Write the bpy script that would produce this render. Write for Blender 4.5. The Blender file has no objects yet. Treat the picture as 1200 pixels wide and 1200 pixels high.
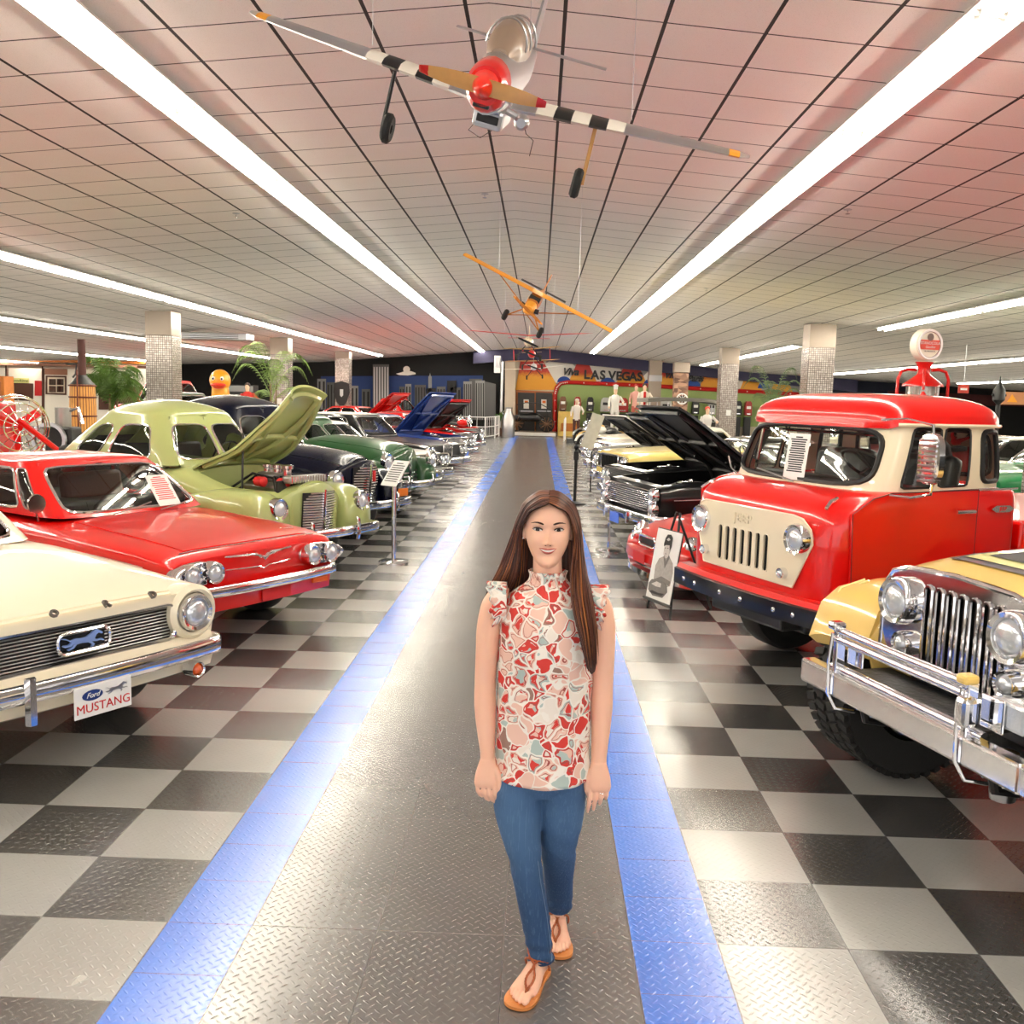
import bpy, bmesh, math, random
from mathutils import Vector, Matrix
R = math.radians
PI = math.pi
sin, cos = math.sin, math.cos
scn = bpy.context.scene
COL = scn.collection
rnd = random.Random(7)

# ------------------------------------------------------------ camera
CF, CP, CY, CR, CH = 1124.837, 0.1192, -0.0250, 0.0264, 1.8996
fw = Vector((sin(CY)*cos(CP), cos(CY)*cos(CP), -sin(CP)))
rt = Vector((cos(CY), -sin(CY), 0))
up = rt.cross(fw)
c_r = cos(CR)*rt + sin(CR)*up
c_u = -sin(CR)*rt + cos(CR)*up
cam = bpy.data.cameras.new('camera')
cam.sensor_width = 36
cam.lens = 36*CF/1200
cam.clip_end = 200
cam_o = bpy.data.objects.new('camera', cam)
COL.objects.link(cam_o)
mw = Matrix.Identity(4)
for i in range(3):
    mw[i][0] = c_r[i]; mw[i][1] = c_u[i]; mw[i][2] = -fw[i]
mw[2][3] = CH
cam_o.matrix_world = mw
scn.camera = cam_o

def at(px, py, Y):
    """a point of the photograph taken at distance Y down the hall"""
    d = fw + c_r*((px-600)/CF) + c_u*((600-py)/CF)
    return Vector((0, 0, CH)) + d*(Y/d.y)

# ------------------------------------------------------------ light and exposure
TUBE_POWER = 60.0
world = bpy.data.worlds.new('world')
scn.world = world
world.use_nodes = True
world.node_tree.nodes['Background'].inputs[0].default_value = (1, .95, .9, 1)
world.node_tree.nodes['Background'].inputs[1].default_value = 2.4
scn.view_settings.view_transform = 'Standard'
scn.view_settings.look = 'None'
scn.view_settings.gamma = 1
scn.view_settings.use_curve_mapping = False
scn.view_settings.exposure = 0.0

# ------------------------------------------------------------ materials
def nt(name):
    m = bpy.data.materials.new(name); m.use_nodes = True
    return m, m.node_tree.nodes, m.node_tree.links, m.node_tree.nodes['Principled BSDF']

def srgb(c):
    if isinstance(c, str):
        c = [int(c[i:i+2], 16)/255 for i in (0, 2, 4)]
    return tuple(((x+.055)/1.055)**2.4 if x > .04045 else x/12.92 for x in c)

MC = {}
def mat(name, col, rough=.5, metal=0, coat=0, bump=0, bscale=60, spec=.5, var=0, emit=0, sheen=0):
    if name in MC: return MC[name]
    m, N, L, b = nt(name)
    c = srgb(col)
    b.inputs['Base Color'].default_value = (*c, 1)
    b.inputs['Roughness'].default_value = rough
    b.inputs['Metallic'].default_value = metal
    b.inputs['Coat Weight'].default_value = coat
    b.inputs['Coat Roughness'].default_value = .04
    b.inputs['Specular IOR Level'].default_value = spec
    b.inputs['Sheen Weight'].default_value = sheen
    if emit:
        b.inputs['Emission Color'].default_value = (*c, 1)
        b.inputs['Emission Strength'].default_value = emit
    tc = N.new('ShaderNodeTexCoord')
    nz = N.new('ShaderNodeTexNoise'); nz.inputs['Scale'].default_value = bscale
    nz.inputs['Detail'].default_value = 3
    L.new(tc.outputs['Object'], nz.inputs['Vector'])
    if bump:
        bp = N.new('ShaderNodeBump'); bp.inputs['Strength'].default_value = bump; bp.inputs['Distance'].default_value = .01
        L.new(nz.outputs['Fac'], bp.inputs['Height']); L.new(bp.outputs['Normal'], b.inputs['Normal'])
    if var:
        mx = N.new('ShaderNodeMix'); mx.data_type = 'RGBA'
        mx.inputs[6].default_value = (*[x*(1-var) for x in c], 1); mx.inputs[7].default_value = (*[min(1, x*(1+var)) for x in c], 1)
        L.new(nz.outputs['Fac'], mx.inputs[0]); L.new(mx.outputs[2], b.inputs['Base Color'])
    MC[name] = m
    return m

def paint(name, col, rough=.28):
    return mat(name, col, rough, 0, .7, 0, 5, .3, .03)

def glass(name, tint=(.85, .92, .88), refl=1.0):
    if name in MC: return MC[name]
    m, N, L, b = nt(name)
    N.remove(b)
    out = N['Material Output']
    tr = N.new('ShaderNodeBsdfTransparent'); tr.inputs[0].default_value = (*tint, 1)
    gl = N.new('ShaderNodeBsdfGlossy'); gl.inputs['Roughness'].default_value = .02
    fr = N.new('ShaderNodeFresnel'); fr.inputs[0].default_value = 1.5
    mx = N.new('ShaderNodeMixShader')
    mm = N.new('ShaderNodeMath'); mm.operation = 'MULTIPLY'; mm.inputs[1].default_value = refl; mm.use_clamp = True
    L.new(fr.outputs[0], mm.inputs[0]); L.new(mm.outputs[0], mx.inputs[0])
    L.new(tr.outputs[0], mx.inputs[1]); L.new(gl.outputs[0], mx.inputs[2]); L.new(mx.outputs[0], out.inputs[0])
    MC[name] = m
    return m

CHROME = mat('chrome', (.93, .93, .94), .09, 1)
STEEL = mat('brushed_steel', (.75, .75, .76), .3, 1)
BLACK = mat('black_plastic', (.06, .06, .065), .45)
RUBBER = mat('tyre_rubber', (.085, .083, .08), .75, bump=.3, bscale=120)
DARK = mat('dark_interior', (.10, .095, .09), .6)
DARKMETAL = mat('dark_engine_metal', (.18, .18, .18), .45, .6, bump=.4, bscale=40)
ENGMETAL = mat('engine_aluminium', (.66, .65, .63), .35, .9, bump=.3, bscale=30)
WHITE = mat('white_enamel', (.93, .93, .92), .35)
PAPER = mat('white_paper', (.95, .95, .93), .6)
INK = mat('printed_ink', (.12, .12, .13), .7)
REDINK = mat('red_ink', (.75, .08, .08), .6)
LENS = mat('headlamp_lens', (.86, .88, .90), .12, .55, .8, bump=.5, bscale=25)
AMBER = mat('amber_lens', (.85, .33, .06), .15, 0, 1)
GLASS = glass('window_glass', (.94, .97, .95))
DGLASS = glass('tinted_glass', (.55, .6, .58))

# ------------------------------------------------------------ mesh builder
def lerp(a, b, t): return a+(b-a)*t

class MB:
    def __init__(s): s.v = []; s.f = []; s.m = []; s.cur = 0
    def add(s, vs, fs):
        o = len(s.v); s.v += [tuple(v) for v in vs]; s.f += [[i+o for i in f] for f in fs]; s.m += [s.cur]*len(fs)
        return s
    def xf(s, M, start=0):
        for i in range(start, len(s.v)): s.v[i] = tuple(M @ Vector(s.v[i]))
        return s
    def box(s, c, d, rz=0, rx=0, ry=0, taper=1):
        a, b, h = d[0]/2, d[1]/2, d[2]/2
        M = Matrix.Translation(c) @ Matrix.Rotation(rz, 4, 'Z') @ Matrix.Rotation(ry, 4, 'Y') @ Matrix.Rotation(rx, 4, 'X')
        vs = [M @ Vector((x*a*(taper if z > 0 else 1), y*b*(taper if z > 0 else 1), z*h)) for z in (-1, 1) for x, y in ((-1, -1), (1, -1), (1, 1), (-1, 1))]
        return s.add(vs, [[3, 2, 1, 0], [4, 5, 6, 7], [0, 1, 5, 4], [1, 2, 6, 5], [2, 3, 7, 6], [3, 0, 4, 7]])
    def loft(s, rings, cap=True, closed=True):
        n = len(rings[0]); vs = [p for r in rings for p in r]; fs = []
        for i in range(len(rings)-1):
            for j in range(n if closed else n-1):
                k = (j+1) % n
                fs.append([i*n+j, i*n+k, (i+1)*n+k, (i+1)*n+j])
        if cap and closed:
            fs.append(list(range(n))[::-1]); fs.append([(len(rings)-1)*n+j for j in range(n)])
        return s.add(vs, fs)
    def tube(s, path, r, n=8, cap=True, flat=1.0, closed=False):
        P = [Vector(p) for p in path]; m = len(P)
        rr = r if isinstance(r, (list, tuple)) else [r]*m
        rings = []; prev = None
        for i in range(m):
            if closed: t = P[(i+1) % m]-P[i-1]
            else: t = P[min(i+1, m-1)]-P[max(i-1, 0)]
            if t.length < 1e-9: t = Vector((0, 0, 1))
            t.normalize()
            if prev is None:
                a = t.cross(Vector((0, 0, 1)))
                if a.length < .05: a = t.cross(Vector((1, 0, 0)))
            else: a = prev-t*prev.dot(t)
            a.normalize(); b = t.cross(a); prev = a
            rings.append([P[i]+a*(rr[i]*cos(2*PI*k/n))+b*(rr[i]*flat*sin(2*PI*k/n)) for k in range(n)])
        if closed: rings.append(rings[0]); cap = False
        return s.loft(rings, cap)
    def cyl(s, a, b, r, r2=None, n=16, cap=True):
        return s.tube([a, b], [r, r if r2 is None else r2], n, cap)
    def lathe(s, prof, c=(0, 0, 0), axis='Z', n=24, cap=False, ang=2*PI):
        rings = []
        for r, h in prof:
            rg = []
            for k in range(n):
                a = ang*k/n; x, y = r*cos(a), r*sin(a)
                p = (x, y, h) if axis == 'Z' else (h, x, y) if axis == 'X' else (y, h, x)
                rg.append(Vector(p)+Vector(c))
            rings.append(rg)
        return s.loft(rings, cap)
    def ball(s, c, r, n=12, m=8, sc=(1, 1, 1)):
        rings = []
        for i in range(m+1):
            t = -PI/2+PI*i/m; q = max(cos(t), 1e-3)
            rings.append([(c[0]+r*sc[0]*q*cos(2*PI*k/n), c[1]+r*sc[1]*q*sin(2*PI*k/n), c[2]+r*sc[2]*sin(t)) for k in range(n)])
        return s.loft(rings)
    def prism(s, poly, M=None, h=.01):
        """polygon (x,y) extruded by h along local z, then placed by matrix M"""
        n = len(poly); M = M or Matrix.Identity(4)
        vs = [M @ Vector((x, y, 0)) for x, y in poly]+[M @ Vector((x, y, h)) for x, y in poly]
        fs = [list(range(n))[::-1], list(range(n, 2*n))]+[[i, (i+1) % n, n+(i+1) % n, n+i] for i in range(n)]
        return s.add(vs, fs)
    def grid(s, fn, nu, nv):
        vs = [fn(i/nu, j/nv) for j in range(nv+1) for i in range(nu+1)]
        fs = [[j*(nu+1)+i, j*(nu+1)+i+1, (j+1)*(nu+1)+i+1, (j+1)*(nu+1)+i] for j in range(nv) for i in range(nu)]
        return s.add(vs, fs)
    def build(s, name, m, parent=None, smooth=True, bevel=0, solid=0, sub=0, loc=None, rz=0, fix=True, angle=40):
        me = bpy.data.meshes.new(name)
        me.from_pydata(s.v, [], s.f)
        ms = m if isinstance(m, (list, tuple)) else [m]
        for x in ms: me.materials.append(x)
        if len(ms) > 1: me.polygons.foreach_set('material_index', s.m)
        if fix:
            bm = bmesh.new(); bm.from_mesh(me)
            bmesh.ops.remove_doubles(bm, verts=bm.verts, dist=1e-5)
            bmesh.ops.recalc_face_normals(bm, faces=bm.faces)
            bm.to_mesh(me); bm.free()
        o = bpy.data.objects.new(name, me); COL.objects.link(o)
        if parent: o.parent = parent
        if loc is not None: o.location = loc
        o.rotation_euler.z = rz
        if smooth:
            me.polygons.foreach_set('use_smooth', [True]*len(me.polygons))
            me.set_sharp_from_angle(angle=R(angle))
        if solid:
            q = o.modifiers.new('s', 'SOLIDIFY'); q.thickness = solid; q.offset = 0
        if bevel:
            q = o.modifiers.new('b', 'BEVEL'); q.width = bevel; q.segments = 2; q.limit_method = 'ANGLE'; q.angle_limit = R(35)
            q.harden_normals = False
        if sub:
            q = o.modifiers.new('u', 'SUBSURF'); q.levels = sub; q.render_levels = sub
        return o

def tag(o, label=None, cat=None, group=None, kind=None):
    if label: o['label'] = label
    if cat: o['category'] = cat
    if group: o['group'] = group
    if kind: o['kind'] = kind
    return o

def thing(name, label, cat, loc=(0, 0, 0), rz=0, group=None):
    o = bpy.data.objects.new(name, None); COL.objects.link(o)
    o.empty_display_size = .1
    o.location = loc; o.rotation_euler.z = rz
    return tag(o, label, cat, group)

def struct(o): o['kind'] = 'structure'; return o

def dup(root, loc=None, rz=None, label=None, group=None):
    def cp(o, par):
        c = o.copy(); COL.objects.link(c); c.parent = par
        for k in list(o.children): cp(k, c)
        return c
    r = cp(root, None)
    if loc is not None: r.location = loc
    if rz is not None: r.rotation_euler.z = rz
    if label: r['label'] = label
    if group: r['group'] = group
    return r

def interp(pts, x):
    """smooth (monotone cubic) interpolation of rows (x, a, b, c...)"""
    n = len(pts)
    if x <= pts[0][0]: return pts[0][1:]
    if x >= pts[-1][0]: return pts[-1][1:]
    for i in range(n-1):
        if pts[i][0] <= x <= pts[i+1][0]: break
    h = pts[i+1][0]-pts[i][0]; t = (x-pts[i][0])/h; out = []
    for k in range(1, len(pts[0])):
        d = (pts[i+1][k]-pts[i][k])/h
        d0 = (pts[i][k]-pts[i-1][k])/(pts[i][0]-pts[i-1][0]) if i else d
        d1 = (pts[i+2][k]-pts[i+1][k])/(pts[i+2][0]-pts[i+1][0]) if i < n-2 else d
        m0 = 0 if d0*d <= 0 else 2*d0*d/(d0+d)
        m1 = 0 if d1*d <= 0 else 2*d1*d/(d1+d)
        a, b = pts[i][k], pts[i+1][k]
        out.append((2*t**3-3*t*t+1)*a+(t**3-2*t*t+t)*h*m0+(-2*t**3+3*t*t)*b+(t**3-t*t)*h*m1)
    return tuple(out)

def text(s, name, m, parent, M, size, depth=.002, align='CENTER', shear=0, space=1, bold=0):
    cu = bpy.data.curves.new(name, 'FONT'); cu.body = s; cu.size = size; cu.extrude = depth; cu.align_x = align
    cu.align_y = 'CENTER'; cu.shear = shear; cu.space_character = space; cu.resolution_u = 3; cu.offset = bold*size
    tmp = bpy.data.objects.new('t', cu); COL.objects.link(tmp)
    dg = bpy.context.evaluated_depsgraph_get(); dg.update()
    me = bpy.data.meshes.new_from_object(tmp.evaluated_get(dg))
    bpy.data.objects.remove(tmp)
    me.materials.clear(); me.materials.append(m)
    me.name = name
    o = bpy.data.objects.new(name, me); COL.objects.link(o)
    if parent: o.parent = parent
    o.matrix_local = M
    return o

def frame(o, x, z):
    """matrix from an origin, a local x direction and a facing (normal) direction"""
    x = Vector(x).normalized(); z = Vector(z).normalized(); y = z.cross(x).normalized(); x = y.cross(z)
    M = Matrix.Identity(4)
    for i in range(3): M[i][0] = x[i]; M[i][1] = y[i]; M[i][2] = z[i]; M[i][3] = o[i]
    return M

# node-expression helper
class NX:
    def __init__(s, name):
        s.m, s.N, s.L, s.b = nt(name)
        tc = s.N.new('ShaderNodeTexCoord'); sp = s.N.new('ShaderNodeSeparateXYZ')
        s.tc = tc; s.L.new(tc.outputs['Object'], sp.inputs[0]); s.x, s.y, s.z = sp.outputs
    def op(s, o, a, b=None, c=None, clamp=False):
        n = s.N.new('ShaderNodeMath'); n.operation = o; n.use_clamp = clamp
        for i, q in enumerate((a, b, c)):
            if q is None: continue
            if isinstance(q, (int, float)): n.inputs[i].default_value = q
            else: s.L.new(q, n.inputs[i])
        return n.outputs[0]
    def mix(s, f, a, b):
        n = s.N.new('ShaderNodeMix'); n.data_type = 'RGBA'
        for i, q in ((0, f), (6, a), (7, b)):
            if isinstance(q, (int, float)): n.inputs[i].default_value = q
            elif isinstance(q, tuple): n.inputs[i].default_value = (*q, 1)
            else: s.L.new(q, n.inputs[i])
        return n.outputs[2]
    def noise(s, sc, det=2, vec=None):
        n = s.N.new('ShaderNodeTexNoise'); n.inputs['Scale'].default_value = sc; n.inputs['Detail'].default_value = det
        s.L.new(vec or s.tc.outputs['Object'], n.inputs['Vector']); return n.outputs['Fac']
    def comb(s, x, y, z=0):
        n = s.N.new('ShaderNodeCombineXYZ')
        for i, q in enumerate((x, y, z)):
            if isinstance(q, (int, float)): n.inputs[i].default_value = q
            else: s.L.new(q, n.inputs[i])
        return n.outputs[0]
    def bump(s, h, st=.5, dist=.002):
        n = s.N.new('ShaderNodeBump'); n.inputs['Strength'].default_value = st; n.inputs['Distance'].default_value = dist
        s.L.new(h, n.inputs['Height']); s.L.new(n.outputs[0], s.b.inputs['Normal'])
    def edge(s, v, period, off, w):
        """1 near the multiples of period"""
        t = s.op('FRACT', s.op('DIVIDE', s.op('SUBTRACT', v, off), period))
        d = s.op('MULTIPLY', s.op('MINIMUM', t, s.op('SUBTRACT', 1, t)), period)
        return s.op('LESS_THAN', d, w)
# ------------------------------------------------------------ room shell
Y0, Y1, XL, XR = -5.0, 50.0, -30.0, 27.0
def zc(x):
    d = abs(x+.4)
    return 4.43-.09*min(d, 11)-.04*max(0, d-11)

g = NX('floor_tiles')
o_, M_ = g.op, g.mix
T = .457
isl = o_('LESS_THAN', g.x, -.3)
xs = o_('ADD', o_('MULTIPLY', isl, o_('ADD', g.x, 1.275+T)), o_('MULTIPLY', o_('SUBTRACT', 1, isl), o_('SUBTRACT', g.x, .687)))
ci = o_('FLOOR', o_('DIVIDE', xs, T)); rj = o_('FLOOR', o_('DIVIDE', o_('SUBTRACT', g.y, 3.207), T))
par = o_('FLOORED_MODULO', o_('ADD', ci, rj), 2)
aisle = o_('MULTIPLY', o_('GREATER_THAN', g.x, -1.275), o_('LESS_THAN', g.x, .687))
mid = o_('MULTIPLY', o_('GREATER_THAN', g.x, -.97), o_('LESS_THAN', g.x, .382))
wear = g.noise(1.3, 4)
light = M_(wear, (.29, .285, .275), (.40, .395, .38)); dark = M_(wear, (.030, .030, .030), (.060, .059, .058))
chk = M_(par, dark, light)
grey = M_(wear, (.085, .084, .082), (.135, .133, .13)); blue = M_(wear, (.006, .13, .66), (.012, .19, .86))
col = M_(aisle, chk, M_(mid, blue, grey))
sx = g.edge(xs, T, 0, .0022); sy = g.edge(g.y, T, 3.207, .0022)
sa = o_('MAXIMUM', g.edge(g.x, .4507, -.97, .0022), g.edge(g.y, .914, 3.207, .0022))
sb = g.edge(g.y, .305, 3.207, .0015)
ab = lambda p, w: o_('LESS_THAN', o_('ABSOLUTE', o_('SUBTRACT', g.x, p)), w)
edges = o_('MAXIMUM', o_('MAXIMUM', ab(-1.275, .0025), ab(.687, .003)), o_('MAXIMUM', ab(-.97, .003), ab(.382, .0025)))
inner = o_('ADD', o_('MULTIPLY', mid, sa), o_('MULTIPLY', o_('SUBTRACT', 1, mid), sb))
seam = o_('ADD', o_('MULTIPLY', aisle, inner), o_('MULTIPLY', o_('SUBTRACT', 1, aisle), o_('MAXIMUM', sx, sy)))
seam = o_('MAXIMUM', seam, edges)
col = M_(o_('MULTIPLY', seam, .75), col, (.05, .05, .05))
g.L.new(col, g.b.inputs['Base Color'])
# raised herringbone tread bars
P = .030
a1 = o_('DIVIDE', o_('ADD', g.x, g.y), P*1.4142); a2 = o_('DIVIDE', o_('SUBTRACT', g.x, g.y), P*1.4142)
pr = o_('FLOORED_MODULO', o_('ADD', o_('FLOOR', a1), o_('FLOOR', a2)), 2)
l1 = o_('SUBTRACT', o_('FRACT', a1), .5); l2 = o_('SUBTRACT', o_('FRACT', a2), .5)
def bar(u, v):
    e = o_('ADD', o_('POWER', o_('DIVIDE', o_('ABSOLUTE', u), .52), 2), o_('POWER', o_('DIVIDE', o_('ABSOLUTE', v), .13), 2))
    return o_('SUBTRACT', 1, e, clamp=True)
h = o_('ADD', o_('MULTIPLY', pr, bar(l1, l2)), o_('MULTIPLY', o_('SUBTRACT', 1, pr), bar(l2, l1)))
h = o_('SUBTRACT', h, seam)
g.bump(h, .42, .0018)
rg = o_('ADD', .17, o_('MULTIPLY', g.noise(3, 3), .14))
g.L.new(rg, g.b.inputs['Roughness'])
g.b.inputs['Metallic'].default_value = .05
g.b.inputs['Specular IOR Level'].default_value = 1.0
g.b.inputs['IOR'].default_value = 1.8
FLOOR = g.m
mb = MB(); mb.add([(XL, Y0, 0), (XR, Y0, 0), (XR, Y1, 0), (XL, Y1, 0)], [[0, 1, 2, 3]])
struct(mb.build('floor', FLOOR, smooth=False, fix=False))

g = NX('ceiling_tiles')
li = g.op('MAXIMUM', g.edge(g.x, .648, .095, .013), g.edge(g.y, .63, .26, .008))
n = g.noise(2, 5); sp = g.noise(180, 2)
base = g.mix(n, (.88, .84, .79), (.93, .90, .86))
base = g.mix(g.op('MULTIPLY', g.op('GREATER_THAN', sp, .62), .25), base, (.45, .38, .34))
g.L.new(g.mix(li, base, (.035, .03, .028)), g.b.inputs['Base Color'])
g.b.inputs['Roughness'].default_value = .85
mb = MB(); xsn = [XL, -22, -11.4, -.4, 10.6, 18, XR]
vs = [(x, y, zc(x)) for y in (Y0, Y1) for x in xsn]; k = len(xsn)
mb.add(vs, [[i, k+i, k+i+1, i+1] for i in range(k-1)])
struct(mb.build('ceiling', g.m, smooth=False, fix=False))

WALLW = mat('wall_plaster', (.86, .82, .75), .8, bump=.1)
WALLB = mat('wall_black_paint', (.035, .035, .04), .8)
def wallbox(name, a, b, m):
    mb = MB(); c = [(p+q)/2 for p, q in zip(a, b)]; d = [abs(q-p) for p, q in zip(a, b)]
    mb.box(c, d); return struct(mb.build(name, m, smooth=False))
wallbox('wall_left', (XL-.2, Y0, 0), (XL, Y1, 4.6), WALLW)
wallbox('wall_right', (XR, Y0, 0), (XR+.2, Y1, 4.6), WALLW)
wallbox('wall_near', (XL, Y0-.2, 0), (XR, Y0, .5), WALLW)
# unseen storefront opening added behind the camera so world light brightens the ceiling
n_ = 12
for k in range(n_+1):
    x = XL+(XR-XL)*k/n_
    wallbox('window_%d' % (k+1), (x-.06, Y0-.12, .5), (x+.06, Y0, 4.4), WHITE)
wallbox('added_transom', (XL, Y0-.12, 3.1), (XR, Y0, 3.2), WHITE)
wallbox('wall_far', (XL, Y1, 0), (XR, Y1+.2, 4.9), WALLB)

# ------------------------------------------------------------ fluorescent ceiling lights
TUBE = mat('lit_tube', (1, .965, .90), .5, emit=TUBE_POWER)
REFL = mat('light_reflector', (.86, .86, .84), .35)
def make_light():
    t = thing('ceiling_light', '', 'ceiling light')
    mb = MB(); Lh = 1.215
    for y0, y1, x, z, dx in ():
        pass
    # trough: two sloped flanks, a flat back, end plates
    pr = [(-.175, .03), (-.175, .034), (-.12, .07), (.12, .07), (.175, .034), (.175, .03), (.162, .026), (.112, .058), (-.112, .058), (-.162, .026)]
    mb.loft([[(x, y, z-.012) for x, z in pr] for y in (-Lh, Lh)], cap=False)
    for y in (-Lh+.004, Lh-.004):
        mb.add([(-.17, y, .02), (.17, y, .02), (.115, y, .05), (-.115, y, .05)], [[0, 1, 2, 3]])
    mb.box((0, 0, .034), (.05, 2*Lh-.02, .035))
    mb.build('frame', REFL, t, smooth=False)
    for x in (-.075, .075):
        m2 = MB(); m2.cyl((x, -Lh+.05, .0), (x, Lh-.05, .0), .019, n=6)
        m2.build('tube', TUBE, t)
    for y in (-Lh+.045, -Lh/3, Lh/3, Lh-.045):
        for x in (-.075, .075):
            m3 = MB(); m3.box((x, y, .02), (.03, .012, .085))
            m3.build('tube_socket', WHITE, t, smooth=False)
    return t
LP = make_light(); first = [True]
def light_line(x, y, n, where):
    for i in range(n):
        yy = y+i*2.44
        sl = -.09*(1 if x > -.4 else -1)
        if first[0]: o = LP; first[0] = False
        else: o = dup(LP)
        o.location = (x, yy, zc(x)-.075); o.rotation_euler = (0, math.atan(-sl), 0)
        o['label'] = 'twin tube fluorescent ceiling light in the '+where
        o['group'] = 'ceiling lights of the '+where
light_line(-2.965, 9.32, 17, 'bright row over the cars beside the white hardtop')
light_line(-2.965, 4.44, 1, 'row over the white hardtop'); light_line(-2.965, 6.88, 1, 'row over the red hardtop'); light_line(-2.965, 2.0, 1, 'row over the white hardtop')
light_line(-2.965, -.44, 1, 'row over the white hardtop')
light_line(2.515, 9.49, 16, 'bright row over the red cab truck side'); 
for k in range(4): light_line(2.515, 7.05-2.44*k, 1, 'row above the yellow off-roader side')
light_line(-7.7, 4.0, 18, 'second row beside the mirror-tiled pillars'); light_line(-12.1, 8, 16, 'third row over the western town side')
light_line(-18, 15, 13, 'outer row over the western town side'); light_line(-23.5, 24, 9, 'added outermost row to brighten the western shopfront')  # last row is added to brighten the western shopfront
light_line(7.7, 8.9, 6, 'row ending before the tiled pillar'); light_line(7.7, 30.7, 7, 'row resuming beyond the tiled pillar')
light_line(13, 11, 15, 'row beyond the fuel pump'); light_line(19, 14, 13, 'outermost row beyond the fuel pump')

# ------------------------------------------------------------ mirror-tiled pillars
g = NX('mirror_mosaic')
ex = g.op('MAXIMUM', g.edge(g.z, .05, 0, .006), g.op('MAXIMUM', g.edge(g.x, .05, 0, .006), g.edge(g.y, .05, 0, .006)))
tile_n = g.N.new('ShaderNodeTexWhiteNoise'); sc = g.N.new('ShaderNodeVectorMath'); sc.operation = 'SCALE'; sc.inputs[3].default_value = 20
fl = g.N.new('ShaderNodeVectorMath'); fl.operation = 'FLOOR'
g.L.new(g.tc.outputs['Object'], sc.inputs[0]); g.L.new(sc.outputs[0], fl.inputs[0]); g.L.new(fl.outputs[0], tile_n.inputs[0])
g.L.new(g.mix(ex, g.mix(tile_n.outputs[0], (.40, .34, .30), (.68, .62, .57)), (.13, .11, .10)), g.b.inputs['Base Color'])
g.b.inputs['Metallic'].default_value = .45; g.b.inputs['Roughness'].default_value = .22
g.bump(g.op('ADD', tile_n.outputs[0], g.op('MULTIPLY', ex, -1.5)), .6, .004)
MOSAIC = g.m
SHEET = mat('pillar_sheet_metal', (.62, .57, .52), .35, .7)
def pillar(x, y, lab, sheet=.55, w=.62):
    t = thing('pillar', lab, 'pillar', (x, y, 0))
    h = zc(x)-.01
    mb = MB(); mb.box((0, 0, (h-sheet)/2), (w, w, h-sheet)); mb.build('tiled_shaft', MOSAIC, t, smooth=False, bevel=.012)
    mb = MB(); mb.box((0, 0, h-sheet/2), (w-.01, w-.01, sheet)); mb.build('metal_collar', SHEET, t, smooth=False)
    mb = MB(); mb.box((.02, -w/2-.008, 1.55), (.16, .016, .2)); mb.build('wall_plate', WHITE, t, smooth=False, bevel=.004)
    return t
pillar(-8.85, 22.6, 'mirror-tiled square pillar behind the light green coupe roof')
pillar(-8.75, 32.6, 'slimmer looking tiled pillar with a white plate beyond the raised green hood')
pillar(-8.65, 42.5, 'pinkish tiled pillar before the city mural with a black crest on it', .3)
pillar(6.75, 12.6, 'tiled pillar behind the red cab truck at the picture edge')
pillar(6.6, 23.3, 'mirror-tiled pillar rising behind the red cab truck roof')
pillar(6.6, 34.2, 'mirror-tiled pillar with a small white plate between palm fronds')
# black crest on the far pillar
t = thing('wall_crest', 'black shield shaped crest hung on the tiled pillar by the city mural', 'crest', (-8.65, 42.17, 1.9))
mb = MB(); sh = [(-.33, .4), (0, .5), (.33, .4), (.36, 0), (.2, -.45), (0, -.68), (-.2, -.45), (-.36, 0)]
mb.prism(sh, frame((0, 0, 0), (1, 0, 0), (0, -1, 0)), .06); mb.build('shield', BLACK, t, smooth=False)
mb = MB(); mb.prism([(-.07, .14), (.07, .14), (.07, -.12), (0, -.2), (-.07, -.12)], frame((0, -.06, 0), (1, 0, 0), (0, -1, 0)), .02); mb.build('badge', STEEL, t, smooth=False)

# small ceiling fixtures
def sprinkler(x, y, lab):
    t = thing('ceiling_sprinkler', lab, 'sprinkler', (x, y, zc(x)))
    mb = MB(); mb.lathe([(.001, -.006), (.045, -.006), (.05, 0)], n=16); mb.build('rose', STEEL, t)
    mb = MB(); mb.cyl((0, 0, 0), (0, 0, -.05), .008, n=8); mb.lathe([(.001, -.052), (.028, -.05), (.001, -.046)], n=10); mb.build('nozzle', CHROME, t)
for x, y, lab in ((-4.0, 6.9, 'small steel sprinkler beside the bright light row over the white hardtop'), (-3.9, 12.4, 'small steel sprinkler further along beside the bright light row'),
                  (-.75, 12.3, 'small steel sprinkler near the roof ridge beyond the silver warplane'), (3.4, 11.2, 'small steel sprinkler beside the light row over the red cab truck'),
                  (3.2, 19.2, 'small steel sprinkler further on above the fuel pump side'), (-8.7, 14.4, 'small steel sprinkler above the light green coupe side')):
    sprinkler(x, y, lab)
t = thing('air_conditioner', 'long grey ceiling air unit near the second tiled pillar', 'air conditioner', (-9.3, 27.5, zc(-9.3)-.3))
mb = MB(); mb.box((0, 0, .05), (2.1, .7, .2)); mb.build('casing', STEEL, t, smooth=False, bevel=.03)
mb = MB()
for k in range(3): mb.box((0, -.36, .0+.045*k), (1.6, .02, .02))
mb.build('grille', BLACK, t, smooth=False)
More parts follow.
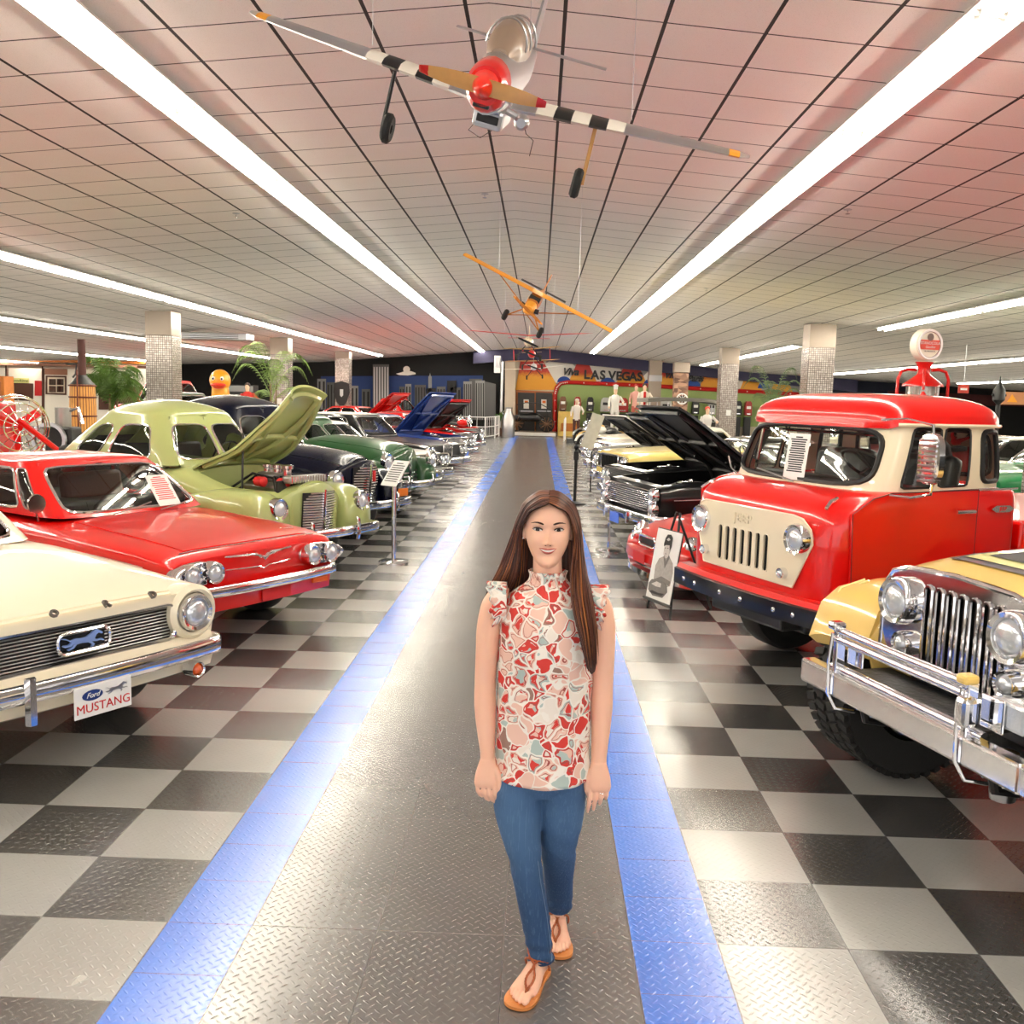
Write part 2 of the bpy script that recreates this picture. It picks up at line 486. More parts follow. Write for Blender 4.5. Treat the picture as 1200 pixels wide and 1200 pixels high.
# ------------------------------------------------------------ car kit (local frame: x to the nose, y to the car's own left)
YF = [0, .12, .26, .4, .54, .66, .75, .7501, .82, .875, .92, .955, .98, .993, 1.0]
class Hull:
    def __init__(s, st, wheels, tk=.93, bay=None, ra=.05):
        s.st = sorted(st); s.wheels = wheels; s.tk = tk; s.bay = bay; s.ra = ra
    def row(s, x): return interp(s.st, x)
    def top(s, x, yf, cut=False):
        w, zb, zk, zt, n = s.row(x)
        z = zk+(zt-zk)*max(0, 1-abs(yf)**n)**(1/n)
        if cut and s.bay and s.bay[0] < x < s.bay[1] and abs(yf) <= .75: z = min(z, s.bay[2])
        return Vector((x, yf*w, z))
    def low(s, x):
        w, zb, zk, zt, n = s.row(x)
        for xw, r in s.wheels:
            ra = r+s.ra; d = abs(x-xw)
            if d < ra: zb = max(zb, min(r+math.sqrt(ra*ra-d*d), zk-.02))
        return zb
    def side(s, x, t, sg, off=0):
        w, zb, zk, zt, n = s.row(x); zl = s.low(x)
        return Vector((x, sg*(w*(1-(1-s.tk)*((zk-lerp(zk, zl, t))/max(zk-zb, .01))**2)+off), lerp(zk, zl, t)))
    def build(s, m, root, name='body'):
        xs = set(lerp(s.st[0][0], s.st[-1][0], i/46) for i in range(47))
        for r in s.st: xs.add(r[0])
        for xw, r in s.wheels:
            ra = r+s.ra
            for k in (0, .3, .5, .7, .82, .91, .97, .999, 1.001):
                for g_ in (-1, 1):
                    q = xw+g_*k*ra
                    if s.st[0][0] < q < s.st[-1][0]: xs.add(q)
        if s.bay:
            for q in s.bay[:2]: xs |= {q-.002, q+.002}
        rings = []
        for x in sorted(xs):
            tp = [s.top(x, y, True) for y in YF]; sd = [s.side(x, t, 1) for t in (.12, .3, .5, .7, .88, 1)]
            zl = sd[-1].z; half = tp+sd+[Vector((x, sd[-1].y*.97, zl-.0)), Vector((x, sd[-1].y*.5, zl))]
            full = half+[Vector((x, 0, zl))]+[Vector((p.x, -p.y, p.z)) for p in half[::-1][:-1]]
            rings.append(full)
        mb = MB(); mb.loft(rings); return mb.build(name, m, root, angle=38)
    def patch_side(s, x0, x1, t0, t1, sg, m, root, name, off=.004):
        mb = MB(); mb.grid(lambda u, v: s.side(lerp(x0, x1, u), lerp(t0, t1, v), sg, off), 14, 8)
        mb.grid(lambda u, v: s.side(lerp(x0, x1, u), lerp(t0, t1, v), sg, off-.02), 14, 8)
        return mb.build(name, m, root)

def hood_panel(H, xa, xb, m, root, ang=0, yf=.745, under=None, ribs=True, front=False, crown=0):
    """closed: lies on the hull; open: swings up about its rear (or front) edge"""
    hx = xb if front else xa
    hz = H.top(hx, 0).z
    def f(off, sh=1):
        def g(u, v):
            x = lerp(xa, xb, .5+(u-.5)*sh); p = H.top(x, (2*v-1)*yf*sh)
            return Vector((p.x-hx, p.y, p.z-hz+off+crown*(1-(2*v-1)**2)))
        return g
    a, b = f(.008), f(-.022)
    mb = MB(); nu, nv = 18, 16
    mb.grid(a, nu, nv); k = len(mb.v); mb.grid(b, nu, nv)
    st = [i for i in range(nu+1)]+[j*(nu+1)+nu for j in range(1, nv+1)]+[nv*(nu+1)+i for i in range(nu-1, -1, -1)]+[j*(nu+1) for j in range(nv-1, 0, -1)]
    for i, q in enumerate(st):
        q2 = st[(i+1) % len(st)]; mb.f.append([q, q2, k+q2, k+q]); mb.m.append(0)
    o = mb.build('hood', m, root, loc=(hx, 0, hz)); o.rotation_euler.y = -ang if not front else ang
    if ang and ribs:
        um = under or BLACK
        mb = MB(); mb.grid(f(-.03, .94), 14, 12); mb.grid(f(-.024, .94), 14, 12)
        c = f(-.05)
        for q in ([(.06, .06), (.94, .08)], [(.06, .94), (.94, .92)], [(.08, .5), (.94, .1)], [(.08, .5), (.94, .9)], [(.06, .06), (.06, .94)], [(.94, .08), (.94, .92)], [(.5, .1), (.5, .9)]):
            mb.tube([c(lerp(q[0][0], q[1][0], i/8), lerp(q[0][1], q[1][1], i/8)) for i in range(9)], .035, 6)
        mb.build('hood_liner', um, o)
    return o

def sup(a, b, n):
    f = (abs(a)**n+abs(b)**n)**(1/n)
    return (a/f, b/f) if f > 1 else (a, b)

class Cabin:
    """b=(xf,xr,w,zf,zr) at the belt, r=(xf,xr,w,z) at the roof edge"""
    def __init__(s, b, r, n=7, bulge=.02, dome=.06, pw=1.0):
        s.b, s.r, s.n, s.bulge, s.dome, s.pw = b, r, n, bulge, dome, pw
    def pt(s, u, v, off=0):
        k = int(u) % 4; f = u-int(u)
        a, b = ((1, -1+2*f), (1-2*f, 1), (-1, 1-2*f), (-1+2*f, -1))[k]
        m = max(abs(a), abs(b)); n = s.n
        q = (abs(a)**n+abs(b)**n)**(-1/n); a *= q; b *= q
        vv = v**s.pw
        xf = lerp(s.b[0], s.r[0], vv); xr = lerp(s.b[1], s.r[1], vv); w = lerp(s.b[2], s.r[2], v)+s.bulge*sin(PI*v)
        x = lerp(xr, xf, (a+1)/2)
        x += off*a; y = b*(w+off)
        zb = lerp(s.b[4], s.b[3], (a+1)/2)
        zr = s.r[3]-s.dome*.25*abs(b)**4*0
        return Vector((x, y, lerp(zb, zr, v)))
    def dome_pt(s, u, t):
        e = s.pt(u, 1); c = Vector(((s.r[0]+s.r[1])/2, 0, s.r[3]))
        k = cos(t*PI/2)**1.3
        return Vector((lerp(c.x, e.x, k), e.y*k, s.r[3]+s.dome*sin(t*PI/2)**1.2))
    def build(s, m, root, wins, roofm=None, gl=GLASS, trim=CHROME, v1=.93, tr=.011, name='cabin'):
        body = MB()
        NV = 10
        def cells(u0, u1, va, vb, nu, nv):
            body.grid(lambda i, j: s.pt(lerp(u0, u1, i), lerp(va, vb, j)), max(1, nu), max(1, nv))
        for k in range(4):
            ws = sorted([w for w in wins if w[0] == k], key=lambda w: w[1]); cu = 0.0
            for w in ws+[None]:
                e = w[1] if w else 1.0
                if e-cu > 1e-4: cells(k+cu, k+e-(1e-6 if e == 1 else 0), 0, 1, int((e-cu)*16)+2, 10)
                if not w: break
                _, u0, u1, va, vb, rn, nm = w
                cells(k+u0, k+u1, 0, va, 10, 2); cells(k+u0, k+u1, vb, 1, 10, 2)
                # ring from the rectangle to its rounded inner outline
                n = 48; rect = []; inn = []
                for i in range(n):
                    a = 2*PI*i/n+PI/4; ca, sa = cos(a), sin(a); mm = max(abs(ca), abs(sa)); ra_, rb_ = ca/mm, sa/mm
                    sa_, sb_ = sup(ra_, rb_, rn)
                    g = lambda p, q, o=0: s.pt(k+lerp(u0, u1, (p*.9999+1)/2), lerp(va, vb, (q+1)/2), o)
                    rect.append(g(ra_, rb_)); inn.append((sa_*.96, sb_*.94))
                body.loft([rect, [g(*p) for p in inn]], cap=False)
                gm = MB(); rr = []
                for q in (1, .75, .5, .25, .02): rr.append([g(p[0]*q, p[1]*q, -.006) for p in inn])
                gm.loft(rr, cap=False)
                go = gm.build(nm, gl, root, fix=False)
                if trim:
                    tm = MB(); tm.tube([g(p[0], p[1], .002) for p in inn], .008 if nm in ('door_window', 'vent_window') else tr, 6, closed=True)
                    tm.build('window_trim', trim, go)
                cu = u1
        if roofm is None:
            top = body
        else: top = MB()
        nu = 64; rings = [[s.dome_pt(4*i/nu*.99999, t/8) for i in range(nu)] for t in range(9)]
        top.loft(rings, cap=False)
        if roofm: top.build('roof', roofm, root)
        return body.build(name, m, root, angle=50)

def wheel(root, x, y, r=.32, wd=.2, style='chrome', rimc=None, wall=None, rf=.6):
    s = 1 if y > 0 else -1
    mb = MB()
    pr = [(r*rf, -wd*.42), (r*.8, -wd*.5), (r*.95, -wd*.46), (r, -wd*.3), (r, 0), (r, wd*.3), (r*.95, wd*.46), (r*.8, wd*.5), (r*rf, wd*.42)]
    mb.lathe(pr, (x, y, r), 'Y', 36)
    w = mb.build('wheel', RUBBER, root)
    mb = MB(); e = s*wd*.5
    mb.lathe([(r*rf*1.02, e*.85), (r*rf*.93, e*.6), (r*.45, e*.55), (r*.3, e*.75), (r*.22, e*1.02), (.001, e*1.1)], (x, y, r), 'Y', 28)
    mb.lathe([(r*rf*1.02, e*.85), (r*rf*1.02, -e*.85)], (x, y, r), 'Y', 28)
    mb.build('rim', rimc or CHROME, w)
    if wall:
        mb = MB(); mb.lathe([(r*.63, e*.99), (r*.72, e*1.04), (r*.82, e*1.02)], (x, y, r), 'Y', 36, cap=False); mb.build('whitewall', WHITE, w)
    return w

def wheels(root, xs, y, r, wd=.2, **k):
    for x in xs:
        for sg in (1, -1): wheel(root, x, sg*y, r, wd, **k)

def headlamp(root, p, r, d=(1, 0, 0), bezel=CHROME, name='headlight', depth=.06, tz=1.0):
    M = frame(p, Vector((0, 0, 1)).cross(Vector(d)), d)
    mb = MB(); mb.lathe([(r*.82, 0), (r*.9, .016), (r*1.1, .022), (r*1.2, .0), (r*1.2, -depth)], n=28, cap=False)
    mb.v = [(a*1, b*tz, c) for a, b, c in mb.v]; mb.xf(M); h = mb.build(name, bezel, root)
    mb = MB(); mb.lathe([(.001, .03), (r*.4, .027), (r*.7, .016), (r*.84, .0), (r*.84, -.03), (.001, -.03)], n=24)
    mb.v = [(a*1, b*tz, c) for a, b, c in mb.v]; mb.xf(M); mb.build('lens', LENS, h)
    return h

def bumper(root, x, w, z, hh, bow=.06, wrap=.25, m=CHROME, dep=.05, name='bumper', n=24, rr=3.2, drop=0):
    mb = MB(); rings = []
    for i in range(n+1):
        t = -1+2*i/n; a = abs(t); sg = 1 if t > 0 else -1
        if a < .86: y = w*t/.86*.98; px = x-bow*(t/.86)**2; nx, ny = 1, bow*2*t/w
        else:
            q = (a-.86)/.14; y = sg*(w*.98+.05*sin(q*PI/2)); px = x-bow-wrap*(1-cos(q*PI/2)) if wrap else x-bow; nx, ny = cos(q*1.4), sg*sin(q*1.4)
        l = math.hypot(nx, ny); nx, ny = nx/l, ny/l; ring = []
        e = 1-.25*max(0, (a-.86)/.14)
        for k in range(12):
            b = 2*PI*k/12; c_, s_ = cos(b), sin(b)
            o = dep*.5*(abs(c_)**.8)*(1 if c_ > 0 else -1); zz = hh*.5*e*(abs(s_)**.6)*(1 if s_ > 0 else -1)
            ring.append((px+nx*o, y+ny*o, z+zz-drop*a*a))
        rings.append(ring)
    mb.loft(rings); return mb.build(name, m, root)

def slab(root, name, m, c, d, bevel=.008, **k):
    mb = MB(); mb.box(c, d, **k); return mb.build(name, m, root, smooth=False, bevel=bevel)

def rod(root, name, m, pts, r, n=8, **k):
    mb = MB(); mb.tube(pts, r, n, **k); return mb.build(name, m, root)

def hbars(root, name, m, x, y0, y1, zs, r=.006, bow=0, k=10):
    mb = MB()
    for z in zs: mb.tube([(x-bow*(2*i/k-1)**2, lerp(y0, y1, i/k), z) for i in range(k+1)], r, 5)
    return mb.build(name, m, root)

def interior(root, cb, sm, wheel_side=1, dash=True, rear=True, steer=True):
    """seats, dash and steering wheel set inside the cabin"""
    xf, xr, w, zf, zr = cb.b
    z = min(zf, zr); L = xf-xr; s = []
    mb = MB(); mb.grid(lambda u, v: Vector((lerp(xr+.12, xf-.08, u), lerp(-w+.07, w-.07, v), lerp(zr, zf, u)+.012)), 1, 1); mb.build('cabin_floor', DARK, root, smooth=False)
    zt = z+.02
    for sg in (1, -1):
        mb = MB(); mb.box((xf-.52*L*.95-.05, sg*w*.48, zt+.10), (.14, w*.78, .26), ry=-.2); mb.build('front_seat', sm, root, bevel=.04)
    if rear:
        mb = MB(); mb.box((xr+.3, 0, zt+.08), (.16, w*1.6, .18), ry=-.25); mb.build('rear_seat', sm, root, bevel=.04)
    if dash:
        mb = MB(); mb.box((xf-.32, 0, zt+.03), (.2, w*1.7, .1)); mb.build('dashboard', DARK, root, bevel=.03)
    if steer:
        y = wheel_side*w*.48; mb = MB(); R_ = .18; c = Vector((xf-.46, y, zt+.12)); q = Matrix.Rotation(R(-62), 3, 'Y')
        mb.tube([c+q @ Vector((R_*cos(2*PI*i/20), R_*sin(2*PI*i/20), 0)) for i in range(20)], .011, 6, closed=True)
        mb.tube([c, c+Vector((.18, 0, -.1))], .014, 6)
        for a in (0, 2.1, 4.2): mb.tube([c, c+q @ Vector((R_*cos(a), R_*sin(a), 0))], .008, 5)
        mb.build('steering_wheel', BLACK, root)

def mirror(root, p, m=CHROME, r=.06):
    mb = MB(); mb.lathe([(.001, -.05), (r*.6, -.04), (r, .0), (r*.95, .012), (.001, .012)], p, 'X', 16)
    mb.tube([(p[0], p[1], p[2]-r*.8), (p[0]-.02, p[1]*.97, p[2]-r-.06)], .008, 6); return mb.build('side_mirror', m, root)

def card(root, p, w, h, tilt, rz, lines=9, head=None, board=WHITE, name='info_card'):
    """printed information sheet leaning on something"""
    M = Matrix.Translation(p) @ Matrix.Rotation(rz, 4, 'Z') @ Matrix.Rotation(tilt, 4, 'X')
    mb = MB(); mb.box((0, 0, 0), (w, .004, h)); mb.xf(M); o = mb.build(name, board, root, smooth=False)
    mb = MB()
    for i in range(lines):
        q = .42-.78*i/lines; ww = w*(.8 if i else .4)*rnd.uniform(.8, 1)
        mb.box((0, -.003, h*q), (ww, .001, h*.028))
    mb.xf(M); mb.build('print_lines', head or INK, o, smooth=False)
    return o

def engine(root, x0, x1, w, z, kind='v8', air=CHROME):
    """block, covers, carburettor, hoses in the open bay"""
    xc = (x0+x1)/2; L = x1-x0
    slab(root, 'engine_block', DARKMETAL, (xc, 0, z+.07), (L*.6, w*.7, .18), .02)
    for sg in (1, -1):
        mb = MB(); mb.box((xc, sg*w*.32, z+.2), (L*.55, w*.22, .08), rx=sg*-.5); mb.build('rocker_cover', air, root, bevel=.02)
    mb = MB(); mb.lathe([(.001, .0), (w*.3, 0), (w*.33, .02), (w*.33, .07), (w*.28, .09), (.04, .095), (.03, .12), (.001, .12)], (xc-.02, 0, z+.26), n=24); mb.build('air_cleaner', air, root)
    mb = MB()
    for k in range(5):
        y = w*(.7-.35*k); mb.tube([(x0+.06, y, z+.12), (xc-.1, y*.6, z+.34), (xc+.15, y*.4, z+.3), (x1-.1, y*.9, z+.1)], .014, 6)
    mb.build('hoses', BLACK, root)
    slab(root, 'battery', BLACK, (x1-.14, w*.72, z+.13), (.2, w*.3, .2), .01)
    slab(root, 'radiator', DARKMETAL, (x1-.04, 0, z+.15), (.05, w*1.5, .3), .01)
    return z

def plate(root, p, w, h, d=(1, 0, 0), m=WHITE, name='license_plate'):
    M = frame(p, Vector((0, 0, 1)).cross(Vector(d)), d)
    mb = MB(); mb.box((0, 0, 0), (w, h, .006)); mb.xf(M); o = mb.build(name, m, root, smooth=False, bevel=.004)
    return o, M
# ------------------------------------------------------------ paints
CREAM = paint('cream_paint', (.93, .89, .79)); RED = paint('red_paint', (.80, .02, .01)); SAGE = paint('sage_paint', (.66, .70, .45))
NAVY = mat('navy_paint', (.02, .035, .12), .25, 0, .25, spec=.2); DGREEN = paint('dark_green_paint', (.10, .28, .13)); BLKP = paint('black_paint', (.03, .03, .035))
WHTP = paint('white_paint', (.92, .91, .87)); BLUP = paint('blue_paint', (.12, .22, .50)); SILV = mat('silver_paint', (.66, .67, .66), .3, .5, 1)
YELP = paint('yellow_paint', (.93, .84, .50)); KGRN = paint('green_stripe_paint', (.10, .45, .25))
BROWNSEAT = mat('brown_vinyl', (.36, .20, .16), .45, bump=.2); BLKSEAT = mat('black_vinyl', (.10, .10, .10), .4, bump=.2)

def wipers(root, H, x, z, w, sg=1):
    for y in (w*.15, -w*.6):
        rod(root, 'wiper', STEEL, [(x+.1, y, z+.015), (x+.06, y+.22, z+.04), (x-.02, y+.45, z+.07)], .006, 5)

# ------------------------------------------------------------ white hardtop with the running horse grille
t = thing('classic_car', 'cream white sixties hardtop with a running horse badge in its black grille', 'car', (-2.137, 4.504, 0), R(-31))
H = Hull([(-4.55, .76, .42, .74, .86, 6), (-4.3, .82, .32, .74, .93, 5), (-3.2, .86, .24, .72, .93, 4.5), (-1.6, .86, .22, .72, .93, 4.2), (-.95, .87, .24, .72, .885, 4.5), (-.35, .86, .28, .70, .835, 5), (-.13, .84, .40, .66, .80, 6)], [(-.92, .31), (-3.65, .31)])
H.build(CREAM, t); hood_panel(H, -1.5, -.16, CREAM, t, yf=.74)
for sg in (1, -1): H.patch_side(-2.75, -1.6, .02, .8, sg, CREAM, t, 'door')
wheels(t, (-.92, -3.65), .72, .31)
cb = Cabin((-1.55, -3.7, .72, .93, .95), (-2.1, -3.1, .56, 1.28), n=8)
cb.build(CREAM, t, [(0, .08, .92, .05, .95, 9, 'windshield'), (1, .12, .62, .1, .9, 8, 'side_window'), (1, .66, .86, .15, .88, 6, 'quarter_window'), (2, .12, .88, .1, .9, 7, 'rear_window'), (3, .38, .88, .1, .9, 8, 'side_window'), (3, .14, .34, .15, .88, 6, 'quarter_window')])
interior(t, cb, BROWNSEAT)
for sg in (1, -1):
    mb = MB(); mb.lathe([(.125, -.2), (.155, -.12), (.152, -.02), (.128, .005), (.112, -.01), (.11, -.05)], (-.06, sg*.665, .685), 'X', 28)
    mb.build('headlamp_pod', CREAM, t)
mb = MB(); mb.loft([[(-.13+q*.06-abs(y)**2*.05, y, z) for q, z in ((0, .78), (1, .8), (1, .755), (0, .745))] for y in [-.62+.124*i for i in range(11)]]); mb.build('grille_lip', CREAM, t)
mb = MB(); mb.loft([[(-.12+q-abs(y)**2*.06, y, z) for q, z in ((0, .56), (.05, .555), (.10, .49), (.05, .36), (-.02, .33), (-.1, .36))] for y in [-.80+.16*i for i in range(11)]]); mb.build('front_valance', CREAM, t)
slab(t, 'grille', BLACK, (-.125, 0, .655), (.03, 1.08, .19), .01)
hbars(t, 'grille_bars', STEEL, -.10, -.53, .53, [.575+.017*i for i in range(10)], .0035, .01)
def rrect(w, h, r, n=6, x=0, y0=0, z0=0, bow=0):
    out = []
    for cx, cz, a0 in ((w/2-r, h/2-r, 0), (-w/2+r, h/2-r, 90), (-w/2+r, -h/2+r, 180), (w/2-r, -h/2+r, 270)):
        for i in range(n): a = R(a0+90*i/(n-1)); yy = cx+r*cos(a); out.append((x-bow*abs(yy)**2, y0+yy, z0+cz+r*sin(a)))
    return out
rod(t, 'grille_surround', CHROME, rrect(1.1, .19, .05, x=-.085, z0=.655), .011, 6, closed=True)
e = rod(t, 'horse_badge', CHROME, rrect(.28, .105, .04, x=-.065, z0=.66), .009, 6, closed=True)
HORSE = [(-.125, .030), (-.10, .028), (-.075, .014), (-.05, .020), (-.02, .016), (.01, .018), (.03, .028), (.05, .040), (.062, .048), (.068, .043), (.09, .032), (.098, .024), (.092, .018), (.074, .026), (.062, .020), (.052, .002), (.066, -.006), (.092, -.004), (.104, -.016), (.097, -.018), (.086, -.012), (.06, -.014), (.036, -.010), (.052, -.026), (.040, -.040), (.033, -.037), (.040, -.026), (.018, -.012), (-.02, -.008), (-.045, -.010), (-.06, -.026), (-.088, -.034), (-.094, -.028), (-.072, -.020), (-.060, -.006), (-.075, -.014), (-.105, -.016), (-.118, -.008), (-.112, -.003), (-.088, -.006), (-.072, .004), (-.092, .018)]
mb = MB(); mb.prism(HORSE, frame((-.07, 0, .66), (0, 1, 0), (1, 0, 0)), .012); mb.build('running_horse', mat('blue_chrome', (.62, .74, .98), .35, .6), e, smooth=False)
mb = MB(); mb.prism([(-.12, .035), (.12, .035), (.12, -.035), (-.12, -.035)], frame((-.085, 0, .66), (0, 1, 0), (1, 0, 0)), .006); mb.build('badge_plate', BLACK, e, smooth=False)
for c_, y in zip('FORD', (-.42, -.14, .14, .42)): text(c_, 'hood_letter', mat('letter_steel', (.38, .37, .36), .3, .6), t, frame((-.085-abs(y)**2*.05, y, .815), (0, 1, 0), (.7, 0, .9)), .055, .008, bold=.03)
for sg in (1, -1): headlamp(t, (-.06, sg*.665, .685), .088)
bumper(t, .05, .80, .50, .095, .05, .32)
for sg in (-1,):
    mb = MB(); mb.loft([[(.06+dx, sg*.36+dy, z) for dx, dy in ((0, -.025), (.03, -.015), (.03, .015), (0, .025))] for z in (.36, .42, .52, .58)]); mb.build('bumper_guard', CHROME, t)
for sg in (1, -1):
    h = headlamp(t, (-.005, sg*.62, .385), .038, name='parking_light'); 
    for c in h.children: c.data.materials[0] = AMBER
p, M = plate(t, (.075, 0, .40), .31, .155)
text('MUSTANG', 'plate_word', REDINK, p, M @ Matrix.Translation((0, -.035, .004)), .062, .001)
mb = MB(); mb.prism([(.055*cos(a*PI/8)-.06, .026*sin(a*PI/8)+.028) for a in range(16)], M @ Matrix.Translation((0, 0, .004)), .002); mb.build('blue_oval', mat('oval_blue', (.10, .20, .45), .4), p, smooth=False)
text('Ford', 'oval_script', WHITE, p, M @ Matrix.Translation((-.06, .028, .007)), .036, .001, shear=.4)
mb = MB(); mb.prism([(x*.55+.075, y*.55+.03) for x, y in HORSE], M @ Matrix.Translation((0, 0, .004)), .002); mb.build('plate_horse', STEEL, p, smooth=False)
rod(t, 'hood_trim', CHROME, [tuple(H.top(lerp(-1.5, -.2, i/14), .985)+Vector((0, .0, .004))) for i in range(15)], .004, 5)
card(t, (-1.62, .25, 1.05), .2, .28, R(-25), R(90))

# ------------------------------------------------------------ red hardtop with quad headlamps
t = thing('classic_car', 'bright red sixties hardtop with paired headlamps and brown seats', 'car', (-2.02, 7.108, 0), R(-30))
H = Hull([(-4.6, .72, .45, .66, .76, 5), (-4.3, .82, .34, .68, .84, 4), (-3.4, .88, .26, .69, .90, 3.6), (-1.5, .88, .22, .69, .865, 3.6), (-.95, .89, .24, .69, .83, 3.8), (-.35, .87, .30, .66, .775, 4.5), (-.14, .84, .37, .62, .735, 5), (-.08, .81, .42, .6, .70, 5)], [(-.88, .31), (-3.6, .31)])
H.build(RED, t); hood_panel(H, -1.42, -.2, RED, t, yf=.72)
for sg in (1, -1): H.patch_side(-2.7, -1.5, .02, .82, sg, RED, t, 'door')
wheels(t, (-.88, -3.6), .74, .31)
cb = Cabin((-1.45, -3.75, .76, .87, .90), (-2.05, -3.05, .60, 1.27), n=8, dome=.05)
cb.build(RED, t, [(0, .055, .945, .05, .93, 9, 'windshield'), (1, .07, .17, .1, .9, 8, 'vent_window'), (1, .19, .60, .1, .9, 10, 'side_window'), (1, .64, .88, .1, .86, 6, 'quarter_window'), (2, .08, .92, .1, .92, 7, 'rear_window'), (3, .83, .93, .1, .9, 8, 'vent_window'), (3, .40, .81, .1, .9, 10, 'side_window'), (3, .12, .36, .1, .86, 6, 'quarter_window')], tr=.013)
interior(t, cb, BROWNSEAT); wipers(t, H, -1.42, .88, .6)
for sg in (1, -1):
    mb = MB(); M = Matrix.Translation((-.055, sg*.60, .60)) @ Matrix.Rotation(R(-sg*12), 4, 'Z')
    mb.loft([[(dx, (.225*k)*cos(a*PI/12)*(1+.15*cos(a*PI/12)*sg), (.088*k)*sin(a*PI/12)) for a in range(24)] for dx, k in ((-.08, 1), (.01, 1.0), (.03, .92), (.02, .86), (.0, .84), (-.0, .05))])
    mb.xf(M); b = mb.build('headlamp_bezel', CHROME, t)
    for dy in (-.095, .105): headlamp(b, (.0, sg*.60+dy*sg, .60), .070, name='headlight')
rod(t, 'nose_moulding', CHROME, [(-.03-.08*(y/.4)**2, y, .665-.0*abs(y)+(.018 if abs(y) > .06 else -.01)) for y in [-.38+.038*i for i in range(21)]], .008, 6)
mb = MB(); mb.prism([(-.16, .012), (-.05, .006), (0, -.028), (.05, .006), (.16, .012), (.04, -.012), (0, -.045), (-.04, -.012)], frame((-.045, 0, .672), (0, 1, 0), (1, 0, 0)), .03); mb.build('vee_emblem', CHROME, t, smooth=False)
rod(t, 'lower_moulding', CHROME, [(-.03-.08*(y/.4)**2, y, .585-.02*math.exp(-(y/.03)**2)) for y in [-.36+.024*i for i in range(31)]], .005, 5)
rod(t, 'hood_crease_highlight', CHROME, [tuple(H.top(-.17, yf)+Vector((0, 0, .006))) for yf in [-.8+.1*i for i in range(17)]], .005, 5)  # chrome rod stands in for the highlight along the hood crease
bumper(t, .03, .82, .46, .085, .07, .35)
mb = MB(); mb.loft([[(-.11+q-abs(y)**2*.08, y, z) for q, z in ((0, .46), (.09, .44), (.07, .30), (-.05, .27))] for y in [-.78+.156*i for i in range(11)]]); mb.build('front_valance', RED, t)
slab(t, 'front_plate', REDINK, (-.02, .12, .37), (.01, .3, .12), .004)
for sg in (1, -1): slab(t, 'turn_signal', AMBER, (-.05, sg*.62, .385), (.05, .16, .05), .01, rz=-sg*.12)
mirror(t, (-1.55, -.86, 1.0), r=.075)
for sg in (1, -1): rod(t, 'side_trim', CHROME, [tuple(H.side(x, .0, sg, .006)) for x in [-.3-.25*i for i in range(16)]], .006, 5)
card(t, (-1.53, .28, 1.03), .24, .30, R(-35), R(96), 12, REDINK)
text('Corsa', 'hood_script', CHROME, t, frame((-.36, .56, H.top(-.36, .64).z+.006), (0, 1, 0), (.3, 0, 1)), .06, .002, shear=.3)

# ------------------------------------------------------------ forties bodies with pontoon fenders
def fender(t, rows, sg, m, wheel_at, name='fender', n=2.6):
    xw, r = wheel_at; mb = MB(); rings = []; rows = sorted(rows)
    x0, x1 = rows[0][0], rows[-1][0]; xs = set(lerp(x0, x1, i/30) for i in range(31))
    for k in (0, .4, .7, .88, .97, 1.002):
        for s_ in (1, -1):
            q = xw+s_*k*(r+.05)
            if x0 < q < x1: xs.add(q)
    for x in sorted(xs):
        yc, hw, zb, zt = interp(rows, x); d = abs(x-xw); ra = r+.05
        if d < ra: zb = max(zb, min(r+math.sqrt(ra*ra-d*d), zt-.05))
        zk = max(zb+.03, zt-.28); ring = []
        for i in range(13):
            a = PI*i/12; c_ = cos(a); s_ = sin(a)
            ring.append((x, sg*(yc+hw*(abs(c_)**(2/n))*(1 if c_ > 0 else -1)), zk+(zt-zk)*s_**(2/n)))
        ring.append((x, sg*(yc-hw), zb)); ring.append((x, sg*(yc+hw*.97), zb))
        rings.append(ring)
    mb.loft(rings); return mb.build(name, m, t, angle=60)

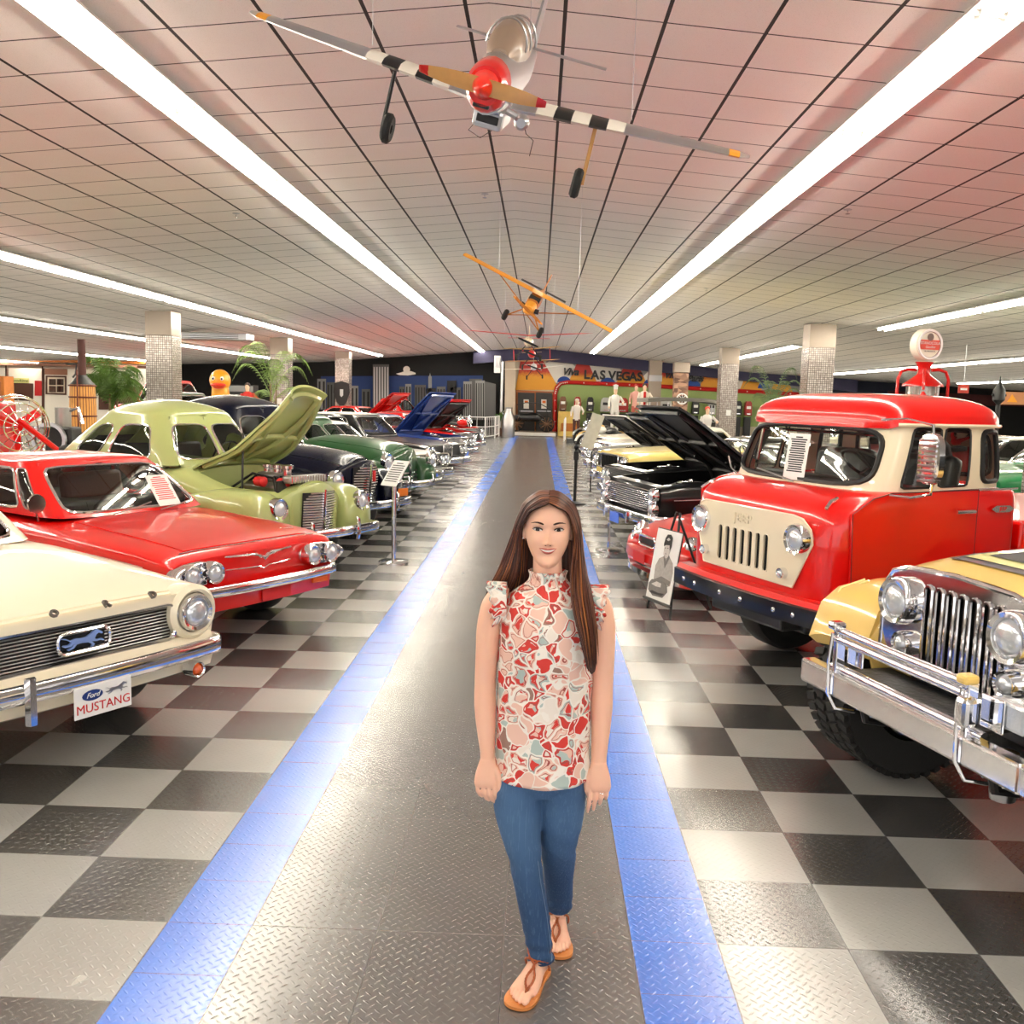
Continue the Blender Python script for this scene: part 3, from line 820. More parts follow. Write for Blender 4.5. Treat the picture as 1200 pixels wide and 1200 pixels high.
def forties(name, lab, loc, h, m, openh=0, prow=0, grille='v', seat=DARK, roofz=1.66, wide=.92, hl=.74, sc=1, split=True, hoodz=1.0, bumpz=.46, wallw=None, guards=.33, lampr=.085, tank=False, noseW=.34):
    t = thing(name, lab, 'car', loc, h); t.scale = (sc,)*3
    H = Hull([(-4.75, .40, .5, .66, .76, 2.6), (-4.3, .66, .36, .74, .98, 2.6), (-3.5, .78, .3, .86, 1.12, 2.6), (-2.2, .80, .28, .88, 1.10, 2.8), (-1.6, .74, .28, .86, hoodz+.10, 2.6), (-.95, .56, .30, .80-(.08 if openh else 0), hoodz+.07-(.14 if openh else 0), 2.4), (-.45, .42, .34, .72, hoodz+.02-(.10 if openh else 0), 2.3), (-.26, noseW, .40, .66, hoodz-.02, 2.2)], [], bay=(-1.42, -.36, .62) if openh else None)
    H.build(m, t)
    hood_panel(H, -1.55, -.3+prow, m, t, openh, .745, m if openh else None, crown=.02 if openh else 0)
    for sg in (1, -1):
        fender(t, [(-.10, .60, .04, .58, .63), (-.115, .60, .11, .52, .72), (-.16, .60, .17, .46, .79), (-.26, .61, .22, .42, .85), (-.45, .63, .25, .38, .90), (-.75, wide-.26, .25, .34, .90), (-1.2, wide-.25, .24, .3, .84), (-1.7, wide-.22, .19, .28, .66), (-2.15, wide-.2, .1, .26, .42)], sg, m, (-.98, .33))
        fender(t, [(-4.7, .60, .1, .45, .58), (-4.4, .64, .2, .36, .78), (-3.8, wide-.25, .24, .3, .86), (-3.3, wide-.24, .22, .28, .76), (-2.85, wide-.2, .12, .26, .5)], sg, m, (-3.85, .33), 'rear_fender')
        slab(t, 'running_board', m, (-2.5, sg*.80, .30), (1.0, .2, .05), .02)
        headlamp(t, (-.13, sg*.60, hl), lampr, (1, sg*.08, .05), tz=1.12)
        H.patch_side(-2.75, -1.65, .02, .85, sg, m, t, 'door')
        rod(t, 'side_trim', CHROME, [tuple(H.side(x, 0, sg, .008)) for x in [-.45-.3*i for i in range(12)]], .006, 5)
    wheels(t, (-.98, -3.85), .72, .33, wall=wallw)
    cb = Cabin((-1.6, -4.15, .75, 1.06, 1.0), (-2.02, -3.2, .55, roofz-.17), n=4.2, dome=.18, bulge=.035)
    ws = [(0, .1, .485, .12, .86, 5, 'windshield'), (0, .515, .9, .12, .86, 5, 'windshield')] if split else [(0, .1, .9, .12, .86, 5, 'windshield')]
    cb.build(m, t, ws+[(1, .12, .47, .12, .84, 5, 'side_window'), (1, .53, .76, .14, .82, 3.2, 'quarter_window'), (2, .3, .7, .3, .8, 4, 'rear_window'), (3, .53, .88, .12, .84, 5, 'side_window'), (3, .24, .47, .14, .82, 3.2, 'quarter_window')], v1=.9)
    interior(t, cb, seat)
    # prow grille
    mb = MB(); gy = .23
    pf = lambda y, z: (-.10-.55*abs(y)**1.4-(hoodz-.1-z)*.06, y, z)
    if grille == 'v':
        mb.grid(lambda u, v: Vector(pf(lerp(-gy, gy, u), lerp(.42, hoodz-.13, v)))-Vector((.02, 0, 0)), 12, 6); mb.build('grille', BLACK, t)
        mb = MB()
        for i in range(17):
            z = lerp(.43, hoodz-.14, i/16); mb.tube([pf(lerp(-gy, gy, j/12)*(1 if i < 14 else 1-.1*(i-13)), z) for j in range(13)], .009, 5)
        mb.build('grille_bars', CHROME, t)
        rod(t, 'grille_spine', CHROME, [pf(0, .40), (pf(0, .6)[0]+.01, 0, .6), (pf(0, hoodz-.1)[0]+.01, 0, hoodz-.1)], .014, 6)
    else:
        mb.grid(lambda u, v: Vector((-.2-.3*abs(lerp(-.36, .36, u))**1.5, lerp(-.36, .36, u), lerp(.46, .72, v))), 12, 4); mb.build('grille', BLACK, t)
        hbars(t, 'grille_bars', CHROME, -.17, -.36, .36, (.50, .56, .62, .68), .014, .1)
        mb = MB(); mb.tube([(-.19, 0, .5), (-.15, 0, .7), (-.2, 0, hoodz-.05)], [.05, .03, .012], 8); mb.build('grille_spine', CHROME, t)
    mb = MB(); mb.loft([[(-.17-.5*abs(y)**1.3+dx, y, z) for dx, z in ((0, hoodz-.04-.9*y*y), (.02, hoodz-.08-.9*y*y), (.0, .42), (-.12, .40), (-.25, .7), (-.2, hoodz-.05-.9*y*y))] for y in [-.48+.096*i for i in range(11)]]); mb.build('nose_panel', m, t)
    bumper(t, .04, wide-.12, bumpz, .10, .10, .18, dep=.035)
    for sg in (1, -1):
        mb = MB(); mb.tube([(.055, sg*guards, bumpz-.1), (.075, sg*guards, bumpz), (.06, sg*guards, bumpz+.12), (.04, sg*guards, bumpz+.135)], [.018, .022, .02, .01], 8); mb.build('bumper_guard', CHROME, t)
    return t, H, cb

t, H, cb = forties('classic_car', 'sage green thirties coupe with its hood raised over a chromed engine', (-2.10, 9.78, 0), R(-32), SAGE, prow=.18, openh=R(41), roofz=1.76, hl=.735, split=True)
engine(t, -1.35, -.42, .44, .68, air=ENGMETAL)
for x, y, c in ((-.62, .12, REDINK), (-.78, -.26, REDINK), (-.5, -.2, REDINK)):
    mb = MB(); mb.lathe([(.001, -.07), (.05, -.06), (.055, .05), (.03, .07), (.001, .07)], (x, y, .95), 'X', 14); mb.build('red_canister', c, t)
for k in range(3):
    mb = MB(); mb.lathe([(.05, 0), (.05, .09), (.07, .1), (.07, .13), (.02, .14), (.001, .14)], (-.68-.15*k, .02, .98), n=14, cap=True); mb.build('carburettor', CHROME, t)
mb = MB(); mb.box((-.40, 0, .99), (.13, .52, .08)); mb.build('radiator_tank', ENGMETAL, t, bevel=.02)
mb = MB()
for k in range(14): mb.box((-.332, -.24+.037*k, .99), (.012, .01, .075))
mb.build('tank_ribs', CHROME, t, smooth=False)
rod(t, 'hood_prop', BLACK, [(-.95, -.36, .85), (-1.0, -.30, 1.45)], .012, 6)

forties('classic_car', 'very dark navy forties sedan parked just beyond the sage coupe', (-2.02, 12.05, 0), R(-30), NAVY, roofz=1.82, hl=.84, hoodz=1.10, bumpz=.50, grille='v', guards=.36)
t2 = bpy.data.objects['classic_car.003']
slab(t2, 'grille_badge', REDINK, (-.045, 0, .86), (.03, .035, .14), .005)
slab(t2, 'license_plate', mat('orange_plate', (.85, .45, .08), .5), (.06, .46, .63), (.01, .2, .1), .004)
t, H, cb = forties('classic_car', 'dark green postwar sedan with round headlamps beyond the navy sedan', (-1.84, 14.8, 0), R(-27), DGREEN, roofz=1.6, hl=.88, hoodz=1.12, bumpz=.53, grille='h', lampr=.10, wide=.94)

# ------------------------------------------------------------ long sixties cars
def sixties(lab, loc, h, m, L=5.2, W=.96, hz=.86, roofm=None, lights='quad', grille='bars', openh=0, ftilt=False, roofz=1.36, seat=BLKSEAT, under=None, top='hard', sc=1, eng=False, plated=None, gw=.6, lz=.66, glassm=GLASS, engair=CHROME, bump=True, gm=CHROME, n=5):
    t = thing('classic_car', lab, 'car', loc, h); t.scale = (sc,)*3
    ya = W*.86; cow = -1.75*L/5.2; whl = [(-.98, .33), (-L+1.15, .33)]
    H = Hull([(-L, W*.86, .42, .70, hz-.08, n), (-L+.3, W*.95, .33, .72, hz, n), (-L+1.5, W, .26, .72, hz+.02, n), (cow-.1, W, .24, .72, hz+.03, n), (-.95, W, .26, .72, hz-.01, n), (-.35, W*.97, .3, .70, hz-.05, n+1), (-.14, W*.94, .38, .68, hz-.08, n+1)], whl, bay=(cow+.08, -.24, .52) if openh else None)
    H.build(m, t); hd = hood_panel(H, cow+.03, -.17, m, t, openh, .745, under)
    for sg in (1, -1):
        H.patch_side(cow-1.25, cow-.15, .02, .82, sg, m, t, 'door')
        rod(t, 'side_trim', CHROME, [tuple(H.side(-.3-(L-.5)*i/12, .0, sg, .006)) for i in range(13)], .007, 5)
    wheels(t, (whl[0][0], whl[1][0]), W*.82, .33)
    cf = cow-.02; cr = -L+1.05
    cb = Cabin((cf, cr, W*.82, hz+.02, hz+.02), (cf-.55, cr+.55, W*.64, roofz-.05), n=8, dome=.05)
    if top != 'none':
        cb.build(m, t, [(0, .06, .94, .06, .93, 9, 'windshield'), (1, .12, .5, .1, .9, 9, 'side_window'), (1, .53, .86, .1, .88, 7, 'side_window'), (2, .08, .92, .1, .92, 7, 'rear_window'), (3, .5, .88, .1, .9, 9, 'side_window'), (3, .14, .47, .1, .88, 7, 'side_window')], roofm=roofm, tr=.014, gl=glassm)
        interior(t, cb, seat)
    # face
    slab(t, 'grille', BLACK, (-.13, 0, lz), (.05, W*1.75, .22), .01)
    if grille == 'bars': hbars(t, 'grille_bars', gm, -.09, -gw, gw, [lz-.095+.027*i for i in range(8)], .007, .02)
    elif grille == 'vert':
        mb = MB()
        for i in range(13): mb.box((-.09, -gw/2+gw*i/12, lz), (.025, .012, .24))
        mb.build('grille_bars', gm, t, smooth=False); rod(t, 'grille_surround', CHROME, rrect(gw*1.1, .28, .03, x=-.085, z0=lz), .016, 6, closed=True)
    rod(t, 'face_trim', CHROME, rrect(W*1.8, .25, .05, x=-.09, z0=lz), .014, 6, closed=True)
    for sg in (1, -1):
        if lights == 'quad':
            for y in (.66, .84): headlamp(t, (-.08, sg*W*y, lz), .078)
        elif lights == 'stack':
            for z in (-.085, .085): headlamp(t, (-.06, sg*W*.84, lz+z), .075)
        else: headlamp(t, (-.07, sg*W*.80, lz), .095)
    if bump:
        bumper(t, .05, W*.97, .45, .13, .06, .3)
        for sg in (1, -1): slab(t, 'bumper_guard', CHROME, (.08, sg*.4, .43), (.05, .05, .16), .012)
    if plated: slab(t, 'license_plate', plated, (.10, 0, .38), (.01, .32, .13), .004)
    if openh: engine(t, cow+.1, -.26, .62, .50, air=engair)
    return t, H
PLB = mat('plate_blue', (.25, .42, .85), .4)
sixties('white sixties sedan with quad headlamps beyond the dark green sedan', (-2.02, 17.8, 0), R(-26), WHTP, plated=PLB)
sixties('black luxury sedan with an upright chrome grille and white roof', (-1.95, 21.6, 0), R(-25), BLKP, roofm=WHTP, grille='vert', gw=.34, lights='quad', roofz=1.45)
sixties('dark blue sedan with its blue hood raised beside the black luxury sedan', (-2.0, 25.4, 0), R(-25), BLUP, openh=R(48), under=BLUP, plated=PLB)
sixties('red coupe with a raised red hood beyond the dark blue sedan', (-2.0, 29.0, 0), R(-25), RED, openh=R(42), under=BLACK, lights='single', L=4.7)
sixties('red convertible with hood up nearest the grey railing on the dark side', (-2.2, 32.8, 0), R(-25), RED, openh=R(45), under=DARK, lights='single', L=4.6, top='none')
# ------------------------------------------------------------ red forward-cab pickup
t = thing('cab_over_truck', 'bright red forward-cab truck with a cream seven-slot face panel', 'truck', (1.45, 6.5, 0), R(204))
FRED = paint('truck_red', (.84, .025, .012)); FCRM = paint('truck_cream', (.92, .87, .76), .35)
def rr_ring(z, xf, xr, w, r, rb=.08, n=9, bow=0):
    out = []
    for cx, cy, a0, q in ((xf-r, w-r, 90, r), (xf-r, -w+r, 0, r), (xr+rb, -w+rb, -90, rb), (xr+rb, w-rb, 180, rb)):
        for i in range(n):
            a = R(a0-90*i/(n-1)) if cx == xf-r else R(a0-90*i/(n-1))
            x = cx+q*cos(a); y = cy+q*sin(a)
            out.append(Vector((x-bow*(y/w)**2, y, z)))
    return out
XRR = -1.52
def arch_low(x, zb):
    d = abs(x+.98); return max(zb, .38+math.sqrt(max(0, .52**2-d*d))) if d < .52 else zb
# lower cab, densified along the sides so the wheel arch can be cut in
def side_dense(ring):
    out = []
    for i, p in enumerate(ring):
        q = ring[(i+1) % len(ring)]; out.append(p)
        k = int((q-p).length/.07)
        for j in range(1, k): out.append(p.lerp(q, j/k))
    return out
base = side_dense(rr_ring(0, .0, XRR, .80, .24, bow=.03))
def fc_ring(z, dx=0, dw=0, r=.24):
    b = rr_ring(z, .0+dx, XRR, .80+dw, r, bow=.03); out = side_dense(rr_ring(0, .0, XRR, .80, .24, bow=.03))
    res = []
    for p in out:
        k = (p.x-XRR)/(0-XRR); res.append(Vector((p.x+dx*max(0, k)**2, p.y*(1+dw/.8), z)))
    return res
mb = MB(); rings = []
r0 = [Vector((p.x, p.y, arch_low(p.x, .64))) for p in fc_ring(.64)]
rings.append([Vector((p.x, p.y*.5, p.z)) for p in r0]); rings.append(r0)
for z, dx, dw in ((.66, .01, .0), (.8, .015, .005), (1.0, .01, .01), (1.15, .0, .01), (1.24, -.03, .01), (1.29, -.08, .005), (1.335, -.17, .0), (1.365, -.30, -.005), (1.375, -.36, -.02)):
    rings.append([Vector((p.x, p.y, max(z, arch_low(p.x, 0)))) for p in fc_ring(z, dx, dw)])
mb.loft(rings); mb.build('cab_body', FRED, t, angle=60)
cb = Cabin((-.33, XRR+.02, .79, 1.365, 1.40), (-.50, XRR+.06, .75, 1.80), n=6, bulge=.01, dome=.12)
cb.build(FCRM, t, [(0, .015, .985, .05, .93, 4.5, 'windshield'), (1, .16, .40, .03, .96, 12, 'vent_window'), (1, .42, .645, .03, .96, 14, 'door_window'), (1, .74, .93, .08, .92, 5, 'quarter_window'), (2, .06, .94, .1, .9, 6, 'rear_window'), (3, .355, .58, .03, .96, 14, 'door_window'), (3, .60, .84, .03, .96, 12, 'vent_window'), (3, .07, .26, .08, .92, 5, 'quarter_window')], roofm=None, trim=BLACK, tr=.018)
# rounded red roof with a rain gutter
mb = MB(); nu = 72
def vtop(u):
    d = 0 if u <= 1 else min(u-1, 4-u)
    return lerp(.925, .985, min(1, d/.10))
for_r = [[cb.pt(4*i/nu*.99999, vtop(4*i/nu), .022) for i in range(nu)]]
for_r += [[Vector((lerp(-.98, p.x, cos(k*PI/18)**.55), p.y*cos(k*PI/18)**.55, 1.80+.19*sin(k*PI/18)**.85)) for p in for_r[0]] for k in range(0, 10)]
for_r.insert(0, [p-Vector((0, 0, .004)) for p in [Vector((q.x*.995, q.y*.97, q.z)) for q in for_r[0]]])
mb.loft(for_r, cap=False); mb.build('roof', FRED, t)
mb = MB(); mb.tube([cb.pt(1.04+2.92*i/nu, .98, .028) for i in range(nu+1)], .012, 6); mb.build('rain_gutter', FCRM, t)
rod(t, 'inner_frame', CHROME, [(-.52, y, 1.42+.30*min(1, (1-abs(y)/.66)*12)) for y in [-.66+.066*i for i in range(21)]], .012, 6)
# seats, steering wheel, dash
for sg in (1, -1):
    mb = MB(); mb.box((-1.12, sg*.38, 1.42), (.14, .55, .34), ry=-.15); mb.build('seat', BLKSEAT, t, bevel=.05)
slab(t, 'dashboard', BLACK, (-.55, 0, 1.39), (.16, 1.2, .06), .02)
mb = MB(); c = Vector((-.66, .38, 1.50)); q = Matrix.Rotation(R(-35), 3, 'Y')
mb.tube([c+q @ Vector((.2*cos(2*PI*i/24), .2*sin(2*PI*i/24), 0)) for i in range(24)], .012, 6, closed=True)
for a in (0, 2.1, 4.2): mb.tube([c, c+q @ Vector((.2*cos(a), .2*sin(a), 0))], .009, 5)
mb.build('steering_wheel', BLACK, t)
# cream face panel: outline with slots
PO = [(-.50, 1.20), (.47, 1.205), (.56, 1.19), (.62, 1.13), (.635, 1.04), (.50, .75), (-.49, .755), (-.60, 1.02), (-.595, 1.12), (-.56, 1.18)]
FX = lambda y, z: .017-.034*(y/.8)**2-(.0 if abs(y) < .56 else (abs(y)-.56)**2*3)
def plate_with_slots(PO, slots, FX, th=.012, nr=1):
    """a panel pierced by upright rounded slots, meshed column by column"""
    mb = MB(); ys = sorted({p[0] for p in PO} | {q for s in slots for q in (s[0], s[1])} | {lerp(-.6, .6, i/24) for i in range(25)})
    def span(y):
        zs = []
        for (a, b), (c, d) in zip(PO, PO[1:]+PO[:1]):
            if (a-y)*(c-y) <= 0 and a != c: zs.append(b+(d-b)*(y-a)/(c-a))
        return (min(zs), max(zs)) if zs else None
    for a, b in zip(ys, ys[1:]):
        e = 1e-4; s0, s1 = span(a+e), span(b-e)
        if not s0 or not s1: continue
        sl = [s for s in slots if s[0]-1e-6 <= a and b <= s[1]+1e-6]
        segs = [(s0, s1)] if not sl else [((s0[0], sl[0][2]), (s1[0], sl[0][2])), ((sl[0][3], s0[1]), (sl[0][3], s1[1]))]
        for (l0, h0), (l1, h1) in segs:
            for o in (0, -th): mb.add([(FX(a, l0)+o, a, l0), (FX(b, l1)+o, b, l1), (FX(b, (l1+h1)/2)+o, b, (l1+h1)/2), (FX(b, h1)+o, b, h1), (FX(a, h0)+o, a, h0), (FX(a, (l0+h0)/2)+o, a, (l0+h0)/2)], [[0, 1, 2, 5], [5, 2, 3, 4]])
    for y0, y1, z0, z1 in slots:       # inner walls of each slot
        P = [(y0, z0), (y1, z0), (y1, z1), (y0, z1)]
        for (a, b), (c, d) in zip(P, P[1:]+P[:1]): mb.add([(FX(a, b), a, b), (FX(c, d), c, d), (FX(c, d)-.035, c, d), (FX(a, b)-.035, a, b)], [[0, 1, 2, 3]])
    return mb
slots = [(-.285+.0855*i-.026, -.285+.0855*i+.026, .805, 1.045) for i in range(7)]
pn = plate_with_slots(PO, slots, lambda y, z: FX(y, z)+.016).build('face_panel', FCRM, t, smooth=False)
slab(pn, 'slot_backing', mat('deep_black', (.01, .01, .01), .9), (.008, -.02, .93), (.014, .66, .27), 0)
for sl in slots:
    mb = MB(); w_ = .026; yc = (sl[0]+sl[1])/2
    mb.tube([(.030, yc+a, z) for a, z in [(-w_, .83), (-w_, 1.025)]+[(w_*cos(R(k)), 1.025+w_*sin(R(k))) for k in (150, 120, 90, 60, 30)]+[(w_, 1.025), (w_, .83)]+[(w_*cos(R(k)), .83+w_*sin(R(k))) for k in (-30, -60, -90, -120, -150)]], .004, 5, closed=True)
    mb.build('slot_rim', FCRM, pn)
rod(pn, 'panel_edge', FCRM, [(FX(y, z)+.014, y, z) for y, z in PO], .008, 6, closed=True)
text('JEEP', 'face_letters', FCRM, pn, frame((.036, -.03, 1.12), (0, 1, 0), (1, 0, 0)), .085, .005, space=1.35, bold=.01)
for y, z in ((-.53, 1.06), (.53, 1.06)): headlamp(t, (.035, y, z), .085)
for y, z in ((-.458, .845), (.42, .827)): headlamp(t, (.04, y, z), .030, bezel=CHROME, name='marker_light')
# doors
for sg in (1, -1):
    mb = MB(); k = .815*sg
    P = [(-.17, .70), (-.145, 1.25), (-.30, 1.34), (-.44, 1.372), (-1.16, 1.385), (-1.16, .95), (-1.0, .93), (-.55, .78), (-.47, .66)]
    mb.prism(P, frame((0, k-.004*sg, 0), (1, 0, 0), (0, -sg, 0)) if sg > 0 else frame((0, k, 0), (1, 0, 0), (0, 1, 0)), .012)
    # prism y axis = z x x; rebuild explicitly to stay upright
    mb = MB(); n = len(P); mb.add([(x, k+sg*.004, z) for x, z in P]+[(x, k-sg*.02, z) for x, z in P], [list(range(n)), list(range(n, 2*n))[::-1]]+[[i, (i+1) % n, n+(i+1) % n, n+i] for i in range(n)])
    d = mb.build('door', FRED, t, smooth=False, bevel=.004)
    rod(d, 'door_handle', CHROME, [(-1.10, k+sg*.01, 1.245), (-1.10, k+sg*.04, 1.25), (-.94, k+sg*.045, 1.25)], .012, 6)
    rod(d, 'door_gap', BLACK, [(x, k+sg*.003, z) for x, z in P], .003, 4, closed=True)
    rod(t, 'belt_trim', CHROME, [(-1.16, k, 1.385), (-1.52, k*.985, 1.39)], .006, 5)
M = frame((-1.37, .823, 1.26), (-1, 0, 0), (0, 1, 0))
mb = MB(); mb.prism([(-.1, 0), (-.06, .022), (.06, .022), (.1, 0), (.06, -.022), (-.06, -.022)], M, .01); e = mb.build('side_emblem', CHROME, t, smooth=False)
text('JEEP', 'emblem_letters', REDINK, e, M @ Matrix.Translation((0, 0, .012)), .035, .001)
# two-piece mirror on its bracket
rod(t, 'mirror_bracket', CHROME, [(-.42, .82, 1.36), (-.46, .95, 1.36), (-.50, 1.06, 1.39), (-.50, 1.07, 1.5), (-.48, 1.06, 1.80), (-.42, .92, 1.83), (-.36, .77, 1.82)], .009, 6)
mb = MB(); mb.loft([[(-.50+dx, 1.05+.085*k*cos(a*PI/10), 1.60+.15*k*(abs(sin(a*PI/10))**.5)*(1 if sin(a*PI/10) > 0 else -1)) for a in range(20)] for dx, k in ((-.012, .96), (-.01, 1.02), (.03, 1.0), (.035, .8), (.038, .05))]); mi = mb.build('side_mirror', CHROME, t)
hbars(mi, 'mirror_louvres', STEEL, -.462, .985, 1.115, [1.47+.03*i for i in range(9)], .008)
rod(t, 'wiper', STEEL, [(-.25, .12, 1.385), (-.26, -.05, 1.41), (-.30, -.35, 1.44)], .006, 5)
rod(t, 'wiper', STEEL, [(-.25, -.52, 1.385), (-.27, -.62, 1.42), (-.31, -.72, 1.5)], .006, 5)
card(t, (-.345, .02, 1.545), .20, .32, R(-8), R(94), 16)
for y in (-.66, .66): rod(t, 'hood_latch', CHROME, [(-.16, y, 1.33), (-.11, y, 1.31), (-.06, y*1.03, 1.27)], .012, 6)
# bumper, chassis and wheels
BB = paint('bumper_black', (.03, .04, .06))
mb = MB(); mb.loft([[(.11-.06*abs(y/.8)**2.5+dx, y, .60+z) for dx, z in ((0, .062), (.02, .055), (.02, -.055), (0, -.062), (-.04, -.055), (-.04, .055))] for y in [-.80+.1*i for i in range(17)]]); mb.build('bumper', BB, t)
for y in (-.62, -.45, -.12, .12, .45, .62): 
    mb = MB(); mb.ball((.115-.06*abs(y/.8)**2.5+.015, y, .60), .018, 10, 6, (.6, 1, 1)); mb.build('bumper_bolt', CHROME, t)
mb = MB(); mb.loft([[(.045-.04*abs(y/.8)**2.5+dx, y, .675+z) for dx, z in ((.03, .02), (.05, -.02), (-.04, -.03), (-.06, .02))] for y in [-.79+.0988*i for i in range(17)]]); mb.build('front_sill', FRED, t)
slab(t, 'chassis_frame', BLACK, (-1.8, 0, .50), (3.6, .8, .14), .02)
mb = MB(); mb.box((-.25, 0, .46), (.2, .9, .10)); mb.build('front_crossmember', BLACK, t, bevel=.02)
for x in (-.88, -3.0):
    for sg in (1, -1): wheel(t, x, sg*.66, .40, .25, rf=.5, rimc=FCRM)
rod(t, 'axle', DARKMETAL, [(-.98, -.6, .39), (-.98, .6, .39)], .05, 8)
mb = MB(); mb.box((-2.75, 0, .92), (2.3, 1.6, .5)); mb.build('cargo_bed', FRED, t, bevel=.03)

# ------------------------------------------------------------ yellow off-roader with chrome grille
t = thing('off_road_car', 'pale yellow open off-roader with a chrome seven-slot grille and wide mud tyres', 'car', (1.81, 4.09, 0), R(196))
CYEL = paint('offroad_yellow', (.90, .76, .42)); CYL2 = paint('pale_stripe', (.96, .94, .66)); GRYS = paint('grey_stripe', (.42, .42, .45))
CO = [(-.49, .98), (-.47, 1.08), (-.42, 1.14), (-.3, 1.175), (0, 1.19), (.33, 1.175), (.46, 1.14), (.51, 1.08), (.53, .98), (.53, .72), (.34, .70), (-.3, .70), (-.49, .72)]
slots = [(-.155+.071*i-.019, -.155+.071*i+.019, .74, 1.11) for i in range(7)]
pn = plate_with_slots(CO, slots, lambda y, z: .012-.04*abs(y)**2, .02).build('grille', CHROME, t, smooth=False)
slab(pn, 'slot_backing', MC['deep_black'], (-.045, .05, .92), (.02, .8, .44), 0)
for sl in slots:
    mb = MB(); w_ = .021; yc = (sl[0]+sl[1])/2; x_ = .016
    mb.tube([(x_, yc+a, z) for a, z in [(-w_, .75), (-w_, 1.095)]+[(w_*cos(R(k)), 1.095+w_*sin(R(k))) for k in (150, 120, 90, 60, 30)]+[(w_, 1.095), (w_, .75)]+[(w_*cos(R(k)), .75+w_*sin(R(k))) for k in (-30, -60, -90, -120, -150)]], .008, 6, closed=True)
    mb.build('slot_rim', CHROME, pn)
rod(pn, 'grille_edge', CHROME, [(.01-.04*y*y, y, z) for y, z in CO], .012, 6, closed=True)
for y in (-.33, .37):
    headlamp(t, (.05, y, 1.015), .092, depth=.09)
    headlamp(t, (.035, y+(.045 if y < 0 else -.01), .825), .048, name='marker_light')
HT = lambda u, v, o=0: Vector((lerp(.0, -1.25, u), lerp(-1, 1, v)*lerp(.50, .60, u)+.02, 0))
def hood_pt(u, v, o=0):
    p = HT(u, v); q = abs(2*v-1); z = lerp(1.195, 1.27, u)+.03*sin(min(1, u*4)*PI/2)-.16*q**5
    return Vector((p.x-(.02 if q > .9 else 0), p.y, z+o))
mb = MB(); mb.grid(lambda u, v: hood_pt(u, v), 16, 24); mb.grid(lambda u, v: hood_pt(u, v, -.03), 16, 24)
mb.loft([[hood_pt(u, v) for v in [0, .0]]+[hood_pt(u, 0, -.14)] for u in (0, .5, 1)], cap=False)
hd = mb.build('hood', CYEL, t)
for sg in (0, 1):
    mb = MB(); mb.loft([[hood_pt(u, sg), hood_pt(u, sg, -.36)] for u in [i/10 for i in range(11)]], cap=False, closed=False); mb.build('hood_side', CYEL, t, solid=.02)
def stripe(u0, u1, v0, v1, m, o=.006, name='hood_stripe'):
    mb = MB(); mb.grid(lambda u, v: hood_pt(lerp(u0, u1, u), lerp(v0, v1, v), o), 8, 6); mb.build(name, m, hd)
stripe(.12, .95, .24, .76, GRYS); stripe(.16, .95, .28, .72, CYL2, .009); stripe(.22, .95, .34, .66, BLACK, .012)
slab(hd, 'air_scoop', BLACK, (-.75, .02, 1.32), (.5, .3, .05), .02)
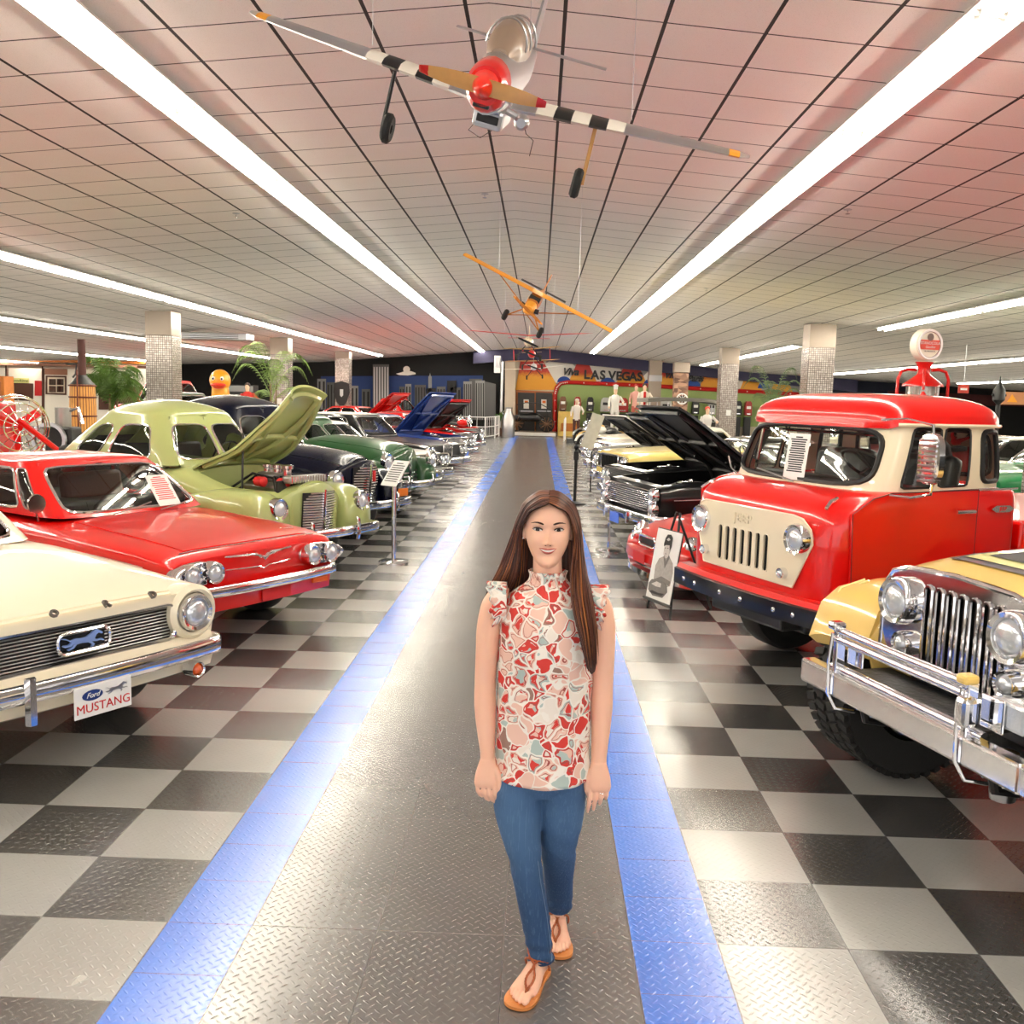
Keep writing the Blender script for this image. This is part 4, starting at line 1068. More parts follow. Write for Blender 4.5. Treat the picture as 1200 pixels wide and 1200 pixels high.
for sg in (1, -1):
    # fender: flat top, sloped outer front, pale pin-lines
    ys = .53*sg+.01; yo = .98*sg
    P = [(.06, .74), (.0, .92), (-.10, 1.0), (-.3, 1.03), (-.95, 1.03), (-1.1, .95), (-1.16, .80)]
    mb = MB(); mb.loft([[Vector((x+(k*.02), lerp(ys, yo, k)+0, z-.05*k**4-(.0 if k < 1 else .0))) for k in (0, .25, .5, .75, .9, 1)]+[Vector((x-.03, lerp(ys, yo, k), z-.06-.03*(k == 1))) for k in (1, .5, 0)] for x, z in P]); f = mb.build('fender', CYEL, t)
    mb = MB(); mb.add([(.05, ys, .76), (-.08, ys, .99), (-1.1, ys, .99), (-1.1, ys, .62), (-.9, ys, .55), (.0, ys, .6)], [[0, 1, 2, 3, 4, 5]]); mb.build('inner_fender', CYEL, t, solid=.02)
    for o in (.0, .07):
        rod(f, 'pin_line', CYL2, [(.055-o*1.2+.004, lerp(ys, yo, .2+o), .77+o*1.5), (.055-o*1.2, lerp(ys, yo, .8-o), .765+o*1.5), (-.05-o*.3, lerp(ys, yo, .86-o), .955), (-.14, lerp(ys, yo, .7-o), 1.012)], .006, 5)
    # mud tyre with lugs
    mb = MB(); x, y, r, wd = -.36, sg*.80, .435, .34
    mb.lathe([(r*.55, -wd*.42), (r*.8, -wd*.5), (r*.93, -wd*.49), (r*.965, -wd*.36), (r*.965, wd*.36), (r*.93, wd*.49), (r*.8, wd*.5), (r*.55, wd*.42)], (x, y, r), 'Y', 40)
    w = mb.build('wheel', RUBBER, t)
    mb = MB()
    for i in range(44):
        a = 2*PI*i/44
        for yy, tw in ((-.42, .25), (-.17, -.3), (.1, .3), (.36, -.25)):
            aa = a+(.09 if yy in (-.17, .36) else 0); c = Vector((x+r*.972*cos(aa), y+yy*wd, r+r*.972*sin(aa)))
            M = Matrix.Translation(c) @ Matrix.Rotation(-aa, 4, 'Y') @ Matrix.Rotation(tw, 4, 'X'); k = len(mb.v); mb.box((0, 0, 0), (.024, wd*.21, .040)); mb.xf(M, k)
    mb.build('tread_lugs', RUBBER, w, smooth=False)
    mb = MB(); e = sg*wd*.5; mb.lathe([(r*.58, e*.85), (r*.5, e*.5), (r*.3, e*.3), (r*.2, e*.6), (.001, e*.7)], (x, y, r), 'Y', 24); mb.lathe([(r*.58, e*.85), (r*.58, -e*.85)], (x, y, r), 'Y', 24); mb.build('rim', CHROME, w)
    wheel(t, -2.75, sg*.80, .43, .32)
    for dx, m in ((0, 1),):
        mb = MB(); mb.tube([(.12, sg*.42, .50), (.10, sg*.42, .42), (.0, sg*.42, .40), (-.35, sg*.42, .50)], .022, 8); mb.build('leaf_spring', BLACK, t)
        mb = MB(); mb.cyl((.08, sg*.42-.07, .47), (.08, sg*.42+.07, .47), .032, n=14); mb.cyl((.08, sg*.42-.085, .47), (.08, sg*.42+.085, .47), .014, n=10); mb.build('spring_shackle', DARKMETAL, t)
        mb = MB(); mb.box((.09, sg*.42-.055, .50), (.05, .01, .10)); mb.box((.09, sg*.42+.055, .50), (.05, .01, .10)); mb.build('shackle_bracket', CHROME, t, smooth=False)
mb = MB(); mb.tube([(-.36, -.66, .43), (-.36, -.2, .43), (-.36, -.1, .43), (-.36, .1, .43), (-.36, .66, .43)], [.045, .05, .12, .12, .045], 12); mb.build('axle', DARKMETAL, t)
rod(t, 'steering_link', BLACK, [(-.15, -.66, .42), (-.1, .1, .44), (-.15, .6, .47)], .018, 8)
mb = MB(); mb.lathe([(.05, -.1), (.06, 0), (.05, .1)], (-.05, .30, .42), 'Z', 14, cap=True); mb.build('shock_absorber', STEEL, t)
# bumper and brush guard
mb = MB(); mb.box((.24, .0, .593), (.08, 1.44, .115)); mb.build('bumper', CHROME, t, smooth=False, bevel=.012)
slab(t, 'bumper_end', CHROME, (.235, .78, .593), (.085, .12, .113), .01)
rod(t, 'guard_lower_bar', CHROME, [(.24, y, .668) for y in (-.5, 0, .5)], .022, 10)
for z, y0, y1 in ((.835, -.46, .42),):
    for dz in (-.022, .02): rod(t, 'guard_upper_bar', CHROME, [(.26, y0, z+dz), (.265, 0, z+dz), (.26, y1, z+dz)], .019, 10)
for y in (-.455, .415):
    mb = MB(); mb.loft([[(.22+dx, y-.016+dy, z) for dx, dy in ((0, 0), (.05, 0), (.05, .032), (0, .032))] for z in (.56, .70, .86)]); mb.build('guard_upright', CHROME, t, smooth=False, bevel=.006)
    rod(t, 'guard_strap', CHROME, [(.285, y, .84), (.292, y-.01, .7), (.29, y-.005, .55), (.26, y+.02, .48), (.16, y+.03, .46)], .008, 6)
    slab(t, 'guard_backplate', CHROME, (.21, y+.08, .76), (.012, .12, .13), .006)
    slab(t, 'guard_end_cap', CHROME if y < 0 else CYEL, (.265, y, .875), (.07, .06, .04), .014)
M = frame((.30, .40, .755), (0, 1, 0), (1, 0, 0))
slab(t, 'fog_light', CHROME, (.28, .44, .755), (.07, .07, .12), .02); slab(t, 'fog_light', LENS, (.16, .55, .77), (.08, .18, .11), .015)
slab(t, 'splash_apron', DARKMETAL, (.10, 0, .66), (.24, .86, .015), .004); slab(t, 'radiator_core', BLACK, (-.12, .02, .8), (.04, .8, .5), 0)
slab(t, 'tub_body', CYEL, (-2.15, 0, .88), (1.8, 1.5, .62), .05); slab(t, 'cowl', CYEL, (-1.32, 0, 1.02), (.2, 1.3, .46), .04)
rod(t, 'windshield_frame', BLACK, [(-1.38, -.62, 1.24), (-1.52, -.62, 1.72), (-1.52, .62, 1.72), (-1.38, .62, 1.24)], .02, 8)
mb = MB(); mb.add([(-1.385, -.6, 1.26), (-1.52, -.6, 1.70), (-1.52, .6, 1.70), (-1.385, .6, 1.26)], [[0, 1, 2, 3]]); mb.build('windshield', GLASS, t, solid=.006, smooth=False)
for sg in (1, -1):
    mb = MB(); mb.box((-2.0, sg*.36, 1.25), (.5, .48, .14)); mb.box((-2.26, sg*.36, 1.45), (.13, .48, .5)); mb.build('seat', BLKSEAT, t, bevel=.04)
    rod(t, 'hood_latch', CHROME, [(-.12, .50*sg+.02, 1.06), (-.12, .53*sg+.02, 1.10), (-.12, .52*sg+.02, 1.14)], .014, 6)

# ------------------------------------------------------------ low red sports car
t = thing('sports_car', 'low bright red sports car with its nose poking out behind the easel', 'car', (1.16, 9.62, 0), R(196))
H = Hull([(-4.3, .80, .3, .62, .86, 4), (-3.3, .88, .2, .62, .9, 3.5), (-1.7, .87, .18, .6, .84, 3), (-1.0, .87, .2, .58, .76, 3), (-.5, .86, .2, .54, .66, 3), (-.18, .82, .2, .46, .56, 3.2), (-.05, .74, .21, .40, .50, 3), (0, .62, .23, .36, .44, 3)], [(-.95, .31), (-3.4, .31)])
H.build(RED, t); wheels(t, (-.95, -3.4), .74, .31, .24)
cb = Cabin((-1.65, -3.6, .74, .83, .88), (-2.35, -3.0, .52, 1.14), n=7, dome=.04)
cb.build(RED, t, [(0, .05, .95, .06, .94, 8, 'windshield'), (1, .15, .8, .12, .9, 6, 'side_window'), (2, .08, .92, .1, .92, 6, 'rear_window'), (3, .2, .85, .12, .9, 6, 'side_window')], trim=BLACK); interior(t, cb, BLKSEAT)
for sg in (1, -1):
    headlamp(t, (-.14, sg*.64, .53), .085, (1, sg*.1, .35)); headlamp(t, (.0, sg*.42, .50), .04, (1, 0, .1), bezel=CHROME, name='driving_light')
rod(t, 'nose_grille', CHROME, rrect(.40, .10, .045, x=.045, z0=.49, bow=.4), .012, 6, closed=True)
slab(t, 'grille_opening', BLACK, (.0, 0, .49), (.05, .38, .08), .01)
mb = MB(); mb.loft([[(.05+dx-.18*abs(y/.8)**2.4, y, z) for dx, z in ((0, .40), (.05, .38), (.06, .30), (.03, .27), (-.05, .27), (-.05, .4))] for y in [-.82+.082*i for i in range(21)]]); mb.build('bumper', RED, t)
mb = MB(); mb.loft([[(.03+dx-.18*abs(y/.8)**2.4, y, z) for dx, z in ((0, .22), (.05, .20), (.06, .15), (-.05, .15))] for y in [-.80+.08*i for i in range(21)]]); mb.build('chin_spoiler', CHROME, t)
slab(t, 'license_plate', REDINK, (.115, .0, .33), (.008, .3, .1), .003)

# ------------------------------------------------------------ rest of the row
t, H = sixties('black sixties convertible with its huge black hood raised and a barred grille', (1.12, 12.5, 0), R(196), BLKP, openh=R(38), under=BLACK, lights='stack', W=1.0, gw=.78, plated=PLB, hz=.93, lz=.66, roofz=1.38, eng=True)
mb = MB()
for sg in (1, -1): mb.box((0, sg*.42, 0), (.06, .5, .02), rz=sg*.5)
del mb
rod(t, 'hood_hinge', BLACK, [(-1.55, .55, .85), (-1.45, .55, 1.05), (-1.25, .55, 1.15)], .02, 6); rod(t, 'hood_hinge', BLACK, [(-1.55, -.55, .85), (-1.45, -.55, 1.05), (-1.25, -.55, 1.15)], .02, 6)
for z_ in (0, 1):
    rod(t, 'hood_scissor', BLACK, [(-1.6+.2*z_, .3, .9), (-1.45, .3, 1.0+.1*z_), (-1.3, .3, 1.12)], .015, 6)
sixties('black muscle car with green stripes on its raised hood', (1.28, 15.4, 0), R(197), BLKP, openh=R(37), under=BLACK, lights='quad', W=.92, L=4.8, gw=.7, plated=PLB, gm=DARKMETAL, hz=.90)
t2 = [o for o in bpy.data.objects if o.get('label', '').startswith('black muscle car')][0]
hd = [c for c in t2.children if c.name.startswith('hood') and not c.name.startswith('hood_')][0]
for y in (.22, -.22, .64, -.64):
    mb = MB(); mb.box((.68, y, .036), (1.26, .10, .006)); mb.build('hood_stripe', KGRN, hd, smooth=False)
sixties('pale yellow open roadster with a black radiator grille beyond the green-striped car', (1.30, 18.4, 0), R(197), YELP, lights='single', W=.9, L=4.8, grille='vert', gw=.8, hz=.98, lz=.72, gm=DARKMETAL, top='none')
sixties('white hardtop with a dark hood tilted up beyond the pale yellow roadster', (1.35, 21.6, 0), R(198), WHTP, openh=R(36), under=DARKMETAL, L=4.4)
sixties('white convertible with chrome hoops showing above its long hood', (1.45, 25.0, 0), R(198), WHTP, top='none', lights='quad')
sixties('cream white low coupe near the motorcycles', (1.55, 28.4, 0), R(198), CREAM, lights='single', L=4.4, roofz=1.3)
# ------------------------------------------------------------ the visitor in the aisle
pw = thing('person', 'smiling person with long brown hair, patterned sleeveless blouse, blue jeans and tan sandals, mid-stride', 'person', (0, 3.0, 0))
g = NX('skin')
n1 = g.noise(9, 4)
g.L.new(g.mix(n1, (.80, .44, .30), (.87, .52, .37)), g.b.inputs['Base Color'])
g.b.inputs['Roughness'].default_value = .5; g.b.inputs['Subsurface Weight'].default_value = .12
g.b.inputs['Subsurface Radius'].default_value = (.02, .008, .004); g.b.inputs['Subsurface Scale'].default_value = .5
SKIN = g.m
def vloft(mb, rows, n=28, k=34, e=2.0, mod=None):
    rows = sorted(rows); rings = []
    for i in range(k+1):
        z = lerp(rows[0][0], rows[-1][0], i/k); cx, cy, rx, ry = interp(rows, z); rg = []
        for j in range(n):
            a = 2*PI*j/n; c_, s_ = cos(a), sin(a); f = mod(a, z) if mod else 0
            rg.append((cx+(rx+f)*abs(c_)**(2/e)*(1 if c_ > 0 else -1), cy+(ry+f)*abs(s_)**(2/e)*(1 if s_ > 0 else -1), z))
        rings.append(rg)
    mb.loft(rings); return mb
HX, HY, HZ = .040, .0, 1.374
HW = [(0, .012), (.006, .026), (.02, .040), (.04, .052), (.065, .062), (.09, .0685), (.12, .0725), (.15, .072), (.18, .063), (.203, .045), (.216, .026), (.222, .004)]
HF = [(0, -.070), (.006, -.080), (.02, -.087), (.04, -.083), (.062, -.085), (.09, -.085), (.12, -.083), (.15, -.088), (.18, -.080), (.203, -.058), (.216, -.032), (.222, -.004)]
HB = [(0, -.05), (.006, -.03), (.02, -.01), (.04, .02), (.065, .055), (.09, .078), (.12, .090), (.15, .092), (.18, .082), (.203, .060), (.216, .036), (.222, .006)]
G2 = lambda x, z, x0, z0, sx, sz: math.exp(-((x-x0)/sx)**2-((z-z0)/sz)**2)
def head_pt(a, t, off=0):
    w, = interp(HW, t); f, = interp(HF, t); b, = interp(HB, t)
    c_, s_ = cos(a), sin(a); e = 2.25
    x = (w+off)*abs(c_)**(2/e)*(1 if c_ > 0 else -1)
    if s_ < 0: y = (f-off-.005)*abs(s_)**(2/e)+.005
    else: y = (b+off-.005)*abs(s_)**(2/e)+.005
    if s_ < 0 and off < .003:
        y -= .020*G2(x, t, 0, .084, .0075, .0085)+.0105*G2(x, t, 0, .10, .0065, .02)+.006*(G2(x, t, .011, .080, .006, .006)+G2(x, t, -.011, .080, .006, .006))
        y += .0075*(G2(x, t, .033, .121, .016, .011)+G2(x, t, -.033, .121, .016, .011))
        y -= .004*(G2(x, t, .034, .139, .02, .008)+G2(x, t, -.034, .139, .02, .008))
        y -= .0055*(G2(x, t, .042, .085, .017, .016)+G2(x, t, -.042, .085, .017, .016))
        y -= .0045*G2(x, t, 0, .061, .026, .010)+.004*G2(x, t, 0, .016, .018, .012)
        y += .003*G2(x, t, 0, .042, .018, .006)
    return Vector((HX+x, HY+y, HZ+t))
def face_y(x, t):
    """front surface of the face at offset x from its middle line"""
    lo, hi = -PI, -PI/2
    best = None
    for i in range(121):
        a = -PI+PI*i/120; p = head_pt(a, t)
        if best is None or abs(p.x-HX-x) < best[0]: best = (abs(p.x-HX-x), p.y)
    return best[1]
body = MB()
body.loft([[head_pt(2*PI*j/96, .0005+.2212*(i/70)) for j in range(96)] for i in range(71)])
for sg in (1, -1):      # ears
    body.lathe([(.001, -.006), (.012, -.004), (.013, .002), (.009, .005), (.001, .004)], (0, 0, 0), 'X', 14); k = 14*5
    for i in range(len(body.v)-k, len(body.v)): x, y, z = body.v[i]; body.v[i] = (HX+sg*(.0745+x*sg), .012+y*.9, HZ+.103+z*1.9)
vloft(body, [(1.24, .045, .02, .075, .06), (1.30, .045, .012, .062, .052), (1.335, .044, .008, .049, .046), (1.37, .042, .0, .046, .046), (1.41, .041, .0, .045, .05), (1.44, .04, .0, .04, .05)])
vloft(body, [(.80, .045, .0, .12, .085), (.90, .045, .0, .11, .08), (1.05, .045, .0, .12, .085), (1.2, .045, .005, .125, .08), (1.25, .045, .008, .11, .06), (1.28, .045, .01, .09, .05), (1.32, .045, .012, .06, .045)])
for rows in ([(1.295, -.100, .006, .022, .022), (1.278, -.112, .005, .034, .036), (1.24, -.126, .004, .040, .043), (1.17, -.138, .002, .040, .045), (1.08, -.143, .0, .037, .042), (.99, -.147, .0, .034, .037), (.93, -.146, -.006, .035, .037), (.87, -.142, -.016, .033, .034), (.80, -.136, -.027, .027, .028), (.755, -.132, -.036, .0235, .022), (.735, -.131, -.040, .024, .019)],
             [(1.295, .188, .006, .022, .022), (1.278, .200, .005, .034, .036), (1.24, .214, .004, .040, .043), (1.17, .225, .002, .040, .045), (1.08, .228, .0, .037, .042), (.99, .230, .0, .034, .037), (.93, .230, -.004, .035, .037), (.87, .229, -.013, .032, .034), (.80, .227, -.024, .027, .028), (.755, .225, -.033, .025, .022), (.735, .225, -.037, .026, .019)]):
    vloft(body, rows, 24, 40)
    for x, y, z, rx in ():
        pass
def hand(cx, cy, z0, sg, fing, thumb):
    """sg=+1: thumb towards +x"""
    vloft(body, [(z0+.012, cx, cy, .024, .018), (z0-.01, cx-.001*sg, cy-.004, .030, .016), (z0-.04, cx-.003*sg, cy-.008, .036, .0155), (z0-.065, cx-.004*sg, cy-.010, .037, .0145), (z0-.078, cx-.004*sg, cy-.010, .033, .011)], 24, 14, e=2.6)
    for pts, r in fing: body.tube([Vector(p) for p in pts], [r*1.05, r*1.0, r*1.05, r*.9, r*.6], 12)
    body.tube([Vector(p) for p in thumb], [.013, .0125, .0105, .0098, .006], 12)
# hand beside the blouse hem on the photo's left: fingers curl in towards the thigh
z0, cx, cy = .735, -.131, -.042
fl = []
for k, (dx, ln, cur) in enumerate(((.027, .080, .55), (.009, .082, .6), (-.009, .074, .7), (-.027, .058, .8))):
    b = Vector((cx-.004+dx, cy-.012, z0-.066)); d1 = Vector((.10*(k > -1), -.12, -1)).normalized(); p1 = b+d1*ln*.42; d2 = Vector((.42, .28+.1*cur, -.9)).normalized(); p2 = p1+d2*ln*.32; d3 = Vector((.6, .55, -.75)).normalized(); p3 = p2+d3*ln*.24
    fl.append(([b, (b+p1)/2, p1, p2, p3], .0074 if k < 3 else .0066))
tb = [(cx+.022, cy-.002, z0-.014), (cx+.036, cy-.012, z0-.034), (cx+.041, cy-.018, z0-.060), (cx+.040, cy-.018, z0-.078), (cx+.036, cy-.014, z0-.094)]
hand(cx, cy, z0, 1, fl, tb)
z0, cx, cy = .735, .225, -.040
fr = []
for k, (dx, ln, bend) in enumerate(((-.028, .092, .0), (-.0095, .086, .1), (.009, .072, .45), (.026, .054, .7))):
    b = Vector((cx+.002+dx, cy-.012, z0-.068)); d1 = Vector((-.02, -.1, -1)).normalized(); p1 = b+d1*ln*.42; d2 = Vector((-.08, .25+bend*.6, -1)).normalized(); p2 = p1+d2*ln*.32; d3 = Vector((-.06, .4+bend, -.9)).normalized(); p3 = p2+d3*ln*.26
    fr.append(([b, (b+p1)/2, p1, p2, p3], .0074 if k < 3 else .0064))
tb = [(cx-.022, cy+.002, z0-.016), (cx-.034, cy-.004, z0-.038), (cx-.037, cy-.006, z0-.062), (cx-.035, cy-.006, z0-.08), (cx-.031, cy-.004, z0-.096)]
hand(cx, cy, z0, -1, fr, tb)
# legs under the jeans, then feet
for rows in ([(.86, -.03, .0, .07, .08), (.60, -.030, -.02, .06, .065), (.43, -.004, -.045, .034, .036), (.25, .028, -.045, .030, .032), (.10, .055, -.03, .026, .032), (.05, .060, -.022, .026, .034)],
             [(.86, .11, .0, .07, .08), (.60, .110, .01, .05, .055), (.43, .108, .034, .032, .034), (.36, .110, .075, .030, .032), (.25, .117, .145, .028, .030), (.10, .122, .225, .026, .032), (.05, .122, .240, .026, .034)]): vloft(body, rows, 18, 24)
def foot(heel, tip, side, lift=0):
    """side=+1: big toe on the +normal side; returns a local->world function"""
    h = Vector((*heel, 0)); d = (Vector((*tip, 0))-h); L = d.length; d.normalize(); nrm = Vector((-d.y, d.x, 0))*side
    s_ = L/.235
    F = lambda s, w, z: h+d*(s*s_)+nrm*w*s_+Vector((0, 0, z+.016+lift))
    rings = []
    for s, c, hw, top in ((.0, 0, .014, .022), (.008, 0, .022, .04), (.03, 0, .028, .066), (.055, 0, .029, .078), (.085, .001, .031, .062), (.12, .003, .037, .046), (.15, .003, .042, .034), (.172, .002, .044, .026), (.185, .0, .043, .020)):
        rings.append([F(s, c+hw*cos(2*PI*j/20), max(0, top*.42+top*.58*sin(2*PI*j/20))) for j in range(20)])
    body.loft(rings)
    for k, (w, l, r) in enumerate(((.029, .234, .0115), (.012, .232, .0082), (-.002, .226, .0078), (-.015, .216, .0074), (-.028, .203, .0072))):
        body.tube([F(.168, w*.92, .011), F(lerp(.168, l, .5), w, r+.005), F(l-.010, w, r*.95), F(l, w, r*.75)], [r*.95, r, r, r*.55], 10)
    return F
FA = foot((.074, .020), (-.020, -.205), 1)
FB = foot((.121, .300), (.128, .075), -1)
bo = body.build('body', SKIN, pw, fix=False)
q = bo.modifiers.new('r', 'REMESH'); q.mode = 'VOXEL'; q.voxel_size = .0023; q.use_smooth_shade = True
q = bo.modifiers.new('s', 'SMOOTH'); q.factor = .5; q.iterations = 6

# face details
EYEW = mat('eye_white', (.93, .90, .87), .25); IRIS = mat('iris_brown', (.16, .09, .06), .15, coat=1); LASH = mat('lash_brown', (.13, .075, .05), .8)
LIP = mat('lips', (.72, .36, .31), .4); TEETH = mat('teeth', (.95, .93, .89), .25); BROW = mat('brow_hair', (.20, .11, .075), .9)
for sg in (1, -1):
    ex, et = sg*.0325, .1225
    def E(u, v, o=0):
        x = ex+u; t = et+v; return Vector((HX+x, face_y(x, t)-o, HZ+t))
    al = [(.0145*cos(2*PI*i/24), (.0060 if sin(2*PI*i/24) > 0 else .0042)*sin(2*PI*i/24)) for i in range(24)]
    mb = MB(); mb.loft([[E(x*k, z*k, o) for x, z in al] for k, o in ((1, .0012), (.7, .0026), (.3, .0032), (.02, .0034))], cap=False); e = mb.build('eye', EYEW, pw)
    mb = MB(); mb.loft([[E(.0062*k*cos(2*PI*i/16)-.0005, max(-.0042, min(.0058, .0062*k*sin(2*PI*i/16))), o) for i in range(16)] for k, o in ((1, .0034), (.5, .0042), (.05, .0044))], cap=False); mb.build('iris', IRIS, e)
    mb = MB(); mb.tube([E(lerp(-.0155, .0165, i/10) if sg > 0 else lerp(.0155, -.0165, i/10), .0064*sin(PI*(i+.3)/10.8)+.0004, .0030) for i in range(11)], [.0008]+[.0019]*8+[.0015, .0007], 6); mb.build('eyelash', LASH, e)
    mb = MB(); mb.tube([E(lerp(-.014, .015, i/8), -.0040*sin(PI*i/8), .0018) for i in range(9)], .0006, 5); mb.build('lower_lash', mat('lid_brown', (.45, .24, .17), .8), e)  # thin brown line along the lower lid
    mb = MB(); mb.tube([E(sg*lerp(-.018, .021, i/10), .0185+.0065*sin(PI*i/10*.85)-.002*(i/10), .0014) for i in range(11)], [.0018, .0034, .0038, .0038, .0036, .0033, .0029, .0025, .0019, .0013, .0007], 6, flat=.8); mb.build('eyebrow', BROW, pw)
    mb = MB(); mb.ball((HX+sg*.0775, .004, HZ+.084), .0035, 8, 6); mb.build('earring', CHROME, pw)
    mb = MB(); mb.ball(tuple(E(-ex+sg*.0068, -.0455, .0009)), .0024, 8, 6, (1.2, .5, .7)); mb.build('nostril', mat('nostril_shade', (.36, .15, .10), .9), pw)
ML = lambda u, v, o: Vector((HX+u, face_y(u, .0605+v)-o, HZ+.0605+v))
W_ = .0280; cur = lambda u: .0062*(abs(u)/W_)**2
mb = MB(); mb.loft([[ML(u*W_, cur(u*W_)+z*(1-abs(u)**2.5)+.0, o) for z, o in ((.0068-.0012*math.exp(-(u/.12)**2), .0006), (.0045, .0028), (.0022, .0026), (.0012, .001))] for u in [-1+.1*i for i in range(21)]], closed=True); mb.build('upper_lip', LIP, pw)
mb = MB(); mb.loft([[ML(u*W_*.94, cur(u*W_)+z*(1-abs(u)**2.2), o) for z, o in ((-.0044, .001), (-.0055, .0030), (-.0095, .0034), (-.0125, .0008))] for u in [-1+.1*i for i in range(21)]], closed=True); mb.build('lower_lip', LIP, pw)
mb = MB(); mb.loft([[ML(u*W_*.88, cur(u*W_)+z*(1-abs(u)**3), o) for z, o in ((.0024, .0004), (.0018, .0012), (-.0040, .0012), (-.0052, .0004))] for u in [-1+.1*i for i in range(21)]], closed=True); mb.build('teeth', TEETH, pw)
mb = MB(); mb.lathe([(.0092, -.0012), (.0102, 0), (.0092, .0012)], tuple(Vector(fr[2][0][1])), 'Z', 18); rg = mb.build('ring', CHROME, pw)

# ---- hair
HAIRM = [mat('hair_brown', (.36, .19, .12), .42, sheen=.2), mat('hair_dark', (.22, .11, .07), .45), mat('hair_gold', (.62, .38, .20), .42)]
for m_ in HAIRM: m_.node_tree.nodes['Principled BSDF'].inputs['Specular IOR Level'].default_value = .45
hs = rnd
def spline(P, n):
    P = [Vector(p) for p in P]; out = []
    for i in range(len(P)-1):
        p0 = P[max(i-1, 0)]; p1 = P[i]; p2 = P[i+1]; p3 = P[min(i+2, len(P)-1)]
        for k in range(n):
            t = k/n; out.append(.5*((2*p1)+(p2-p0)*t+(2*p0-5*p1+4*p2-p3)*t*t+(3*p1-p0-3*p2+p3)*t**3))
    out.append(P[-1]); return out
def H_(*p): return [Vector((HX+a, b, HZ+c)) for a, b, c in p]
right = [H_((.001, -.078, .206), (.024, -.088, .196), (.055, -.074, .178), (.073, -.050, .140), (.082, -.034, .095), (.079, -.042, .04), (.074, -.055, -.02), (.079, -.100, -.09), (.100, -.130, -.18), (.130, -.132, -.29)),
         H_((.001, -.060, .220), (.030, -.066, .214), (.063, -.056, .186), (.084, -.035, .140), (.094, -.028, .095), (.098, -.030, .04), (.102, -.045, -.02), (.107, -.092, -.09), (.125, -.130, -.18), (.145, -.132, -.31)),
         H_((.001, -.020, .233), (.036, -.020, .229), (.075, -.015, .196), (.095, -.008, .145), (.103, -.005, .095), (.110, -.010, .04), (.120, -.030, -.02), (.130, -.080, -.08), (.145, -.122, -.18), (.156, -.128, -.30)),
         H_((.001, .040, .232), (.035, .045, .226), (.075, .045, .19), (.093, .045, .14), (.100, .04, .09), (.108, .03, .04), (.120, .0, -.02), (.136, -.062, -.07), (.153, -.112, -.17), (.160, -.120, -.27))]
left = [H_((-.001, -.078, .206), (-.024, -.088, .196), (-.055, -.074, .178), (-.074, -.045, .142), (-.083, .004, .105), (-.084, .020, .05), (-.088, .025, -.02), (-.105, .055, -.09), (-.160, .085, -.18), (-.205, .09, -.27)),
        H_((-.001, -.060, .220), (-.030, -.066, .214), (-.063, -.056, .186), (-.084, -.030, .140), (-.097, .005, .095), (-.108, .015, .04), (-.128, .02, -.02), (-.155, .05, -.08), (-.190, .08, -.17), (-.216, .09, -.28)),
        H_((-.001, -.020, .233), (-.036, -.020, .229), (-.075, -.015, .196), (-.096, -.006, .145), (-.110, .0, .095), (-.128, .008, .04), (-.150, .022, -.02), (-.178, .05, -.08), (-.206, .08, -.17), (-.222, .09, -.29)),
        H_((-.001, .040, .232), (-.035, .045, .226), (-.075, .045, .19), (-.093, .045, .14), (-.106, .05, .09), (-.118, .06, .04), (-.135, .065, -.02), (-.160, .075, -.07), (-.190, .095, -.16), (-.210, .10, -.26))]
back = [H_((-.001, .035, .232), (-.04, .06, .215), (-.085, .075, .14), (-.10, .08, .06), (-.105, .085, -.04), (-.12, .10, -.12), (-.13, .11, -.22)),
        H_((.0, .05, .230), (.0, .085, .205), (.0, .108, .14), (.0, .108, .06), (.0, .100, -.04), (.0, .11, -.12), (.0, .12, -.24)),
        H_((.001, .035, .232), (.04, .06, .215), (.085, .075, .14), (.10, .08, .06), (.105, .075, -.04), (.12, .085, -.12), (.12, .10, -.22))]
def sheet(gds, n_str, lay=.004):
    gs = [spline(g_, 5) for g_ in gds]; m = len(gs[0])
    def S(u, i):
        u = max(0, min(1, u))*(len(gs)-1); a = min(int(u), len(gs)-2); f = u-a; f = f*f*(3-2*f)*.35+f*.65
        return gs[a][i].lerp(gs[a+1][i], f)
    hb = MB(); hb.grid(lambda u, v: S(u, min(m-1, int(v*(m-1)+.5)))-Vector((0, 0, .003)), 14, m-1)
    hb.grid(lambda u, v: S(u, min(m-1, int(v*(m-1)+.5)))*1+Vector((0, .008, -.004)), 14, m-1); hb.m = [1]*len(hb.m)
    for k in range(n_str):
        u = (k+.5)/n_str; hb.cur = hs.choice((0, 0, 0, 1, 1, 2)); w1, w2 = hs.uniform(-.02, .02), hs.uniform(-.035, .035)
        L_ = m-hs.randint(0, 5); ph = hs.uniform(0, 6); o = hs.uniform(0, lay)
        pts = []
        for i in range(L_):
            v = i/(m-1); p = S(u+w1*v+w2*v*v, i).copy(); out = (p-Vector((HX, .02, p.z))); out.z = 0
            if out.length > 1e-4: out.normalize()
            p += out*o*min(1, v*4)+Vector((.0022*sin(ph+v*7)*v*2, 0, 0)); p.z += (0.002 if v < .25 else 0); pts.append(p)
        r_ = hs.uniform(.0022, .0042); hb.tube(pts, [r_*(.7 if i < 2 else 1 if i < L_-6 else max(.12, (L_-1-i)/6)) for i in range(L_)], 5, flat=.6)
    return hb
hair = MB()
for gd, ns in ((right, 95), (left, 95), (back, 60)):
    h_ = sheet(gd, ns); o = len(hair.v); hair.v += h_.v; hair.f += [[i+o for i in f] for f in h_.f]; hair.m += h_.m
